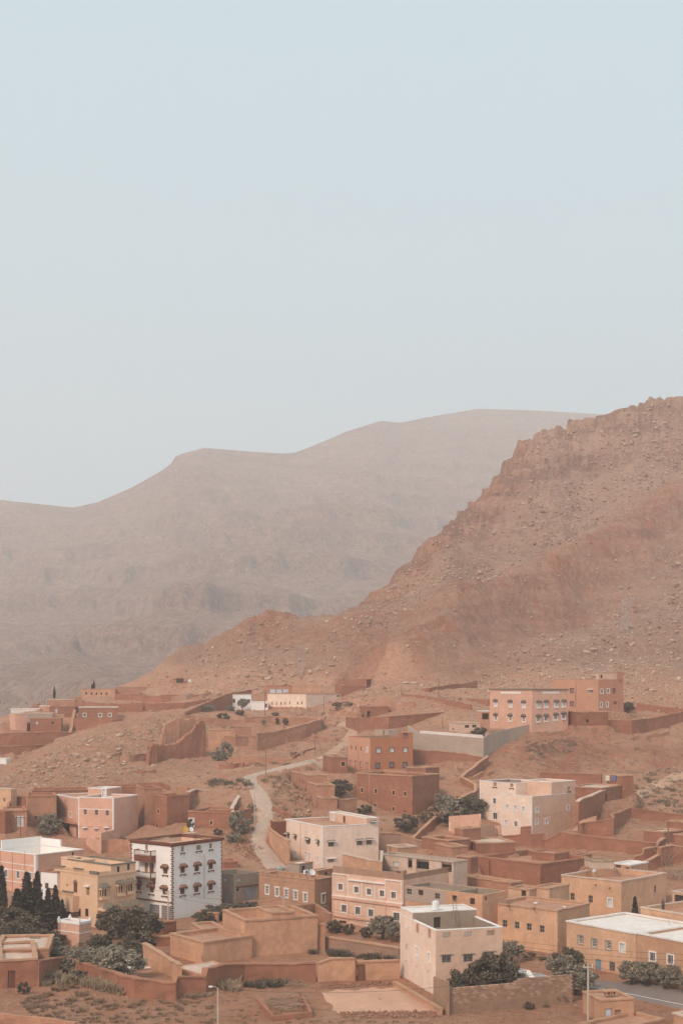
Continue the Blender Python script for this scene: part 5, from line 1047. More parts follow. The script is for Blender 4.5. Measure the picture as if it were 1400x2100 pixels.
def soil_material():
    m, n, b = _nodes('soil')
    pos = n.nodes.new('ShaderNodeNewGeometry').outputs['Position']
    ar = n.nodes.new('ShaderNodeAttribute'); ar.attribute_name = 'red'; rb = n.nodes.new('ShaderNodeAttribute'); rb.attribute_name = 'rubble'
    big = _noise(n, pos, .045, 6, .62, .5); mid = _noise(n, pos, .35, 7, .68); fine = _noise(n, pos, 2.2, 6, .75); peb = _noise(n, pos, 5.0, 4, .7)
    vl = n.nodes.new('ShaderNodeAttribute'); vl.attribute_name = 'village'; bd = n.nodes.new('ShaderNodeAttribute'); bd.attribute_name = 'bed_shade'
    tan = _mix(n, _ramp(n, big, .33, .68), (.40, .22, .15), (.50, .305, .22))
    tan = _mix(n, vl.outputs['Fac'], tan, _mix(n, _ramp(n, _noise(n, pos, .11, 6, .65, .7), .35, .66), (.62, .295, .175), (.74, .425, .28)))
    redc = _mix(n, _ramp(n, mid, .3, .7), (.40, .152, .09), (.49, .212, .132))
    c = _mix(n, ar.outputs['Fac'], tan, redc)
    c = _mix(n, bd.outputs['Fac'], c, (.255, .122, .08))  # dark beds: strata colour plus painted ledge shade
    c = _mix(n, _ramp(n, mid, .50, .68, 0, .7), c, (.52, .345, .245))
    c = _mix(n, _ramp(n, _noise(n, pos, .16, 6, .7, .8), .58, .72, 0, .42), c, (.30, .18, .115))
    vo = n.nodes.new('ShaderNodeTexVoronoi'); vo.inputs['Scale'].default_value = .75; n.links.new(pos, vo.inputs['Vector'])
    pebm = n.nodes.new('ShaderNodeMath'); pebm.operation = 'MULTIPLY'; n.links.new(_ramp(n, fine, .50, .66), pebm.inputs[0]); n.links.new(rb.outputs['Fac'], pebm.inputs[1])
    c = _mix(n, pebm.outputs[0], c, _mix(n, vo.outputs['Color'], (.36, .225, .155), (.52, .365, .265)))
    c = _mix(n, _ramp(n, _noise(n, pos, .8, 8, .8), .36, .50, .55, 0), c, (.22, .115, .07))
    c = _mix(n, _ramp(n, peb, .58, .75, 0, .35), c, (.55, .40, .30))
    n.links.new(c, b.inputs['Base Color']); b.inputs['Roughness'].default_value = .95; b.inputs['Specular IOR Level'].default_value = .1
    _bump(n, b, _noise(n, pos, .55, 9, .78), 1.0, 1.5)
soil_material()
TZ = terrain()
def ground(x, y):
    """height of the finished ground sheet"""
    d = y; u = x / d; fi = (math.log(max(d, 127)) - math.log(126)) / .0042; fj = (u * F + 700 + 520) / 3.0
    i = int(min(max(fi, 0), ND - 2)); j = int(min(max(fj, 0), NU - 2)); a = min(max(fi - i, 0), 1); b = min(max(fj - j, 0), 1)
    return float((TZ[i, j] * (1 - b) + TZ[i, j + 1] * b) * (1 - a) + (TZ[i + 1, j] * (1 - b) + TZ[i + 1, j + 1] * b) * a)
_GZS = None
def ghit(p):
    """sight line through photo point p against the finished ground"""
    j = min(max((p[0] + 520) / 3.0, 0), NU - 1.001); j0 = int(j); b = j - j0; col = TZ[:, j0] * (1 - b) + TZ[:, j0 + 1] * b
    g = col - (CZ - (p[1] - HZ) / F * GD); k = int(np.argmax(g > 0)) if (g > 0).any() else ND - 1
    if k == 0: d = GD[0]
    else: d = GD[k - 1] + (GD[k] - GD[k - 1]) * g[k - 1] / (g[k - 1] - g[k] + 1e-9)
    return Vector(((p[0] - 700) / F * d, d, CZ - (p[1] - HZ) / F * d))
def ghit_many(xs, ys):
    xs = np.asarray(xs, float); ys = np.asarray(ys, float); out = np.empty((len(xs), 3)); j = np.clip((xs + 520) / 3.0, 0, NU - 1.001); j0 = j.astype(int); b = j - j0
    for i in range(0, len(xs), 4000):
        s_ = slice(i, i + 4000); col = TZ[:, j0[s_]] * (1 - b[s_]) + TZ[:, j0[s_] + 1] * b[s_]
        g_ = col - (CZ - (ys[s_] - HZ)[None] / F * GD[:, None]); k = np.clip(np.argmax(g_ > 0, 0), 1, ND - 1); m_ = np.arange(g_.shape[1])
        ga = g_[k - 1, m_]; gb = g_[k, m_]; d = GD[k - 1] + (GD[k] - GD[k - 1]) * np.clip(ga / (ga - gb + 1e-9), 0, 1)
        out[s_] = np.stack([(xs[s_] - 700) / F * d, d, CZ - (ys[s_] - HZ) / F * d], -1)
    return out
# ------------------------------------------------------------------ far hills
def far_hills():
    sx = np.array([-900, -300, 0, 150, 200, 270, 330, 352, 358, 375, 420, 500, 580, 605, 640, 710, 780, 820, 880, 980, 1100, 1230, 1400, 2300]); sy = np.array([1000, 1000, 1025, 1041, 1030, 1000, 966, 950, 937, 930, 918, 925, 930, 928, 915, 885, 863, 867, 855, 838, 842, 849, 870, 900])
    U = np.arange(-900, 2301, 5.0); T = np.concatenate([np.linspace(0, 1, 330), np.linspace(1.01, 1.12, 16)])
    pxx, t = np.meshgrid(U, T); sk = np.interp(pxx, sx, sy)
    ds = np.interp(pxx, [-900, 0, 357, 600, 980, 1400, 2300], [3200, 3200, 3000, 3250, 3700, 3900, 4000]); d0 = 1000 + 120 * sstep(600, 0, pxx)
    d = d0 + (ds - d0) * t
    e = np.clip(t, 0, 1); py = 1500 + (sk - 1500) * (.25 * e + .75 * e ** 1.18)
    X = (pxx - 700) / F * d; Y = d; Z = CZ + (HZ - py) / F * d
    Z -= np.clip(t - 1, 0, 1) * 900
    wt = np.clip(np.minimum(t * 4, 1), 0, 1) * np.clip((1.0 - t) * 5, 0.03, 1)
    wx = X + 60 * fbm(X / 260, Y / 260, 3, 71); wy = Y + 60 * fbm(X / 260 + 4, Y / 260, 3, 72)
    Z += wt * (84 * (ridged(wx / 330, wy / 620, 5, 73) - .55) + 26 * (ridged(wx / 75, wy / 170, 4, 74) - .55) + 7 * fbm(X / 30, Y / 30, 4, 75))
    wt = wt * 1.0
    # a lower spur in front, and cliff bands
    sp = [Vector(((a - 700) / F * dd, dd, 0)) for a, dd in ((690, 2600), (600, 2400), (480, 2000), (330, 1700))]
    Z += 46 * np.exp(-(seg_dist(X, Y, sp) / 110) ** 2) * wt
    sp2 = [Vector(((a - 700) / F * dd, dd, 0)) for a, dd in ((130, 1500), (190, 1330), (215, 1200), (300, 1130))]
    Z += 26 * np.exp(-(seg_dist(X, Y, sp2) / 40) ** 2) * sstep(0, .12, t)
    fr = ((Z + 24 * fbm(X / 200, Y / 200, 3, 76)) / 62.0) % 1.0
    Z += wt * 62 * (sstep(.30, .52, fr) - fr) * .45
    pyv = HZ + (CZ - Z) * F / d; act = pyv[:345].min(0); dl = np.interp(U, sx, sy) - act; kr = np.hanning(9); kr /= kr.sum(); dl = np.convolve(np.pad(dl, 4, 'edge'), kr, 'valid')
    Z -= dl[None] * d / F * sstep(.1, .8, t)
    V = np.stack([X, Y, Z], -1).reshape(-1, 3); nu = len(U); i = np.arange(len(T) - 1)[:, None] * nu + np.arange(nu - 1)[None]
    Q = np.stack([i, i + 1, i + 1 + nu, i + nu], -1).reshape(-1, 4)
    m, n, b = _nodes('far_rock')
    pos = n.nodes.new('ShaderNodeNewGeometry').outputs['Position']
    c = _mix(n, _ramp(n, _noise(n, pos, .006, 6, .65, .6), .35, .65), (.40, .205, .145), (.53, .325, .235))
    c = _mix(n, _ramp(n, _noise(n, pos, .07, 8, .78), .42, .62, 0, .9), c, (.20, .10, .062))
    c = _mix(n, _ramp(n, _noise(n, pos, .16, 7, .8), .50, .64, 0, .9), c, (.60, .43, .32))
    n.links.new(c, b.inputs['Base Color']); b.inputs['Roughness'].default_value = .95; b.inputs['Specular IOR Level'].default_value = .05
    st_ = _noise(n, _scale(n, pos, (.12, .12, 1.0)), .045, 6, .7, .4); c2 = _mix(n, _ramp(n, st_, .50, .64, 0, .35), c, (.22, .115, .08)); n.links.new(c2, b.inputs['Base Color'])
    _bump(n, b, _noise(n, pos, .06, 9, .78), 1.0, 14.0)
    tag(link('hills', mesh_np('hills', V, Q, 'far_rock', True)), kind='structure')
far_hills()
g = MB(); sheet(g, -5500, 5500, -900, 4600, -14, 600)
o = g.build('valley_floor', 'roof_earth'); tag(o, kind='structure')
hz = MB().box(-5600, 5600, -950, 4700, -16, 840).build('haze', 'stone'); hz.data.materials.clear()
hm = bpy.data.materials.new('haze'); hm.use_nodes = True; hn = hm.node_tree; hn.nodes.clear()
ho = hn.nodes.new('ShaderNodeOutputMaterial'); hv = hn.nodes.new('ShaderNodeVolumePrincipled')
hv.inputs['Color'].default_value = (.95, .955, .97, 1); hv.inputs['Density'].default_value = .00031; hv.inputs['Anisotropy'].default_value = 0.0
hn.links.new(hv.outputs[0], ho.inputs['Volume']); hz.data.materials.append(hm); tag(hz, kind='stuff')
# ------------------------------------------------------------------ ways
def ribbon(name, pts, hw, mat, lift=.09, dense=1.0, kind='structure', wob=.0, parent=None):
    P = []
    for a, b in zip(pts, pts[1:]):
        k = max(2, int((b - a).length / dense))
        P += [a.lerp(b, i / k) for i in range(k)]
    P.append(pts[-1])
    for _ in range(6):
        P = [P[0]] + [(P[i - 1] + P[i] * 2 + P[i + 1]) / 4 for i in range(1, len(P) - 1)] + [P[-1]]
    V = []; Q = []; n = 7
    for i, p in enumerate(P):
        t = P[min(i + 1, len(P) - 1)] - P[max(i - 1, 0)]; t.z = 0; t.normalize(); nv = Vector((-t.y, t.x, 0))
        w_ = hw + wob * float(fbm(np.array([i * .25]), np.array([hw]), 3, 5)[0])
        for k in range(n):
            q = p + nv * w_ * (k / (n - 1) * 2 - 1); e = -.12 if k in (0, n - 1) else 0
            V.append((q.x, q.y, ground(q.x, q.y) + lift + e))
        if i:
            b = (i - 1) * n
            Q += [(b + k, b + k + 1, b + n + k + 1, b + n + k) for k in range(n - 1)]
    return tag(link(name, mesh_np(name, V, Q, mat, True), parent), kind=kind)
surface('path_surface', (.53, .39, .305), var=.35, streak=0, dirtamt=.5)
surface('asphalt', (.25, .205, .185), var=.3, streak=0, dirtamt=.35, dirt=(.35, .22, .16))
surface('pale_dirt', (.53, .325, .22), var=.3, streak=0, dirtamt=.3)
ribbon('path', PATH, 1.75, 'path_surface', wob=.6)
ribbon('road', ROAD, 2.9, 'asphalt', lift=.10)
_rl = [Vector((p.x + .25, p.y - 2.35, p.z)) for p in ROAD]; ribbon('road_marking', _rl, .07, 'white_trim', lift=.118, kind='structure')
ribbon('lane', LANE, 1.7, 'pale_dirt', wob=.9)
ribbon('track', TRK2, 1.5, 'pale_dirt', wob=.6, lift=.12)
TRK3 = [ghit(p) for p in ((1080, 1640), (1040, 1600), (1130, 1572), (1230, 1545), (1330, 1525), (1400, 1510))]
# ------------------------------------------------------------------ rocks
PHI = (1 + 5 ** .5) / 2
ICO_V = np.array([(-1, PHI, 0), (1, PHI, 0), (-1, -PHI, 0), (1, -PHI, 0), (0, -1, PHI), (0, 1, PHI), (0, -1, -PHI), (0, 1, -PHI), (PHI, 0, -1), (PHI, 0, 1), (-PHI, 0, -1), (-PHI, 0, 1)]) / 1.9
ICO_F = np.array([(0, 11, 5), (0, 5, 1), (0, 1, 7), (0, 7, 10), (0, 10, 11), (1, 5, 9), (5, 11, 4), (11, 10, 2), (10, 7, 6), (7, 1, 8), (3, 9, 4), (3, 4, 2), (3, 2, 6), (3, 6, 8), (3, 8, 9), (4, 9, 5), (2, 4, 11), (6, 2, 10), (8, 6, 7), (9, 8, 1)])
def rand_rot(n):
    q = RNG.normal(size=(n, 4)); q /= np.linalg.norm(q, axis=1)[:, None]; a, b, c, d = q.T
    return np.stack([np.stack([1 - 2 * (c * c + d * d), 2 * (b * c - a * d), 2 * (b * d + a * c)], -1), np.stack([2 * (b * c + a * d), 1 - 2 * (b * b + d * d), 2 * (c * d - a * b)], -1), np.stack([2 * (b * d - a * c), 2 * (c * d + a * b), 1 - 2 * (b * b + c * c)], -1)], 1)
def rock_field(name, P, S, mat='stone', sink=.25, parent=None, flat=(.55, 1.0)):
    """many small stones as one mass; P positions, S radii"""
    P = np.asarray(P, float); S = np.asarray(S, float); n = len(P)
    sc_ = RNG.uniform(*flat, size=(n, 3)); jit = 1 + RNG.uniform(-.28, .28, size=(n, 12, 1))
    V = np.einsum('nij,nkj->nki', rand_rot(n), ICO_V[None] * jit * sc_[:, None]) * S[:, None, None]
    V[:, :, 2] *= .75; V += P[:, None]; V[:, :, 2] += (S * (.5 - sink))[:, None]
    Fc = (ICO_F[None] + (np.arange(n) * 12)[:, None, None]).reshape(-1, 3)
    return tag(link(name, mesh_np(name, V.reshape(-1, 3), Fc, mat), parent), kind='stuff')
surface('rock_pale', (.58, .42, .315), var=.3, streak=.0, dirtamt=.3)
surface('rock', (.475, .315, .225), var=.45, streak=.05, dirtamt=.5, bump=.8)
surface('rock_red', (.36, .19, .125), var=.45, streak=.05, dirtamt=.5, bump=.8)
rs = random.Random(11)
X_ = RNG.uniform(-60, 1460, 60000); T_ = np.maximum(np.interp(X_, SKX, SKY) + 12, 820); Y_ = RNG.uniform(820, 1460, 60000)
ok = (Y_ > T_) & ~((X_ < 300) & (Y_ < 1440)); ok &= RNG.uniform(0, 1, 60000) < .72 + 1.1 * fbm(X_ / 70, Y_ / 70, 3, 91); X_ = X_[ok]; Y_ = Y_[ok]
G_ = ghit_many(X_, Y_); sp_ = seg_dist(G_[:, 0], G_[:, 1], SPUR); ok = (sp_ > 21) | (RNG.uniform(0, 1, len(sp_)) < .12); G_ = G_[ok]
S_ = np.minimum(13, RNG.lognormal(1.25, .5, len(G_))) * .5 * G_[:, 1] / F; c_ = RNG.uniform(0, 1, len(G_))
rock_field('hillside_rubble', G_[c_ < .45], S_[c_ < .45], 'rock'); rock_field('reddish_rubble', G_[(c_ >= .45) & (c_ < .62)], S_[(c_ >= .45) & (c_ < .62)], 'rock_red'); rock_field('pale_rubble', G_[c_ >= .62], S_[c_ >= .62] * .85, 'rock_pale')
def boulder_mesh(seed):
    r_ = random.Random(seed); import bmesh
    bm = bmesh.new(); bmesh.ops.create_icosphere(bm, subdivisions=2, radius=1.0)
    sx, sy, sz = r_.uniform(.8, 1.25), r_.uniform(.7, 1.0), r_.uniform(.5, .8)
    for v in bm.verts:
        q = v.co.copy(); k = 1 + .42 * mnoise.noise(q * 1.1 + Vector((seed * 7.3, 0, 0))) + .18 * mnoise.noise(q * 2.7 + Vector((0, seed * 3.1, 0)))
        for ax in range(3):
            if abs(q[ax]) > .72: q[ax] = math.copysign(.72 + (abs(q[ax]) - .72) * .35, q[ax])
        v.co = Vector((q.x * sx, q.y * sy, q.z * sz)) * k
    me = bpy.data.meshes.new('boulder'); bm.to_mesh(me); bm.free(); me.materials.append(M['rock' if seed % 2 else 'rock_pale']); return me
BM = [boulder_mesh(k) for k in range(8)]
def boulder(p, r, label, group):
    o = link('boulder', rs.choice(BM)); o.location = (p.x, p.y, ground(p.x, p.y) + r * .22); o.scale = (r, r * rs.uniform(.75, 1.1), r * rs.uniform(.7, 1.05)); o.rotation_euler = (rs.uniform(-.3, .3), rs.uniform(-.3, .3), rs.uniform(0, 6.28)); tag(o, label, 'boulder', group)
k = 0
while k < 210:
    x = rs.uniform(-10, 400); t_ = np.interp(x, [0, 60, 170, 370, 430], [1600, 1565, 1512, 1470, 1452]); y = rs.uniform(t_ + 2, np.interp(x, [0, 100, 300, 430], [1625, 1612, 1590, 1500]))
    if rs.random() > np.interp(x, [0, 60, 130, 260, 320, 420], [.35, .8, 1, 1, .5, .2]): continue
    p = ghit((x, y)); boulder(p, rs.lognormvariate(.9, .42) * p.y / F * 1.35, 'tan boulder lying on the low stony hill beside the ruined tower', 'boulders of the low hill'); k += 1
k = 0
while k < 80:
    x = rs.uniform(480, 1400); t_ = float(np.interp(x, SKX, SKY)); y = rs.uniform(max(t_ + 60, 1150), 1420); p = ghit((x, y))
    if float(seg_dist(np.array([p.x]), np.array([p.y]), SPUR)[0]) < 18: continue
    boulder(p, rs.uniform(8, 15) * .5 * p.y / F, 'pale boulder among the rubble of the mountain slope', 'boulders of the mountain slope'); k += 1
def scatter(poly, n, rpx, name, mat, seed, sink=.25):
    """small stones inside a photo polygon (bounding quad by x range and two y curves)"""
    r_ = np.random.default_rng(seed); xs, y0, y1 = poly; x = r_.uniform(xs[0], xs[-1], n); a = np.interp(x, xs, y0); y = a + (np.interp(x, xs, y1) - a) * r_.uniform(0, 1, n); G = ghit_many(x, y)
    return rock_field(name, G, r_.lognormal(0, .4, n) * rpx * .5 * G[:, 1] / F, mat, sink)
scatter(([-10, 150, 300, 430], [1600, 1520, 1480, 1455], [1640, 1625, 1605, 1560]), 2600, 3.4, 'hill_stones', 'rock', 1)
scatter(([960, 1420], [1400, 1330], [1480, 1480]), 3000, 3.0, 'lower_slope_rocks', 'rock_pale', 18)
scatter(([430, 960], [1380, 1400], [1425, 1430]), 1500, 2.6, 'upper_slope_rocks', 'rock_pale', 19)
scatter(([560, 640], [1600, 1600], [1690, 1680]), 260, 4.0, 'gully_stones', 'rock', 2)
scatter(([470, 540], [1690, 1740], [1745, 1775]), 380, 3.2, 'slope_stones', 'rock_red', 3)
scatter(([425, 520], [1612, 1614], [1617, 1620]), 46, 5.5, 'stone_row', 'rock', 4)
scatter(([1270, 1312], [1685, 1672], [1708, 1690]), 90, 3.6, 'rubble_heap', 'rock', 5)
scatter(([655, 812], [2021, 2014], [2030, 2020]), 230, 4.2, 'lot_edge_stones', 'rock_red', 6, .1)
scatter(([698, 905], [2075, 2076], [2090, 2088]), 520, 4.0, 'lot_front_stones', 'rock_red', 7, .1)
scatter(([1310, 1420], [1590, 1560], [1660, 1690]), 420, 4.0, 'scree_stones', 'rock', 8)
scatter(([540, 1000], [1500, 1500], [1545, 1600]), 900, 2.4, 'village_stones', 'rock', 9)
scatter(([990, 1400], [1505, 1480], [1600, 1590]), 1300, 2.6, 'plot_stones', 'rock', 10)
scatter(([-20, 460], [2040, 2030], [2100, 2100]), 900, 2.4, 'garden_stones', 'rock', 12)
scatter(([1340, 1400], [1745, 1745], [1790, 1800]), 160, 3.4, 'woodpile_stones', 'rock', 13)
scatter(([-20, 1420], [2000, 2004], [2100, 2100]), 3200, 1.7, 'dirt_clods', 'rock_red', 15)
scatter(([-20, 1420], [2000, 2004], [2100, 2100]), 1100, 1.9, 'pale_pebbles', 'rock_pale', 16)
scatter(([420, 1400], [1480, 1470], [1700, 1700]), 2600, 1.9, 'slope_pebbles', 'rock', 17)
scatter(([880, 1180], [2070, 2055], [2100, 2098]), 300, 2.6, 'wall_foot_stones', 'rock_red', 14)
# ------------------------------------------------------------------ plants
def leaf_quads(C, size, flat=.0, aspect=1.6):
    n = len(C); A = RNG.normal(size=(n, 3)); A /= np.linalg.norm(A, axis=1)[:, None]; B = np.cross(A, RNG.normal(size=(n, 3))); B /= np.linalg.norm(B, axis=1)[:, None]
    s = (size * RNG.uniform(.6, 1.35, n))[:, None]; A = A * s * aspect * .5; B = B * s * .5
    V = np.stack([C - A, C - B * .9, C + A, C + B * .9], 1).reshape(-1, 3); return V, np.arange(n * 4).reshape(-1, 4)
def crown_broad(name, seed, rx, ry, rz, n, size, mat, clumps=26, zc=None, cr0=.12, cr1=.26):
    r_ = np.random.default_rng(seed); zc = rz if zc is None else zc
    c = r_.normal(size=(clumps, 3)); c /= np.linalg.norm(c, axis=1)[:, None]; c *= (r_.uniform(.35, .88, clumps) ** .6)[:, None]; cr = r_.uniform(cr0, cr1, clumps)
    k = r_.integers(0, clumps, n); p = r_.normal(size=(n, 3)); p /= np.linalg.norm(p, axis=1)[:, None]; p *= (r_.uniform(.1, 1, n) ** .45)[:, None]
    C = (c[k] + p * cr[k][:, None]) * np.array([rx, ry, rz]) + np.array([0, 0, zc])
    C = C[C[:, 2] > .05]; V, Q = leaf_quads(C, size); return mesh_np(name, V, Q, mat)
def crown_cone(name, seed, h, r, n, size, mat, layers=13, droop=.25, power=.9):
    r_ = np.random.default_rng(seed); t = r_.uniform(0, 1, n) ** .8; lay = np.floor(t * layers) / layers; ang = r_.uniform(0, 6.283, n); nb = 7
    ang = np.round(ang / (6.283 / nb)) * (6.283 / nb) + lay * 9.7 + r_.normal(0, .22, n); rad = r * (1 - lay) ** power * r_.uniform(.15, 1, n) ** .6 * (1 + .25 * np.sin(lay * 50 + ang * 3)) * (.5 + .75 * ((np.sin(np.round(ang * 1.1) * 12.9 + lay * 431.7) * 43758.5) % 1.0))
    z = h * (.06 + .94 * (lay + r_.uniform(0, .09, n))) - rad * droop
    C = np.stack([np.cos(ang) * rad, np.sin(ang) * rad, np.maximum(z, .1)], -1); V, Q = leaf_quads(C, size, aspect=2.2); return mesh_np(name, V, Q, mat)
def crown_column(name, seed, h, r, n, size, mat):
    r_ = np.random.default_rng(seed); t = r_.uniform(0, 1, n); prof = np.sin(np.clip(t * .93 + .09, 0, 1) * math.pi) ** .6 * (1 - .55 * t); ang = r_.uniform(0, 6.283, n)
    rad = r * prof * r_.uniform(.3, 1.1, n) ** .5 * (1 + .18 * np.sin(ang * 3 + t * 14)); C = np.stack([np.cos(ang) * rad, np.sin(ang) * rad, h * (.03 + .97 * t)], -1); V, Q = leaf_quads(C, size, aspect=2.4); return mesh_np(name, V, Q, mat)
def trunk(h, r, seed, limbs=5, spread=.8, mat='bark'):
    r_ = random.Random(seed); m = MB(); m.tube([(0, 0, -.4), (r_.uniform(-.1, .1), r_.uniform(-.1, .1), h * .4), (r_.uniform(-.2, .2), r_.uniform(-.2, .2), h)], r, 7, r * .5)
    for k in range(limbs):
        a = 6.283 * k / limbs + r_.uniform(-.4, .4); z = h * r_.uniform(.45, .95); L = spread * r_.uniform(.6, 1.1); m.tube([(0, 0, z), (math.cos(a) * L * .5, math.sin(a) * L * .5, z + L * .45), (math.cos(a) * L, math.sin(a) * L, z + L * .8)], r * .45, 5, r * .12)
    return m.mesh('trunk', mat)
CR = {'conifer': [crown_cone('crown', s_, 7.0, 1.25, 3600, .24, 'leaf_conifer', layers=17) for s_ in (1, 2, 3)], 'cypress': [crown_column('crown', 5, 5.0, .62, 2200, .22, 'leaf_conifer')],
      'dark': [crown_broad('crown', s_, 2.2, 2.2, 1.9, 5200, .20, 'leaf_dark', 70, 2.5) for s_ in (11, 12, 13)], 'olive': [crown_broad('crown', s_, 2.0, 2.0, 1.6, 5600, .16, 'leaf_olive', 75, 2.2) for s_ in (21, 22, 23)],
      'bush': [crown_broad('crown', s_, 1.5, 1.5, 1.0, 3000, .14, 'leaf_dark', 40, .85) for s_ in (31, 32, 33)], 'obush': [crown_broad('crown', s_, 1.5, 1.5, 1.1, 3200, .14, 'leaf_olive', 42, .9) for s_ in (41, 42, 43)],
      'dry': [crown_broad('crown', s_, 1.2, 1.2, .7, 1500, .14, 'leaf_dry', 20, .5) for s_ in (51, 52)]}
HT = dict(conifer=7.0, cypress=5.0, dark=4.4, olive=3.8, bush=1.85, obush=2.0, dry=1.2)
TRK = {'conifer': trunk(6.0, .16, 1, 9, .5), 'cypress': trunk(4.2, .12, 2, 0), 'dark': trunk(2.4, .2, 3, 7, 1.5), 'olive': trunk(2.0, .2, 4, 7, 1.4), 'bush': trunk(.8, .07, 5, 6, .8), 'obush': trunk(.9, .07, 6, 6, .8), 'dry': trunk(.5, .04, 7, 6, .6)}
NAMES = dict(conifer=('pine_tree', 'tree'), cypress=('cypress_tree', 'tree'), dark=('evergreen_tree', 'tree'), olive=('olive_tree', 'tree'), bush=('shrub', 'shrub'), obush=('grey_shrub', 'shrub'), dry=('dry_shrub', 'shrub'))
def plant(kind, label, p, hpx, wide=1.0, d=None, group=None):
    """p = photo point of the foot; hpx = height in photo pixels"""
    q = at(p, d) if d else ghit(p); z = q.z if d else ground(q.x, q.y); s = hpx * q.y / F / HT[kind]; nm, cat = NAMES[kind]
    r = thing(nm, label, cat, (q.x, q.y, z), rs.uniform(0, 6.28), group); r.scale = (s * wide, s * wide, s)
    link('trunk', TRK[kind], r); link('crown', rs.choice(CR[kind]), r); return r
G1 = 'pines beside the ochre villa'
for x, y, hp, w_, lab in ((56, 1905, 112, 1.3, 'tallest left pine of the dark clump beside the ochre villa'), (77, 1902, 110, 1.1, 'second tall pine of the clump before the pink block'), (99, 1905, 80, 1.3, 'mid height pine between the tall pines and ochre villa balcony'), (114, 1903, 84, 1.1, 'slim pine in front of the ochre villa balcony'), (128, 1905, 58, 1.2, 'short pine beside the ochre villa ground windows'), (36, 1910, 84, 1.7, 'bushy pine on the left side of the clump'), (84, 1925, 78, 1.8, 'low wide pine at the front of the clump')):
    plant('conifer', lab, (x, y), hp, w_, group=G1)
plant('cypress', 'dark cypress at the left edge by the pink block', (4, 1880), 102, .9)
for x, y, hp, w_, k_, lab in ((18, 1922, 62, 1.5, 'dark', 'dark rounded tree in the lower left garden'), (58, 1932, 58, 1.25, 'dark', 'dark tree below the pines'), (60, 1972, 54, 1.4, 'olive', 'silvery olive tree left of the pink tower'), (98, 1968, 48, 1.3, 'olive', 'grey olive tree touching the pink tower'), (128, 1982, 44, 1.2, 'olive', 'small olive tree in front of the pink tower'), (108, 1990, 40, .9, 'dark', 'narrow dark evergreen before the olives'), (165, 1990, 48, 1.3, 'olive', 'pale olive tree below the pink tower'), (205, 2000, 60, 1.4, 'olive', 'large olive tree right of the pink tower'), (250, 2008, 66, 1.5, 'olive', 'widest olive tree against the tan compound wall'),
                          (30, 1940, 50, 1.5, 'dark', 'dark tree spreading below the bushy pine'), (82, 1950, 46, 1.4, 'dark', 'dark tree behind the silvery olives'), (112, 1950, 42, 1.2, 'dark', 'dark tree left behind the pink tower'), (205, 1960, 46, 1.3, 'dark', 'dark tree right behind the pink tower'), (228, 1985, 50, 1.3, 'olive', 'olive between the pink tower and widest olive'), (190, 1982, 36, 1.2, 'olive', 'small olive at the right foot of the pink tower'), (143, 1995, 34, 1.2, 'olive', 'low olive behind the reed heaps'), (85, 1998, 34, 1.3, 'olive', 'low olive behind the front adobe house'), (265, 1985, 58, 1.2, 'dark', 'dark tree beside the compound wall corner'), (232, 1925, 66, 1.2, 'dark', 'dark tree under the villa arcade'), (268, 1940, 82, 1.25, 'dark', 'tall dark tree between the villa and white house'), (302, 1932, 64, 1.1, 'dark', 'dark tree in front of the white house garages'), (285, 1965, 60, 1.2, 'dark', 'dark tree at the tan compound wall'), (28, 1960, 40, 1.6, 'olive', 'low olive at the left edge of the garden'),
                          (1163, 1998, 54, 1.25, 'dark', 'dark tree at the street house corner'), (1150, 2008, 50, 1.3, 'olive', 'olive tree behind the corrugated roof'), (1180, 2040, 66, 1.25, 'olive', 'large grey olive beside the brick wall end'), (1196, 2030, 44, 1.0, 'olive', 'small olive near the roadside pole'), (1293, 2020, 52, 1.0, 'olive', 'left olive tree in front of the street house'), (1328, 2022, 54, 1.0, 'olive', 'middle olive tree in front of the orange street house'), (1371, 2030, 54, 1.0, 'olive', 'right olive tree in front of the orange street house'), (1408, 2035, 44, 1.0, 'olive', 'olive tree cut by the right edge'),
                          (1047, 1975, 48, 1.1, 'olive', 'olive tree behind the front house'), (1006, 2052, 104, .9, 'dark', 'tall dark tree behind the brick wall'), (1038, 2050, 82, .95, 'dark', 'dark tree right of the tallest behind the brick wall'), (974, 2054, 68, 1.1, 'dark', 'dark low tree in the brick wall yard'), (943, 2058, 74, .8, 'dark', 'dark tree at the left end of the brick wall yard'),
                          (784, 1926, 52, 1.1, 'olive', 'olive tree before the pink terrace door'), (812, 1932, 44, 1.0, 'olive', 'smaller olive beside the front house'), (497, 1455, 24, .9, 'olive', 'little olive tree before the white hillside house'),
                          (749, 1910, 0, 0, '', ''), (699, 1634, 36, 1.3, 'dark', 'round dark tree in the yard of the gully row'), (832, 1706, 36, 1.5, 'dark', 'dark spreading tree below the big red adobe house'), (585, 1488, 16, .8, 'dark', 'tree in the tan courtyard, right one'), (568, 1486, 14, .6, 'dark', 'tree in the tan courtyard, middle one'), (541, 1488, 14, .6, 'olive', 'tree in the tan courtyard, left one'), (1287, 1462, 24, 1.1, 'dark', 'dark tree right of the salmon house')):
    if hp: plant(k_, lab, (x, y), hp, w_)
plant('cypress', 'taller cypress beside the large ochre house', (1301, 1902), 62, .95); plant('cypress', 'shorter cypress beside the large ochre house', (1323, 1904), 44, 1.0)
plant('cypress', 'far cypress above the hamlet, slim and dark', (112, 1432), 24, .9, d=446); plant('cypress', 'far ragged cypress behind the slit window house', (193, 1414), 18, 1.2, d=470); plant('cypress', 'twin of the far ragged cypress', (189, 1414), 12, 1.2, d=471)
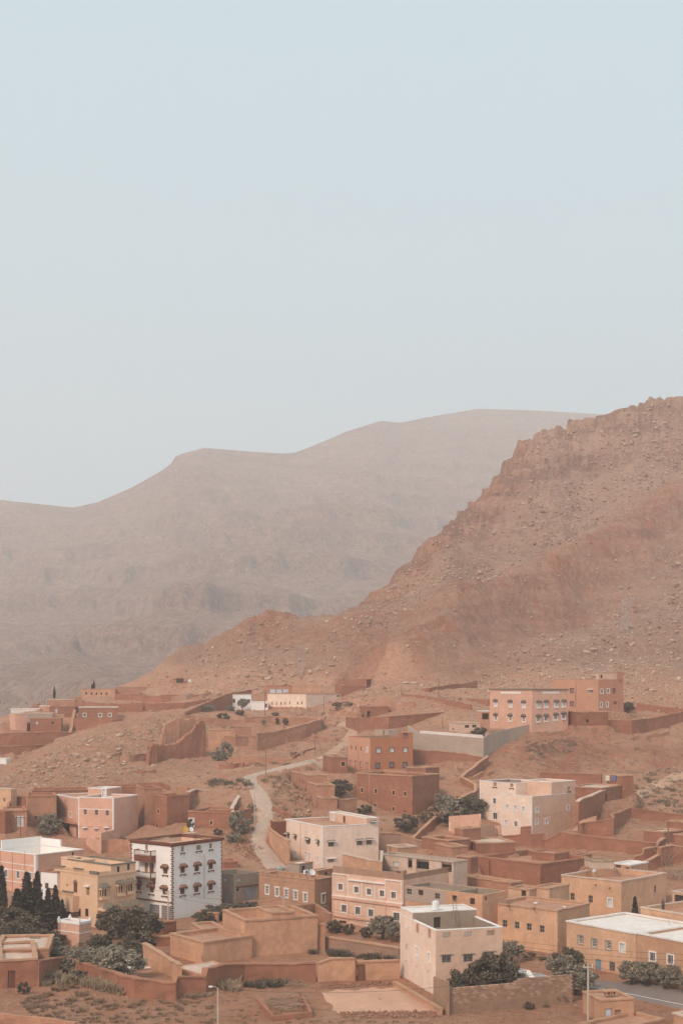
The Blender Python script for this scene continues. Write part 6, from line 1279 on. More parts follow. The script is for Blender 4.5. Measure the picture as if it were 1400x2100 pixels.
BUSH = [('bush', (422, 1892), 26, 1.3, 'shrub at the right foot of the white house'), ('bush', (452, 1884), 30, 1.6, 'shrub row behind the big tan house, left'), ('bush', (478, 1880), 28, 1.8, 'shrub row behind the big tan house, middle'), ('bush', (508, 1872), 24, 1.6, 'shrub row behind the big tan house, right'), ('obush', (573, 1858), 24, 1.3, 'grey shrub before the brown arched house'), ('obush', (656, 1882), 26, .9, 'grey shrub at the corner of the brown arched house'),
        ('bush', (686, 1912), 26, 1.0, 'shrub at the left end of the pink terrace'), ('bush', (715, 1916), 22, .8, 'small shrub before the pink terrace gate'), ('bush', (751, 1922), 24, .8, 'shrub beside the pink terrace door'), ('obush', (492, 1708), 46, .7, 'tall grey shrub beside the path'), ('obush', (478, 1728), 22, 1.0, 'grey shrub below the tall one by the path'), ('obush', (516, 1664), 18, .7, 'grey shrub at the path edge'), ('bush', (748, 1668), 18, 1.2, 'shrub at the foot of the big red adobe house'), ('obush', (462, 1556), 34, .8, 'pale shrub below the stepped roof house'), ('obush', (448, 1560), 22, 1.0, 'low pale shrub below the stepped roof house'),
        ('obush', (925, 1685), 44, 1.0, 'grey green shrub left of the pink terrace walls'), ('bush', (955, 1676), 46, 1.1, 'dark shrub left of the white trimmed house'), ('dry', (900, 1690), 36, 1.3, 'dry shrub on the slope beside the diagonal wall'), ('bush', (975, 1668), 40, 1.0, 'dark shrub touching the white trimmed house'), ('obush', (910, 1652), 26, 1.2, 'grey shrub behind the diagonal wall'), ('bush', (982, 1505), 14, 1.5, 'shrub on the terrace beside the upper pink house'), ('obush', (472, 1459), 14, 1.0, 'small shrub before the white hillside house'), ('bush', (459, 1476), 14, 1.3, 'dark shrub above the tan courtyard'), ('obush', (430, 1458), 14, 1.4, 'grey shrub beside the diagonal hill wall'), ('bush', (492, 1466), 10, 1.3, 'small dark shrub under the little olive'), ('bush', (565, 1468), 8, 1.3, 'tiny shrub before the cream range'),
        ('bush', (692, 1449), 10, 1.4, 'dark shrub at the end of the cream range'), ('dry', (705, 1448), 10, 2.6, 'dry shrub on the track above the red shed'), ('obush', (92, 1690), 22, 1.0, 'grey shrub left of the pink wing'), ('obush', (108, 1702), 34, .9, 'grey shrub under the pink wing'), ('obush', (100, 1708), 24, 1.4, 'low shrub beside the carport'), ('obush', (165, 1950), 18, 1.2, 'grey shrub at the foot of the pink tower'), ('bush', (163, 2016), 26, 1.0, 'dark shrub against the long red wall'), ('bush', (50, 2038), 26, .7, 'small tree like shrub in the gravel yard'), ('obush', (113, 2016), 20, .8, 'grey shrub among the reeds'),
        ('bush', (252, 1732), 16, 1.0, 'shrub on the reddish retaining wall'), ('bush', (390, 1700), 22, .5, 'thin shrub by the pale courtyard door'), ('bush', (447, 1712), 14, .9, 'shrub below the courtyard house'), ('dry', (945, 1652), 20, .9, 'feathery dry grass by the dark shrubs'), ('bush', (1085, 2070), 16, .9, 'shrub at the foot of the brick wall, middle'), ('dry', (1117, 2064), 18, .8, 'dry shrub at the foot of the brick wall, left'), ('dry', (1150, 2058), 22, .8, 'dry shrub at the foot of the brick wall, right'), ('dry', (1093, 1966), 14, 2.0, 'dry shrub between the yellow house and corrugated roof')]
for k_, p_, hp, w_, lab in BUSH: plant(k_, lab, p_, hp, w_)
def tufts(name, spots, mat, hscale=1.0, n=70, lean=.6, size=.04, kind='stuff'):
    """grass like clumps: spots = (photo x, y, radius px, height px)"""
    Vs = []; Qs = []; b = 0
    for x, y, rp, hp in spots:
        p = ghit((x, y)); s = p.y / F; k = max(8, int(n * rp / 8)); a = RNG.uniform(0, 6.283, k); rr = rp * s * RNG.uniform(0, 1, k) ** .6; hh = hp * s * RNG.uniform(.4, 1.1, k) * hscale
        bx = p.x + np.cos(a) * rr; by = p.y + np.sin(a) * rr * 1.2; bz = np.array([ground(u, v_) for u, v_ in zip(bx, by)]) - .05
        dx = np.cos(a) * hh * lean * RNG.uniform(.2, 1, k) + RNG.normal(0, .15, k) * hh; dy = np.sin(a) * hh * lean * RNG.uniform(.2, 1, k); w_ = np.maximum(size, hh * .06)
        t = RNG.uniform(0, 3.14, k); wx = np.cos(t) * w_; wy = np.sin(t) * w_
        V = np.stack([np.stack([bx - wx, by - wy, bz], -1), np.stack([bx + wx, by + wy, bz], -1), np.stack([bx + dx * .5 + wx * .8, by + dy * .5 + wy * .8, bz + hh * .7], -1), np.stack([bx + dx, by + dy, bz + hh], -1)], 1)
        Vs.append(V.reshape(-1, 3)); Qs.append(np.arange(k * 4).reshape(-1, 4) + b); b += k * 4
    return tag(link(name, mesh_np(name, np.concatenate(Vs), np.concatenate(Qs), mat)), kind=kind)
def spots(region, n, rp, hp, seed):
    r_ = random.Random(seed); xs, y0, y1 = region; out = []
    for _ in range(n):
        x = r_.uniform(xs[0], xs[-1]); out.append((x, r_.uniform(np.interp(x, xs, y0), np.interp(x, xs, y1)), r_.uniform(*rp), r_.uniform(*hp)))
    return out
# reed heaps leaning on the long wall, dry hedge, scrub of the near garden
tufts('reed_heap', spots(([70, 90, 160, 178], [2012, 2000, 2004, 2010], [2020, 2022, 2020, 2018]), 34, (7, 11), (13, 22), 1) + spots(([168, 200, 250], [2014, 2018, 2036], [2022, 2030, 2042]), 34, (7, 10), (12, 21), 2), 'straw', n=90, lean=.35)
tufts('reed_heap_small', spots(([330, 400, 440], [2046, 2042, 2036], [2050, 2046, 2040]), 16, (6, 9), (6, 11), 3) + spots(([458, 485], [2016, 2016], [2036, 2036]), 16, (7, 10), (12, 22), 4), 'straw', n=90, lean=.45)
tufts('dry_hedge', [(48 + k * 5.4 + rs.uniform(-3, 3), 2056 - k * 1.75 + rs.uniform(-4, 5), rs.uniform(4, 9), rs.uniform(5, 11)) for k in range(21)] + [(58 + k * 4 + rs.uniform(-8, 14), 2060 + k * 2.2 + rs.uniform(-6, 6), rs.uniform(5, 10), rs.uniform(4, 8)) for k in range(16)], 'leaf_dry', n=110, lean=.7)
tufts('garden_scrub', spots(([60, 250, 440], [2050, 2048, 2050], [2100, 2100, 2100]), 170, (3, 8), (3, 8), 5) + spots(([450, 650, 900], [2040, 2092, 2094], [2100, 2100, 2100]), 50, (3, 6), (2, 5), 25) + [(168, 2042, 13, 13), (148, 2052, 10, 10), (202, 2056, 9, 8), (118, 2080, 8, 9), (275, 2060, 10, 6)], 'leaf_dry', n=70)
tufts('dark_brush', spots(([508, 580], [2018, 2016], [2026, 2026]), 20, (7, 10), (7, 14), 6) + spots(([640, 810], [1952, 1968], [1958, 1972]), 24, (6, 9), (8, 14), 16), 'leaf_dark', n=100, lean=.8)
tufts('slope_scrub', spots(([-20, 480], [1560, 1500], [1690, 1600]), 120, (2, 5), (2, 5), 7) + spots(([540, 720], [1460, 1455], [1540, 1545]), 110, (2, 5), (2, 4), 8) + spots(([560, 640], [1600, 1600], [1680, 1680]), 90, (3, 6), (3, 6), 9) + spots(([850, 1400], [1500, 1470], [1600, 1585]), 190, (2, 6), (2, 4), 10), 'leaf_dry', n=60)
tufts('dry_field', spots(([430, 510], [1600, 1596], [1612, 1612]), 26, (7, 10), (5, 8), 11) + spots(([1300, 1400], [1600, 1560], [1668, 1700]), 110, (4, 8), (3, 6), 12) + spots(([1080, 1180], [1520, 1512], [1560, 1545]), 70, (4, 8), (2, 4), 13) + spots(([470, 590], [1565, 1562], [1575, 1572]), 30, (4, 8), (2, 4), 14), 'leaf_dark', n=60)
tufts('hill_scrub', spots(([480, 800, 1400], [1300, 1260, 1100], [1430, 1430, 1420]), 520, (1.4, 3), (1.2, 2.4), 15), 'leaf_dry', n=40)
tufts('path_verge', spots(([540, 640], [1592, 1580], [1610, 1596]), 50, (4, 8), (3, 6), 17) + spots(([470, 520], [1640, 1690], [1700, 1760]), 50, (4, 7), (4, 8), 18) + spots(([655, 790], [1672, 1680], [1690, 1720]), 50, (3, 6), (3, 5), 19), 'leaf_grass', n=50)
# ------------------------------------------------------------------ brick wall of the front yard
def brick_wall():
    a = hit((916, 2081)); A = at((916, 2081), a); B = at((1172, 2058), hit((1172, 2058))); A.z = B.z = 4.0 if True else 0; e = B - A; e.z = 0; L = e.length; th = math.atan2(e.y, e.x)
    z0 = ground(A.x, A.y) - .1
    root = thing('brick_wall', 'pale brick wall with stepped top along the front yard', 'wall', (A.x, A.y, z0), th)
    bh, bw = .21, .43; tops = lambda u: 3.25 if u < .55 else (2.95 if u < L * .535 else (3.2 if u < L * .56 else 3.42))
    m = MB(); rows = int(3.5 / bh)
    for s0, s1 in ((0, .55), (.55, L * .535), (L * .535, L * .56), (L * .56, L)): h_ = int(tops((s0 + s1) / 2) / bh) * bh - .03; m.box(s0, s1, .03, .24, -1.5, h_)
    m.build('core', 'mortar', root, jit=0)
    box = MB().box(-bw / 2 + .012, bw / 2 - .012, -.012, .26, 0, bh - .022)
    shapes = [box.mesh('brick', mt, jit=.012, off=(k * 3, 0, 0)) for k, mt in enumerate(('brick_block', 'brick_block', 'brick_pale', 'brick_dusky'))]
    cnt = 0; rest = MB(); r_ = random.Random(3)
    cells = []
    for k in range(rows):
        for j in range(int(L / bw) + 1):
            u = (j + (.5 if k % 2 else 0)) * bw + bw * .5
            if u > L - .1 or (k + 1) * bh > tops(u) + .02: continue
            cells.append((k, u))
    cells.sort(key=lambda c: -c[0])
    for k, u in cells:
        w_ = r_.uniform(-.012, .012)
        if cnt < 300:
            o = link('brick', r_.choice(shapes), root); o.location = (u, w_, k * bh); o.rotation_euler = (0, 0, r_.uniform(-.015, .015)); cnt += 1
        else: q = r_.uniform(-.03, .03); rest.box(u - bw / 2 + .014, u + bw / 2 - .014, -.02 + w_ + q, .2, k * bh + .01, k * bh + bh - .02 + q * .3)
    tag(rest.build('lower_brickwork', 'brick_block', root, jit=.02), kind='stuff')
    return root, L
surface('brick_pale', (.53, .345, .24), var=.4, streak=.1, dirtamt=.3); surface('brick_dusky', (.36, .215, .15), var=.4, streak=.1, dirtamt=.3)
brick_wall()
wall_run('rough plastered wall joining the front house to the brick wall', 'i', [(1258, 765, 925), (1335, 795, 1000)], 'brick_block', .35, None, jit=.05)
wall_run('low plastered kerb wall beside the earth lot', 'i', [(1015, 800, 822), (1150, 880, 905), (1295, 965, 1000)], 'mud_plaster', .35, 'coping', jit=.04)
wall_run('low stone garden wall below the pink terrace', 'i', [(600, 530, 600), (760, 555, 620), (900, 575, 640), (1048, 600, 668)], 'stone', .5, 'coping', jit=.06)
wall_run('dark adobe wall below the white house garages', 'n', [(130, 190, 360, 204), (300, 185, 330, 205), (460, 180, 300, 207)], 'adobe_dark', .5, 'coping_red')
wall_run('shadowed adobe wall behind the villa trees', 'n', [(150, 345, 470, 196), (300, 360, 470, 195), (410, 355, 450, 195)], 'adobe_dark', .5, 'coping')
wall_run('low tan wall right of the white house with shrubs', 'n', [(725, 55, 160), (800, 65, 165), (980, 85, 190)], 'adobe_light', .4, 'coping')
wall_run('adobe wall behind the brown house yard', 'i', [(380, 352, 400, 204), (540, 330, 400, 210), (640, 390, 450, 204)], 'adobe_light', .4, None)
wall_run('brown yard wall between the big tan house and pink terrace', 'i', [(555, 450, 610), (602, 452, 610)], 'adobe_light', .5, 'coping')
wall_run('low branch pit wall in the foreground', 'i', [(195, 880, 905), (290, 1000, 1035), (515, 975, 1010), (460, 860, 880)], 'adobe', .45, None, jit=.12)
wall_run('earth bank wall at the bottom left corner', 'm', [(-30, 790, 870), (200, 810, 890), (420, 835, 905), (780, 880, 940)], 'adobe_light', .6, None, jit=.15)
wall_run('diagonal stone edge of the tan terrace by the path', 'q', [(240, 290, 320), (380, 225, 255), (500, 190, 220)], 'adobe', .5, None, jit=.12)
wall_run('dry stone terrace edge below the stepped roof house', 'b', [(150, 622, 655), (330, 620, 665), (480, 625, 640)], 'adobe_light', .5, None, jit=.12)
wall_run('tiny adobe stair wall on the left slope', 'z', [(62, 622, 700), (165, 625, 690), (205, 650, 720)], 'adobe', .5, None)
# door in the mud wall
DP = px('i', (805, 745)); dd_ = hit(px('i', (805, 788))) - .35; dp = at(DP, dd_)
dr = thing('wall_door', 'brown metal door in the light mud wall', 'door', (dp.x, dp.y, dp.z - 1.0), 0)
f = MB(); f.box(-.55, .55, -.04, .06, 0, 1.95); f.build('door_leaf', 'door_brown', dr); f = MB(); f.box(-.65, -.552, -.07, .06, 0, 2.05); f.box(.552, .65, -.07, .06, 0, 2.05); f.box(-.55, .55, -.07, .06, 1.952, 2.05); f.build('door_frame', 'frame_brown', dr)
# flat earth lot
lot = [(650, 2034), (800, 2022), (812, 2022), (895, 2070), (880, 2076), (700, 2078)]
V = []; pts = [ghit(p) for p in lot]; cx = sum((p for p in pts), Vector()) / len(pts); N = 14
def lot_mesh():
    V = []; Q = []
    xs = np.linspace(0, 1, 22)
    for i, t in enumerate(np.linspace(0, 1, 14)):
        for j, s_ in enumerate(xs):
            wv = 5 * math.sin(s_ * 17) + 3 * math.sin(s_ * 41 + 1); wu = 6 * math.sin(t * 13) * (1 if s_ == 0 else 0); a = (650 + wu + (812 - 650) * s_, 2032 - 10 * s_ + wv * .35); b = (690 + wu + (896 - 690) * s_, 2079 - 5 * s_ + wv * .4); p = ghit((a[0] + (b[0] - a[0]) * t, a[1] + (b[1] - a[1]) * t)); V.append((p.x, p.y, ground(p.x, p.y) + (.05 if 0 < i < 13 and 0 < j < 21 else -.04)))
    for i in range(13):
        for j in range(21): q = i * 22 + j; Q.append((q, q + 1, q + 23, q + 22))
    tag(link('earth_lot', mesh_np('earth_lot', V, Q, 'lot_dirt', True)), kind='structure')
surface('lot_dirt', (.62, .37, .25), var=.35, streak=0, dirtamt=.2); lot_mesh()
# grey bare brickwork on the unfinished house
def brick_panel():
    m, n, b = _nodes('bare_brick'); tc = n.nodes.new('ShaderNodeTexCoord'); sp = n.nodes.new('ShaderNodeSeparateXYZ'); cb = n.nodes.new('ShaderNodeCombineXYZ'); br = n.nodes.new('ShaderNodeTexBrick')
    n.links.new(tc.outputs['Object'], sp.inputs[0]); n.links.new(sp.outputs[1], cb.inputs[0]); n.links.new(sp.outputs[2], cb.inputs[1]); n.links.new(cb.outputs[0], br.inputs['Vector'])
    br.inputs['Scale'].default_value = 1.0; br.inputs['Brick Width'].default_value = .42; br.inputs['Row Height'].default_value = .21; br.inputs['Mortar Size'].default_value = .025; br.inputs['Color1'].default_value = (.36, .25, .19, 1); br.inputs['Color2'].default_value = (.28, .19, .145, 1); br.inputs['Mortar'].default_value = (.58, .48, .41, 1)
    n.links.new(br.outputs['Color'], b.inputs['Base Color']); b.inputs['Roughness'].default_value = .9
    h, u0, u1, zl = GB; q = MB(); holes = [(a - u0, c - u0, z0, z1) for a, c, z0, z1 in h.hL if a > u0]
    facegrid(q, lambda u, z, i: (-.014 + i, u0 + u, z), u1 - u0, zl, h.H - .02, holes, depth=.02); h.add(q, 'bare_brickwork', 'bare_brick')
brick_panel()
# ------------------------------------------------------------------ corrugated roof
A = at((1066, 1995), 166); cr = thing('corrugated_roof', 'patched corrugated sheet roof over the brick wall yard', 'roof', A - Vector((0, 0, 0)), R(8))
for k in range(9):
    m = MB(); nw = 10; L_ = 2.6; W_ = .8; V = []
    for i in range(nw + 1):
        x = W_ * i / nw; zc = .025 * (1 if i % 2 else -1)
        m.v += [(x, 0, zc), (x, L_, zc)]
    for i in range(nw): m.f.append((2 * i, 2 * i + 2, 2 * i + 3, 2 * i + 1))
    o = m.build('sheet', 'metal_grey' if k % 3 else 'frame_white', cr); o.location = (-1.2 + k * .78, rs.uniform(-.3, .3), -.05 - k * .19 + .04 * (k % 2)); o.rotation_euler = (R(8) + rs.uniform(-.04, .04), R(10), rs.uniform(-.06, .06))
    md = o.modifiers.new('thick', 'SOLIDIFY'); md.thickness = .02
m = MB()
for x_ in (-1, 2, 5.3): m.box(x_ - .07, x_ + .07, 1.0, 1.14, -3.5, -.25 - (x_ + 1) * .24)
m.build('post', 'wood', cr)
for k in range(5):
    st = thing('roof_stone', 'stone holding down the corrugated sheets', 'stone', A + Vector((-.6 + k * 1.4, 1.2, .28 - k * .33)), 0, 'stones on the corrugated roof'); o = link('stone', BM[k], st); o.scale = (.16,) * 3
# ------------------------------------------------------------------ poles, lamps, wires
TOPS = {}
def pole(key, label, p0, ytop, mat='pole_wood', r=.12, arm=None, name='utility_pole', d=None, lamp=False, brace=None):
    q = at(p0, d) if d else ghit(p0); h_ = (p0[1] - ytop) * q.y / F; root = thing(name, label, 'pole' if not lamp else 'street lamp', (q.x, q.y, q.z), 0)
    MB().tube([(0, 0, -1), (0, 0, h_)], r, 8, r * .7).build('post', mat, root)
    if arm:
        m = MB(); m.box(-arm, arm, -.05, .05, h_ - .45, h_ - .33); m.build('crossarm', mat, root)
        for x_ in (-arm * .9, 0, arm * .9): MB().tube([(x_, 0, h_ - .33), (x_, 0, h_ - .08)], .05, 6).build('insulator', 'plastic_white', root)
    if brace: MB().tube([(brace, .3, -1), (0, 0, h_ * .93)], r * .8, 6).build('brace', mat, root)
    if lamp:
        MB().tube([(0, 0, h_ - .1), (-.3, 0, h_ + .12), (-.62, 0, h_ + .14)], .035, 6).build('arm', 'metal_grey', root)
        m = MB(); m.box(-.95, -.55, -.1, .1, h_ + .08, h_ + .2); m.box(-.92, -.58, -.07, .07, h_ + .04, h_ + .078); m.build('lamp_head', 'frame_white', root)
    TOPS[key] = Vector((q.x, q.y, q.z + h_ - .1)); return root
pole('lamp', 'pale street lamp post at the bottom edge', (447, 2112), 2026, 'pole_concrete', .11, name='street_lamp', lamp=True)
pole('road', 'tall wooden pole beside the roadside hut', (1205, 2096), 1976, 'pole_concrete', .13, .5)
pole('white', 'concrete pole before the white house corner', (345, 1893), 1826, 'pole_concrete', .12, .4)
pole('brown', 'pole beside the brown arched house', (582, 1872), 1836, 'pole_concrete', .12, .4, d=208)
pole('path', 'concrete pole left of the path', (522, 1695), 1626, 'pole_concrete', .12)
pole('bend', 'wooden pole at the upper bend of the path', (545, 1587), 1527, 'pole_wood', .085)
pole('brace', 'braced wooden pole on the upper track', (646, 1550), 1496, 'pole_wood', .085, brace=2.0)
pole('track', 'wooden pole at the upper compound wall', (735, 1506), 1458, 'pole_wood', .085)
pole('hillw', 'wooden pole before the white hillside house', (543, 1468), 1420, 'pole_wood', .12)
pole('ridge', 'tall pole on the slope behind the upper compound', (899, 1431), 1391, 'pole_wood', .13)
pole('stub', 'short post on the slope left of the tall pole', (823, 1424), 1411, 'pole_wood', .12)
pole('shed', 'thin pole above the red shed', (664, 1465), 1427, 'pole_wood', .085)
pole('right', 'wooden pole between adobe walls on the right', (1369, 1735), 1681, 'pole_wood', .13)
pole('wp', 'pole at the right corner of the white trimmed house', (1185, 1708), 1652, 'pole_wood', .12)
pole('left', 'iron pole before the low adobe house on the left', (43, 1730), 1672, 'pole_wood', .1, 1.0)
pole('terr', 'pole on the concrete terrace', (907, 1492), 1468, 'pole_wood', .1)
pole('fl', 'thin far pole left of the hamlet', (91, 1440), 1394, 'metal_grey', .14, d=440)
pole('ofl', 'metal post on the roof terrace house', (1371, 1905), 1885, 'metal_grey', .05, d=178)
def pylon(label, p0, ytop):
    q = ghit(p0); h_ = (p0[1] - ytop) * q.y / F; w_ = h_ * .09; root = thing('lattice_pylon', label, 'pylon', (q.x, q.y, q.z), 0); leg = MB(); lat = MB()
    c = lambda k, t: (math.copysign(1, (k % 2) - .5) * w_ * (1 - .75 * t), math.copysign(1, (k // 2) - .5) * w_ * (1 - .75 * t), h_ * t)
    for k in range(4): MB().tube([c(k, -.05), c(k, 1)], .04, 4).build('leg', 'metal_grey', root)
    for i in range(8):
        t0, t1 = i / 8, (i + 1) / 8
        for k, j in ((0, 1), (1, 3), (3, 2), (2, 0)): lat.tube([c(k, t0), c(j, t1)], .022, 3); lat.tube([c(j, t0), c(k, t1)], .022, 3)
    lat.build('lattice', 'metal_grey', root); arm = MB()
    for z_ in (.8, .95): arm.tube([(-w_ * 2.2, 0, h_ * z_), (w_ * 2.2, 0, h_ * z_)], .06, 4)
    arm.build('crossarm', 'metal_grey', root)
pylon('faint lattice pylon on the right mountain slope', (1279, 1302), 1226); pylon('faint lattice pylon above the cream range', (615, 1388), 1322)
def wire(label, A, B, sag=1.2, r=.018):
    pts = [A.lerp(B, t) - Vector((0, 0, sag * 4 * t * (1 - t))) for t in np.linspace(0, 1, 15)]; o = A.copy(); m = MB().tube([p - o for p in pts], r, 4); ob = m.build('power_line', 'wire'); ob.location = o; tag(ob, label, 'wire', 'overhead wires')
T = TOPS
wire('overhead wire from street lamp to roadside pole', T['lamp'], T['road'], 1.4); wire('overhead wire from white house pole to brown house pole', T['white'], T['brown'], .9)
for k, dz in enumerate((0, .9, 1.8)): wire(('upper', 'middle', 'lower')[k] + ' overhead wire crossing before the ochre houses', T['brown'] - Vector((0, 0, dz * .5)), at((1560, 1962 + 14 * k), 150), 2.0)
wire('overhead wire from white house pole to the villa', T['white'], VILLA.world(3, -.2, 6.5), .4); wire('overhead wire from path pole to upper bend pole', T['path'], T['bend'], .8); wire('overhead wire from upper bend pole to braced pole', T['bend'], T['brace'], .8); wire('overhead wire from braced pole to compound pole', T['brace'], T['track'], .8)
wire('overhead wire on the white trimmed house to its pole', T['wp'], WP.world(2, -.1, 4.2), .3); wire('overhead wire from roadside pole out to the right', T['road'], at((1500, 2010), 146), .8)
wire('second overhead wire from the white house pole', T['white'] - Vector((0, 0, .5)), T['brown'] - Vector((0, 0, .3)), 1.3)
# ------------------------------------------------------------------ roof furniture
def on(p, z): 
    d = (CZ - z) * F / (p[1] - HZ); return at(p, d)
def tank(label, p, z, r, h_, mat='plastic_white'):
    q = on(p, z); t_ = thing('water_tank', label, 'tank', q, 0); MB().tube([(0, 0, 0), (0, 0, h_ * .9), (0, 0, h_)], r, 14, r * .95).build('drum', mat, t_, smooth=False); MB().tube([(0, 0, h_ + .002), (0, 0, h_ + .12)], r * .4, 10).build('cap', mat, t_); m = MB()
    for k in range(3): z_ = h_ * (.25 + .25 * k); m.tube([(0, 0, z_ - .03), (0, 0, z_ + .03)], r * 1.03, 14)
    m.build('rib', mat, t_)
tank('white water drum on the earth roof behind the unfinished house', px('o', (348, 805)), at(px('o', (520, 600)), 226).z - 2.4, .32, 1.0)
tank('pale water drum on the grey roof room of the front house', px('v', (958, 598)), FRONT.org.z + FRONT.last[2] + FRONT.last[5] + .1, .42, 1.0)
tank('white tank on top of the upper pink house', px('c', (442, 190)), TOPP.org.z + TOPP.last[2] + TOPP.last[5] + .05, .9, 1.3)
tank('grey cistern on the roof of the brown arched house', px('e', (332, 612)), BROWN.org.z + BROWN.zr + .1, .85, .9, 'metal_grey')
tank('white tank beside the dark shelter on the far slope', (390, 1399), ghit((390, 1399)).z, .6, .8)
def dish(label, p, z, r=.45, mat='plastic_white', rz=0.6):
    q = on(p, z); t_ = thing('satellite_dish', label, 'dish', q, rz); m = MB(); n = 12; m.v.append((0, 0, 0)); 
    for k in range(1, 4):
        for i in range(n): a = 6.283 * i / n; rr = r * k / 3; m.v.append((rr * math.cos(a), rr * math.sin(a), (rr ** 2) * .55))
    for i in range(n): m.f.append((0, 1 + i, 1 + (i + 1) % n))
    for k in range(2):
        for i in range(n): m.f.append((1 + k * n + i, 1 + (k + 1) * n + i, 1 + (k + 1) * n + (i + 1) % n, 1 + k * n + (i + 1) % n))
    o = m.build('reflector', mat, t_, smooth=True); o.location = (0, 0, .75); o.rotation_euler = (R(62), 0, 0)
    MB().tube([(0, .12, 0), (0, .12, .8)], .04, 6).build('mast', 'metal_grey', t_); MB().tube([(0, .0, .55), (0, -.5, .82)], .025, 5).build('feed_arm', 'metal_grey', t_)
dish('large white dish on the ochre villa terrace', px('y', (938, 255)), VILLA.org.z + VILLA.zr + .1, .75); dish('white dish on the brown arched house parapet', px('e', (522, 640)), BROWN.org.z + BROWN.H - .3, .55)
dish('yellow dish on the white house roof', px('w', (690, 62)), WHITE.org.z + WHITE.H + .6, .6, 'yellow_dish'); dish('small white dish on the white house roof', px('w', (770, 62)), WHITE.org.z + WHITE.H + .5, .4); dish('white dish on the large ochre house roof', px('g', (866, 636)), OFL.org.z + OFL.zr + .05, .45)
t_ = thing('roof_railing', 'grey wire cage on the salmon house roof room', 'railing', SAL.world(SAL.last[0], SAL.last[1] + .2, SAL.last[2] + SAL.last[5] + .1), SAL.th); m = MB()
for x_ in np.linspace(0, 4.2, 8):
    for y_ in (0, 2): MB().tube([(x_, y_, 0), (x_, y_, 1.5)], .03, 4).build('upright', 'metal_grey', t_)
m = MB()
for z_ in (.1, .8, 1.5): m.tube([(0, 0, z_), (4.2, 0, z_)], .03, 4); m.tube([(0, 2, z_), (4.2, 2, z_)], .03, 4)
m.build('rail', 'metal_grey', t_)
q = BROWN.world(BROWN.LX * .3, BROWN.LY * .25, BROWN.H + .6); t_ = thing('air_conditioner', 'white air conditioner box on the wall above the brown house', 'air conditioner', q, BROWN.th); m = MB(); m.box(-.45, .45, -.15, .15, 0, .6); m.build('casing', 'plastic_white', t_); MB().tube([(0, -.155, .3), (0, -.16, .3)], .22, 14).build('fan_grille', 'iron', t_); MB().box(-.06, .06, -.06, .06, -1.2, -.003).build('bracket', 'metal_grey', t_)
def rail_white():
    A = at(px('s', (705, 552)), 315); B = at(px('s', (1265, 592)), 311); e = B - A; t_ = thing('terrace_railing', 'white balustrade along the concrete terrace wall', 'railing', A + Vector((0, 0, -.1)), 0); m = MB(); n = 60
    for k in range(n): p = e * (k / (n - 1)); m.box(p.x - .1, p.x + .1, p.y - .06, p.y + .06, p.z, p.z + .75)
    m.build('baluster', 'white_trim', t_); MB().tube([(0, 0, .82), tuple(e + Vector((0, 0, .82)))], .11, 5).build('handrail', 'white_trim', t_)
rail_white()
# wall signs
for lab, x_, mt in (('cream painted sign on the adobe compound house', 682, 'sign_white'), ('blue painted sign on the adobe compound house', 745, 'sign_blue')):
    u, z = SIGNH.loc('L', (x_, 166), 'r'); p = SIGNH.world(-.14, u, z); o = MB().box(-.03, .03, -.75, .75, -.55, .55).build('wall_sign', mt); o.location = p; o.rotation_euler = (0, 0, SIGNH.th); tag(o, lab, 'sign')
# rubbish sacks on the yellow roof
for k, (x_, y_) in enumerate(((375, 305), (520, 325), (660, 315), (715, 325), (690, 350), (760, 325))):
    xx, yy = YEL.onz((x_, y_), YEL.zr + .1, 'j'); o = link('plastic_sheet', BM[k]); o.location = YEL.world(xx, yy, YEL.zr + .1); o.scale = (.7, .35, .16); o.rotation_euler = (0, 0, k * 1.1); o.data = BM[k].copy(); o.data.materials.clear(); o.data.materials.append(M['roof_white']); tag(o, 'crumpled pale sheet lying on the yellow house roof', 'sheet', 'sheets on the yellow house roof')
# branch piles
def branch_pile(label, c, n, region, L, lean, mat='deadwood', seed=1, name='branch_pile'):
    r_ = random.Random(seed); q0 = ghit(px(c, region[0])); t_ = thing(name, label, 'wood pile', q0, 0)
    for k in range(n):
        p = px(c, (r_.uniform(region[0][0], region[1][0]), r_.uniform(region[0][1], region[1][1]))); g_ = ghit(p); a = r_.uniform(0, 6.28); l_ = L * r_.uniform(.5, 1.1); dz = l_ * lean * r_.uniform(.6, 1.2); h_ = math.sqrt(max(.01, l_ * l_ - dz * dz))
        b = g_ - q0 + Vector((0, 0, .08 + .03 * (k % 12))); m_ = b + Vector((math.cos(a) * h_ * .5, math.sin(a) * h_ * .5, dz * .55 + .1)); e = b + Vector((math.cos(a) * h_, math.sin(a) * h_, dz))
        MB().tube([b, m_, e], r_.uniform(.03, .06), 5, .02).build('branch', mat, t_)
branch_pile('heap of dead branches inside the low mud pit', 'i', 60, ((235, 900), (495, 975)), 2.4, .08, seed=2)
branch_pile('leaning sticks stacked beside the stepped adobe wall', 'p', 26, ((1170, 690), (1260, 730)), 4.2, .85, seed=3, name='stick_stack')
branch_pile('brushwood heap at the right edge below the sticks', 'p', 60, ((1230, 760), (1390, 860)), 2.2, .2, seed=4)
branch_pile('scattered poles on the ground in the near garden', 'm', 14, ((580, 850), (760, 890)), 3.0, .05, seed=5, name='pole_heap')
branch_pile('dry branches beside the dark brush', 'i', 30, ((340, 800), (470, 830)), 1.8, .12, seed=6)
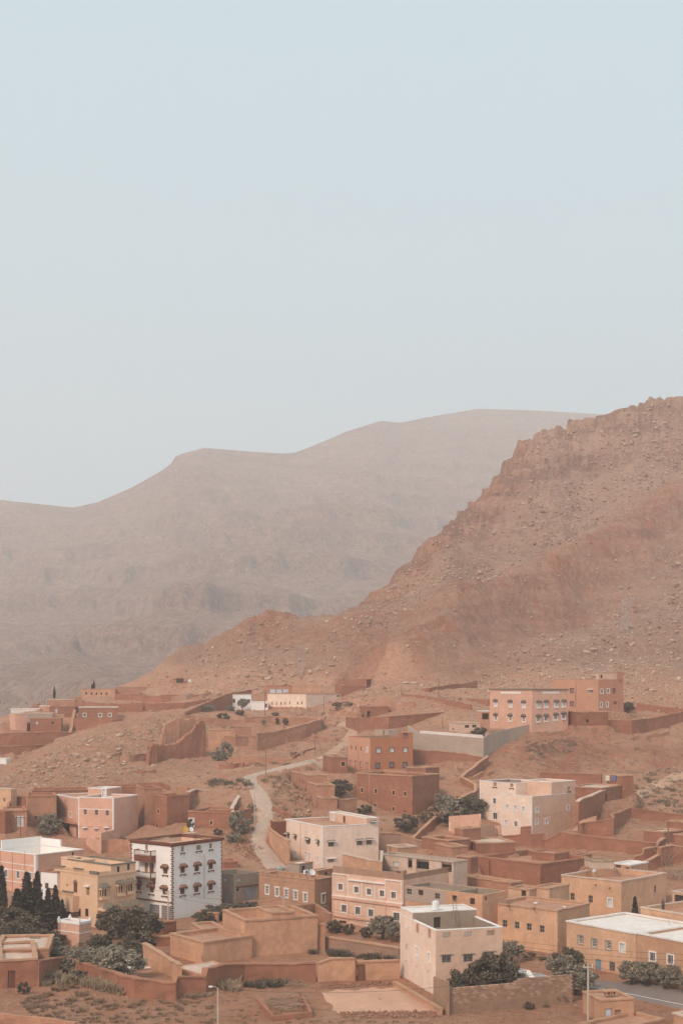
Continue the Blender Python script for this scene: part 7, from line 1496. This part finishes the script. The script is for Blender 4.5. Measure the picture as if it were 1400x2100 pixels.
# person on the roof terrace
def person(label, foot, rz, h_=1.7, top=(.16, .09, .06), low=(.07, .06, .06)):
    plain('cloth_top', top, .9); plain('cloth_low', low, .9); plain('skin', (.36, .20, .13), .7); plain('hair', (.02, .015, .012), .8)
    root = thing('person', label, 'person', foot, rz); k = h_ / 1.75
    J = {'pel': (0, 0, .95), 'wai': (0, .0, 1.1), 'che': (0, .01, 1.32), 'nek': (0, .01, 1.48), 'hed': (0, -.01, 1.58), 'top': (0, -.01, 1.72), 'lh': (.1, 0, .92), 'lk': (.11, -.02, .5), 'la': (.11, .02, .09), 'lt': (.12, -.14, .04), 'rh': (-.1, 0, .92), 'rk': (-.11, -.04, .5), 'ra': (-.11, .0, .09), 'rt': (-.12, -.16, .04),
         'ls': (.19, .01, 1.42), 'le': (.25, .03, 1.14), 'lw': (.22, -.08, .9), 'lf': (.21, -.11, .8), 'rs': (-.19, .01, 1.42), 're': (-.25, .03, 1.14), 'rw': (-.22, -.08, .9), 'rf': (-.21, -.11, .8)}
    Rd = dict(pel=.15, wai=.135, che=.16, nek=.06, hed=.095, top=.07, lh=.1, lk=.065, la=.045, lt=.04, rh=.1, rk=.065, ra=.045, rt=.04, ls=.075, le=.05, lw=.035, lf=.03, rs=.075, re=.05, rw=.035, rf=.03)
    ks = list(J); E = [('pel', 'wai'), ('wai', 'che'), ('che', 'nek'), ('nek', 'hed'), ('hed', 'top'), ('pel', 'lh'), ('lh', 'lk'), ('lk', 'la'), ('la', 'lt'), ('pel', 'rh'), ('rh', 'rk'), ('rk', 'ra'), ('ra', 'rt'), ('che', 'ls'), ('ls', 'le'), ('le', 'lw'), ('lw', 'lf'), ('che', 'rs'), ('rs', 're'), ('re', 'rw'), ('rw', 'rf')]
    me = bpy.data.meshes.new('body'); me.from_pydata([Vector(J[x]) * k for x in ks], [(ks.index(a), ks.index(b)) for a, b in E], []); o = link('body', me, root); o.modifiers.new('skin', 'SKIN'); o.modifiers.new('sub', 'SUBSURF').render_levels = 2
    for i, x in enumerate(ks): me.skin_vertices[0].data[i].radius = (Rd[x] * k, Rd[x] * k * .85)
    me.skin_vertices[0].data[0].use_root = True; me.materials.append(M['cloth_top'])
    m = MB()
    for i in range(8):
        for j in range(5): pass
    hd = link('hair', BM[0].copy(), root); hd.data.materials.clear(); hd.data.materials.append(M['hair']); hd.location = (0, .02 * k, 1.67 * k); hd.scale = (.1 * k, .105 * k, .09 * k)
    fc = link('face', BM[1].copy(), root); fc.data.materials.clear(); fc.data.materials.append(M['skin']); fc.location = (0, -.05 * k, 1.6 * k); fc.scale = (.085 * k, .07 * k, .12 * k)
    tr = MB()
    for s_ in (-1, 1): tr.tube([(s_ * .1 * k, 0, .95 * k), (s_ * .11 * k, -.03 * k, .5 * k), (s_ * .11 * k, .01 * k, .1 * k)], .125 * k, 8, .085 * k)
    tr.build('trousers', 'cloth_low', root)
    return root
xx, yy = RTH.onz((1322, 385), RTH.zr + .05, 'j'); person('person in dark brown clothes standing on the ochre roof terrace', RTH.world(xx, yy + 1.2, RTH.zr + .03), .4)
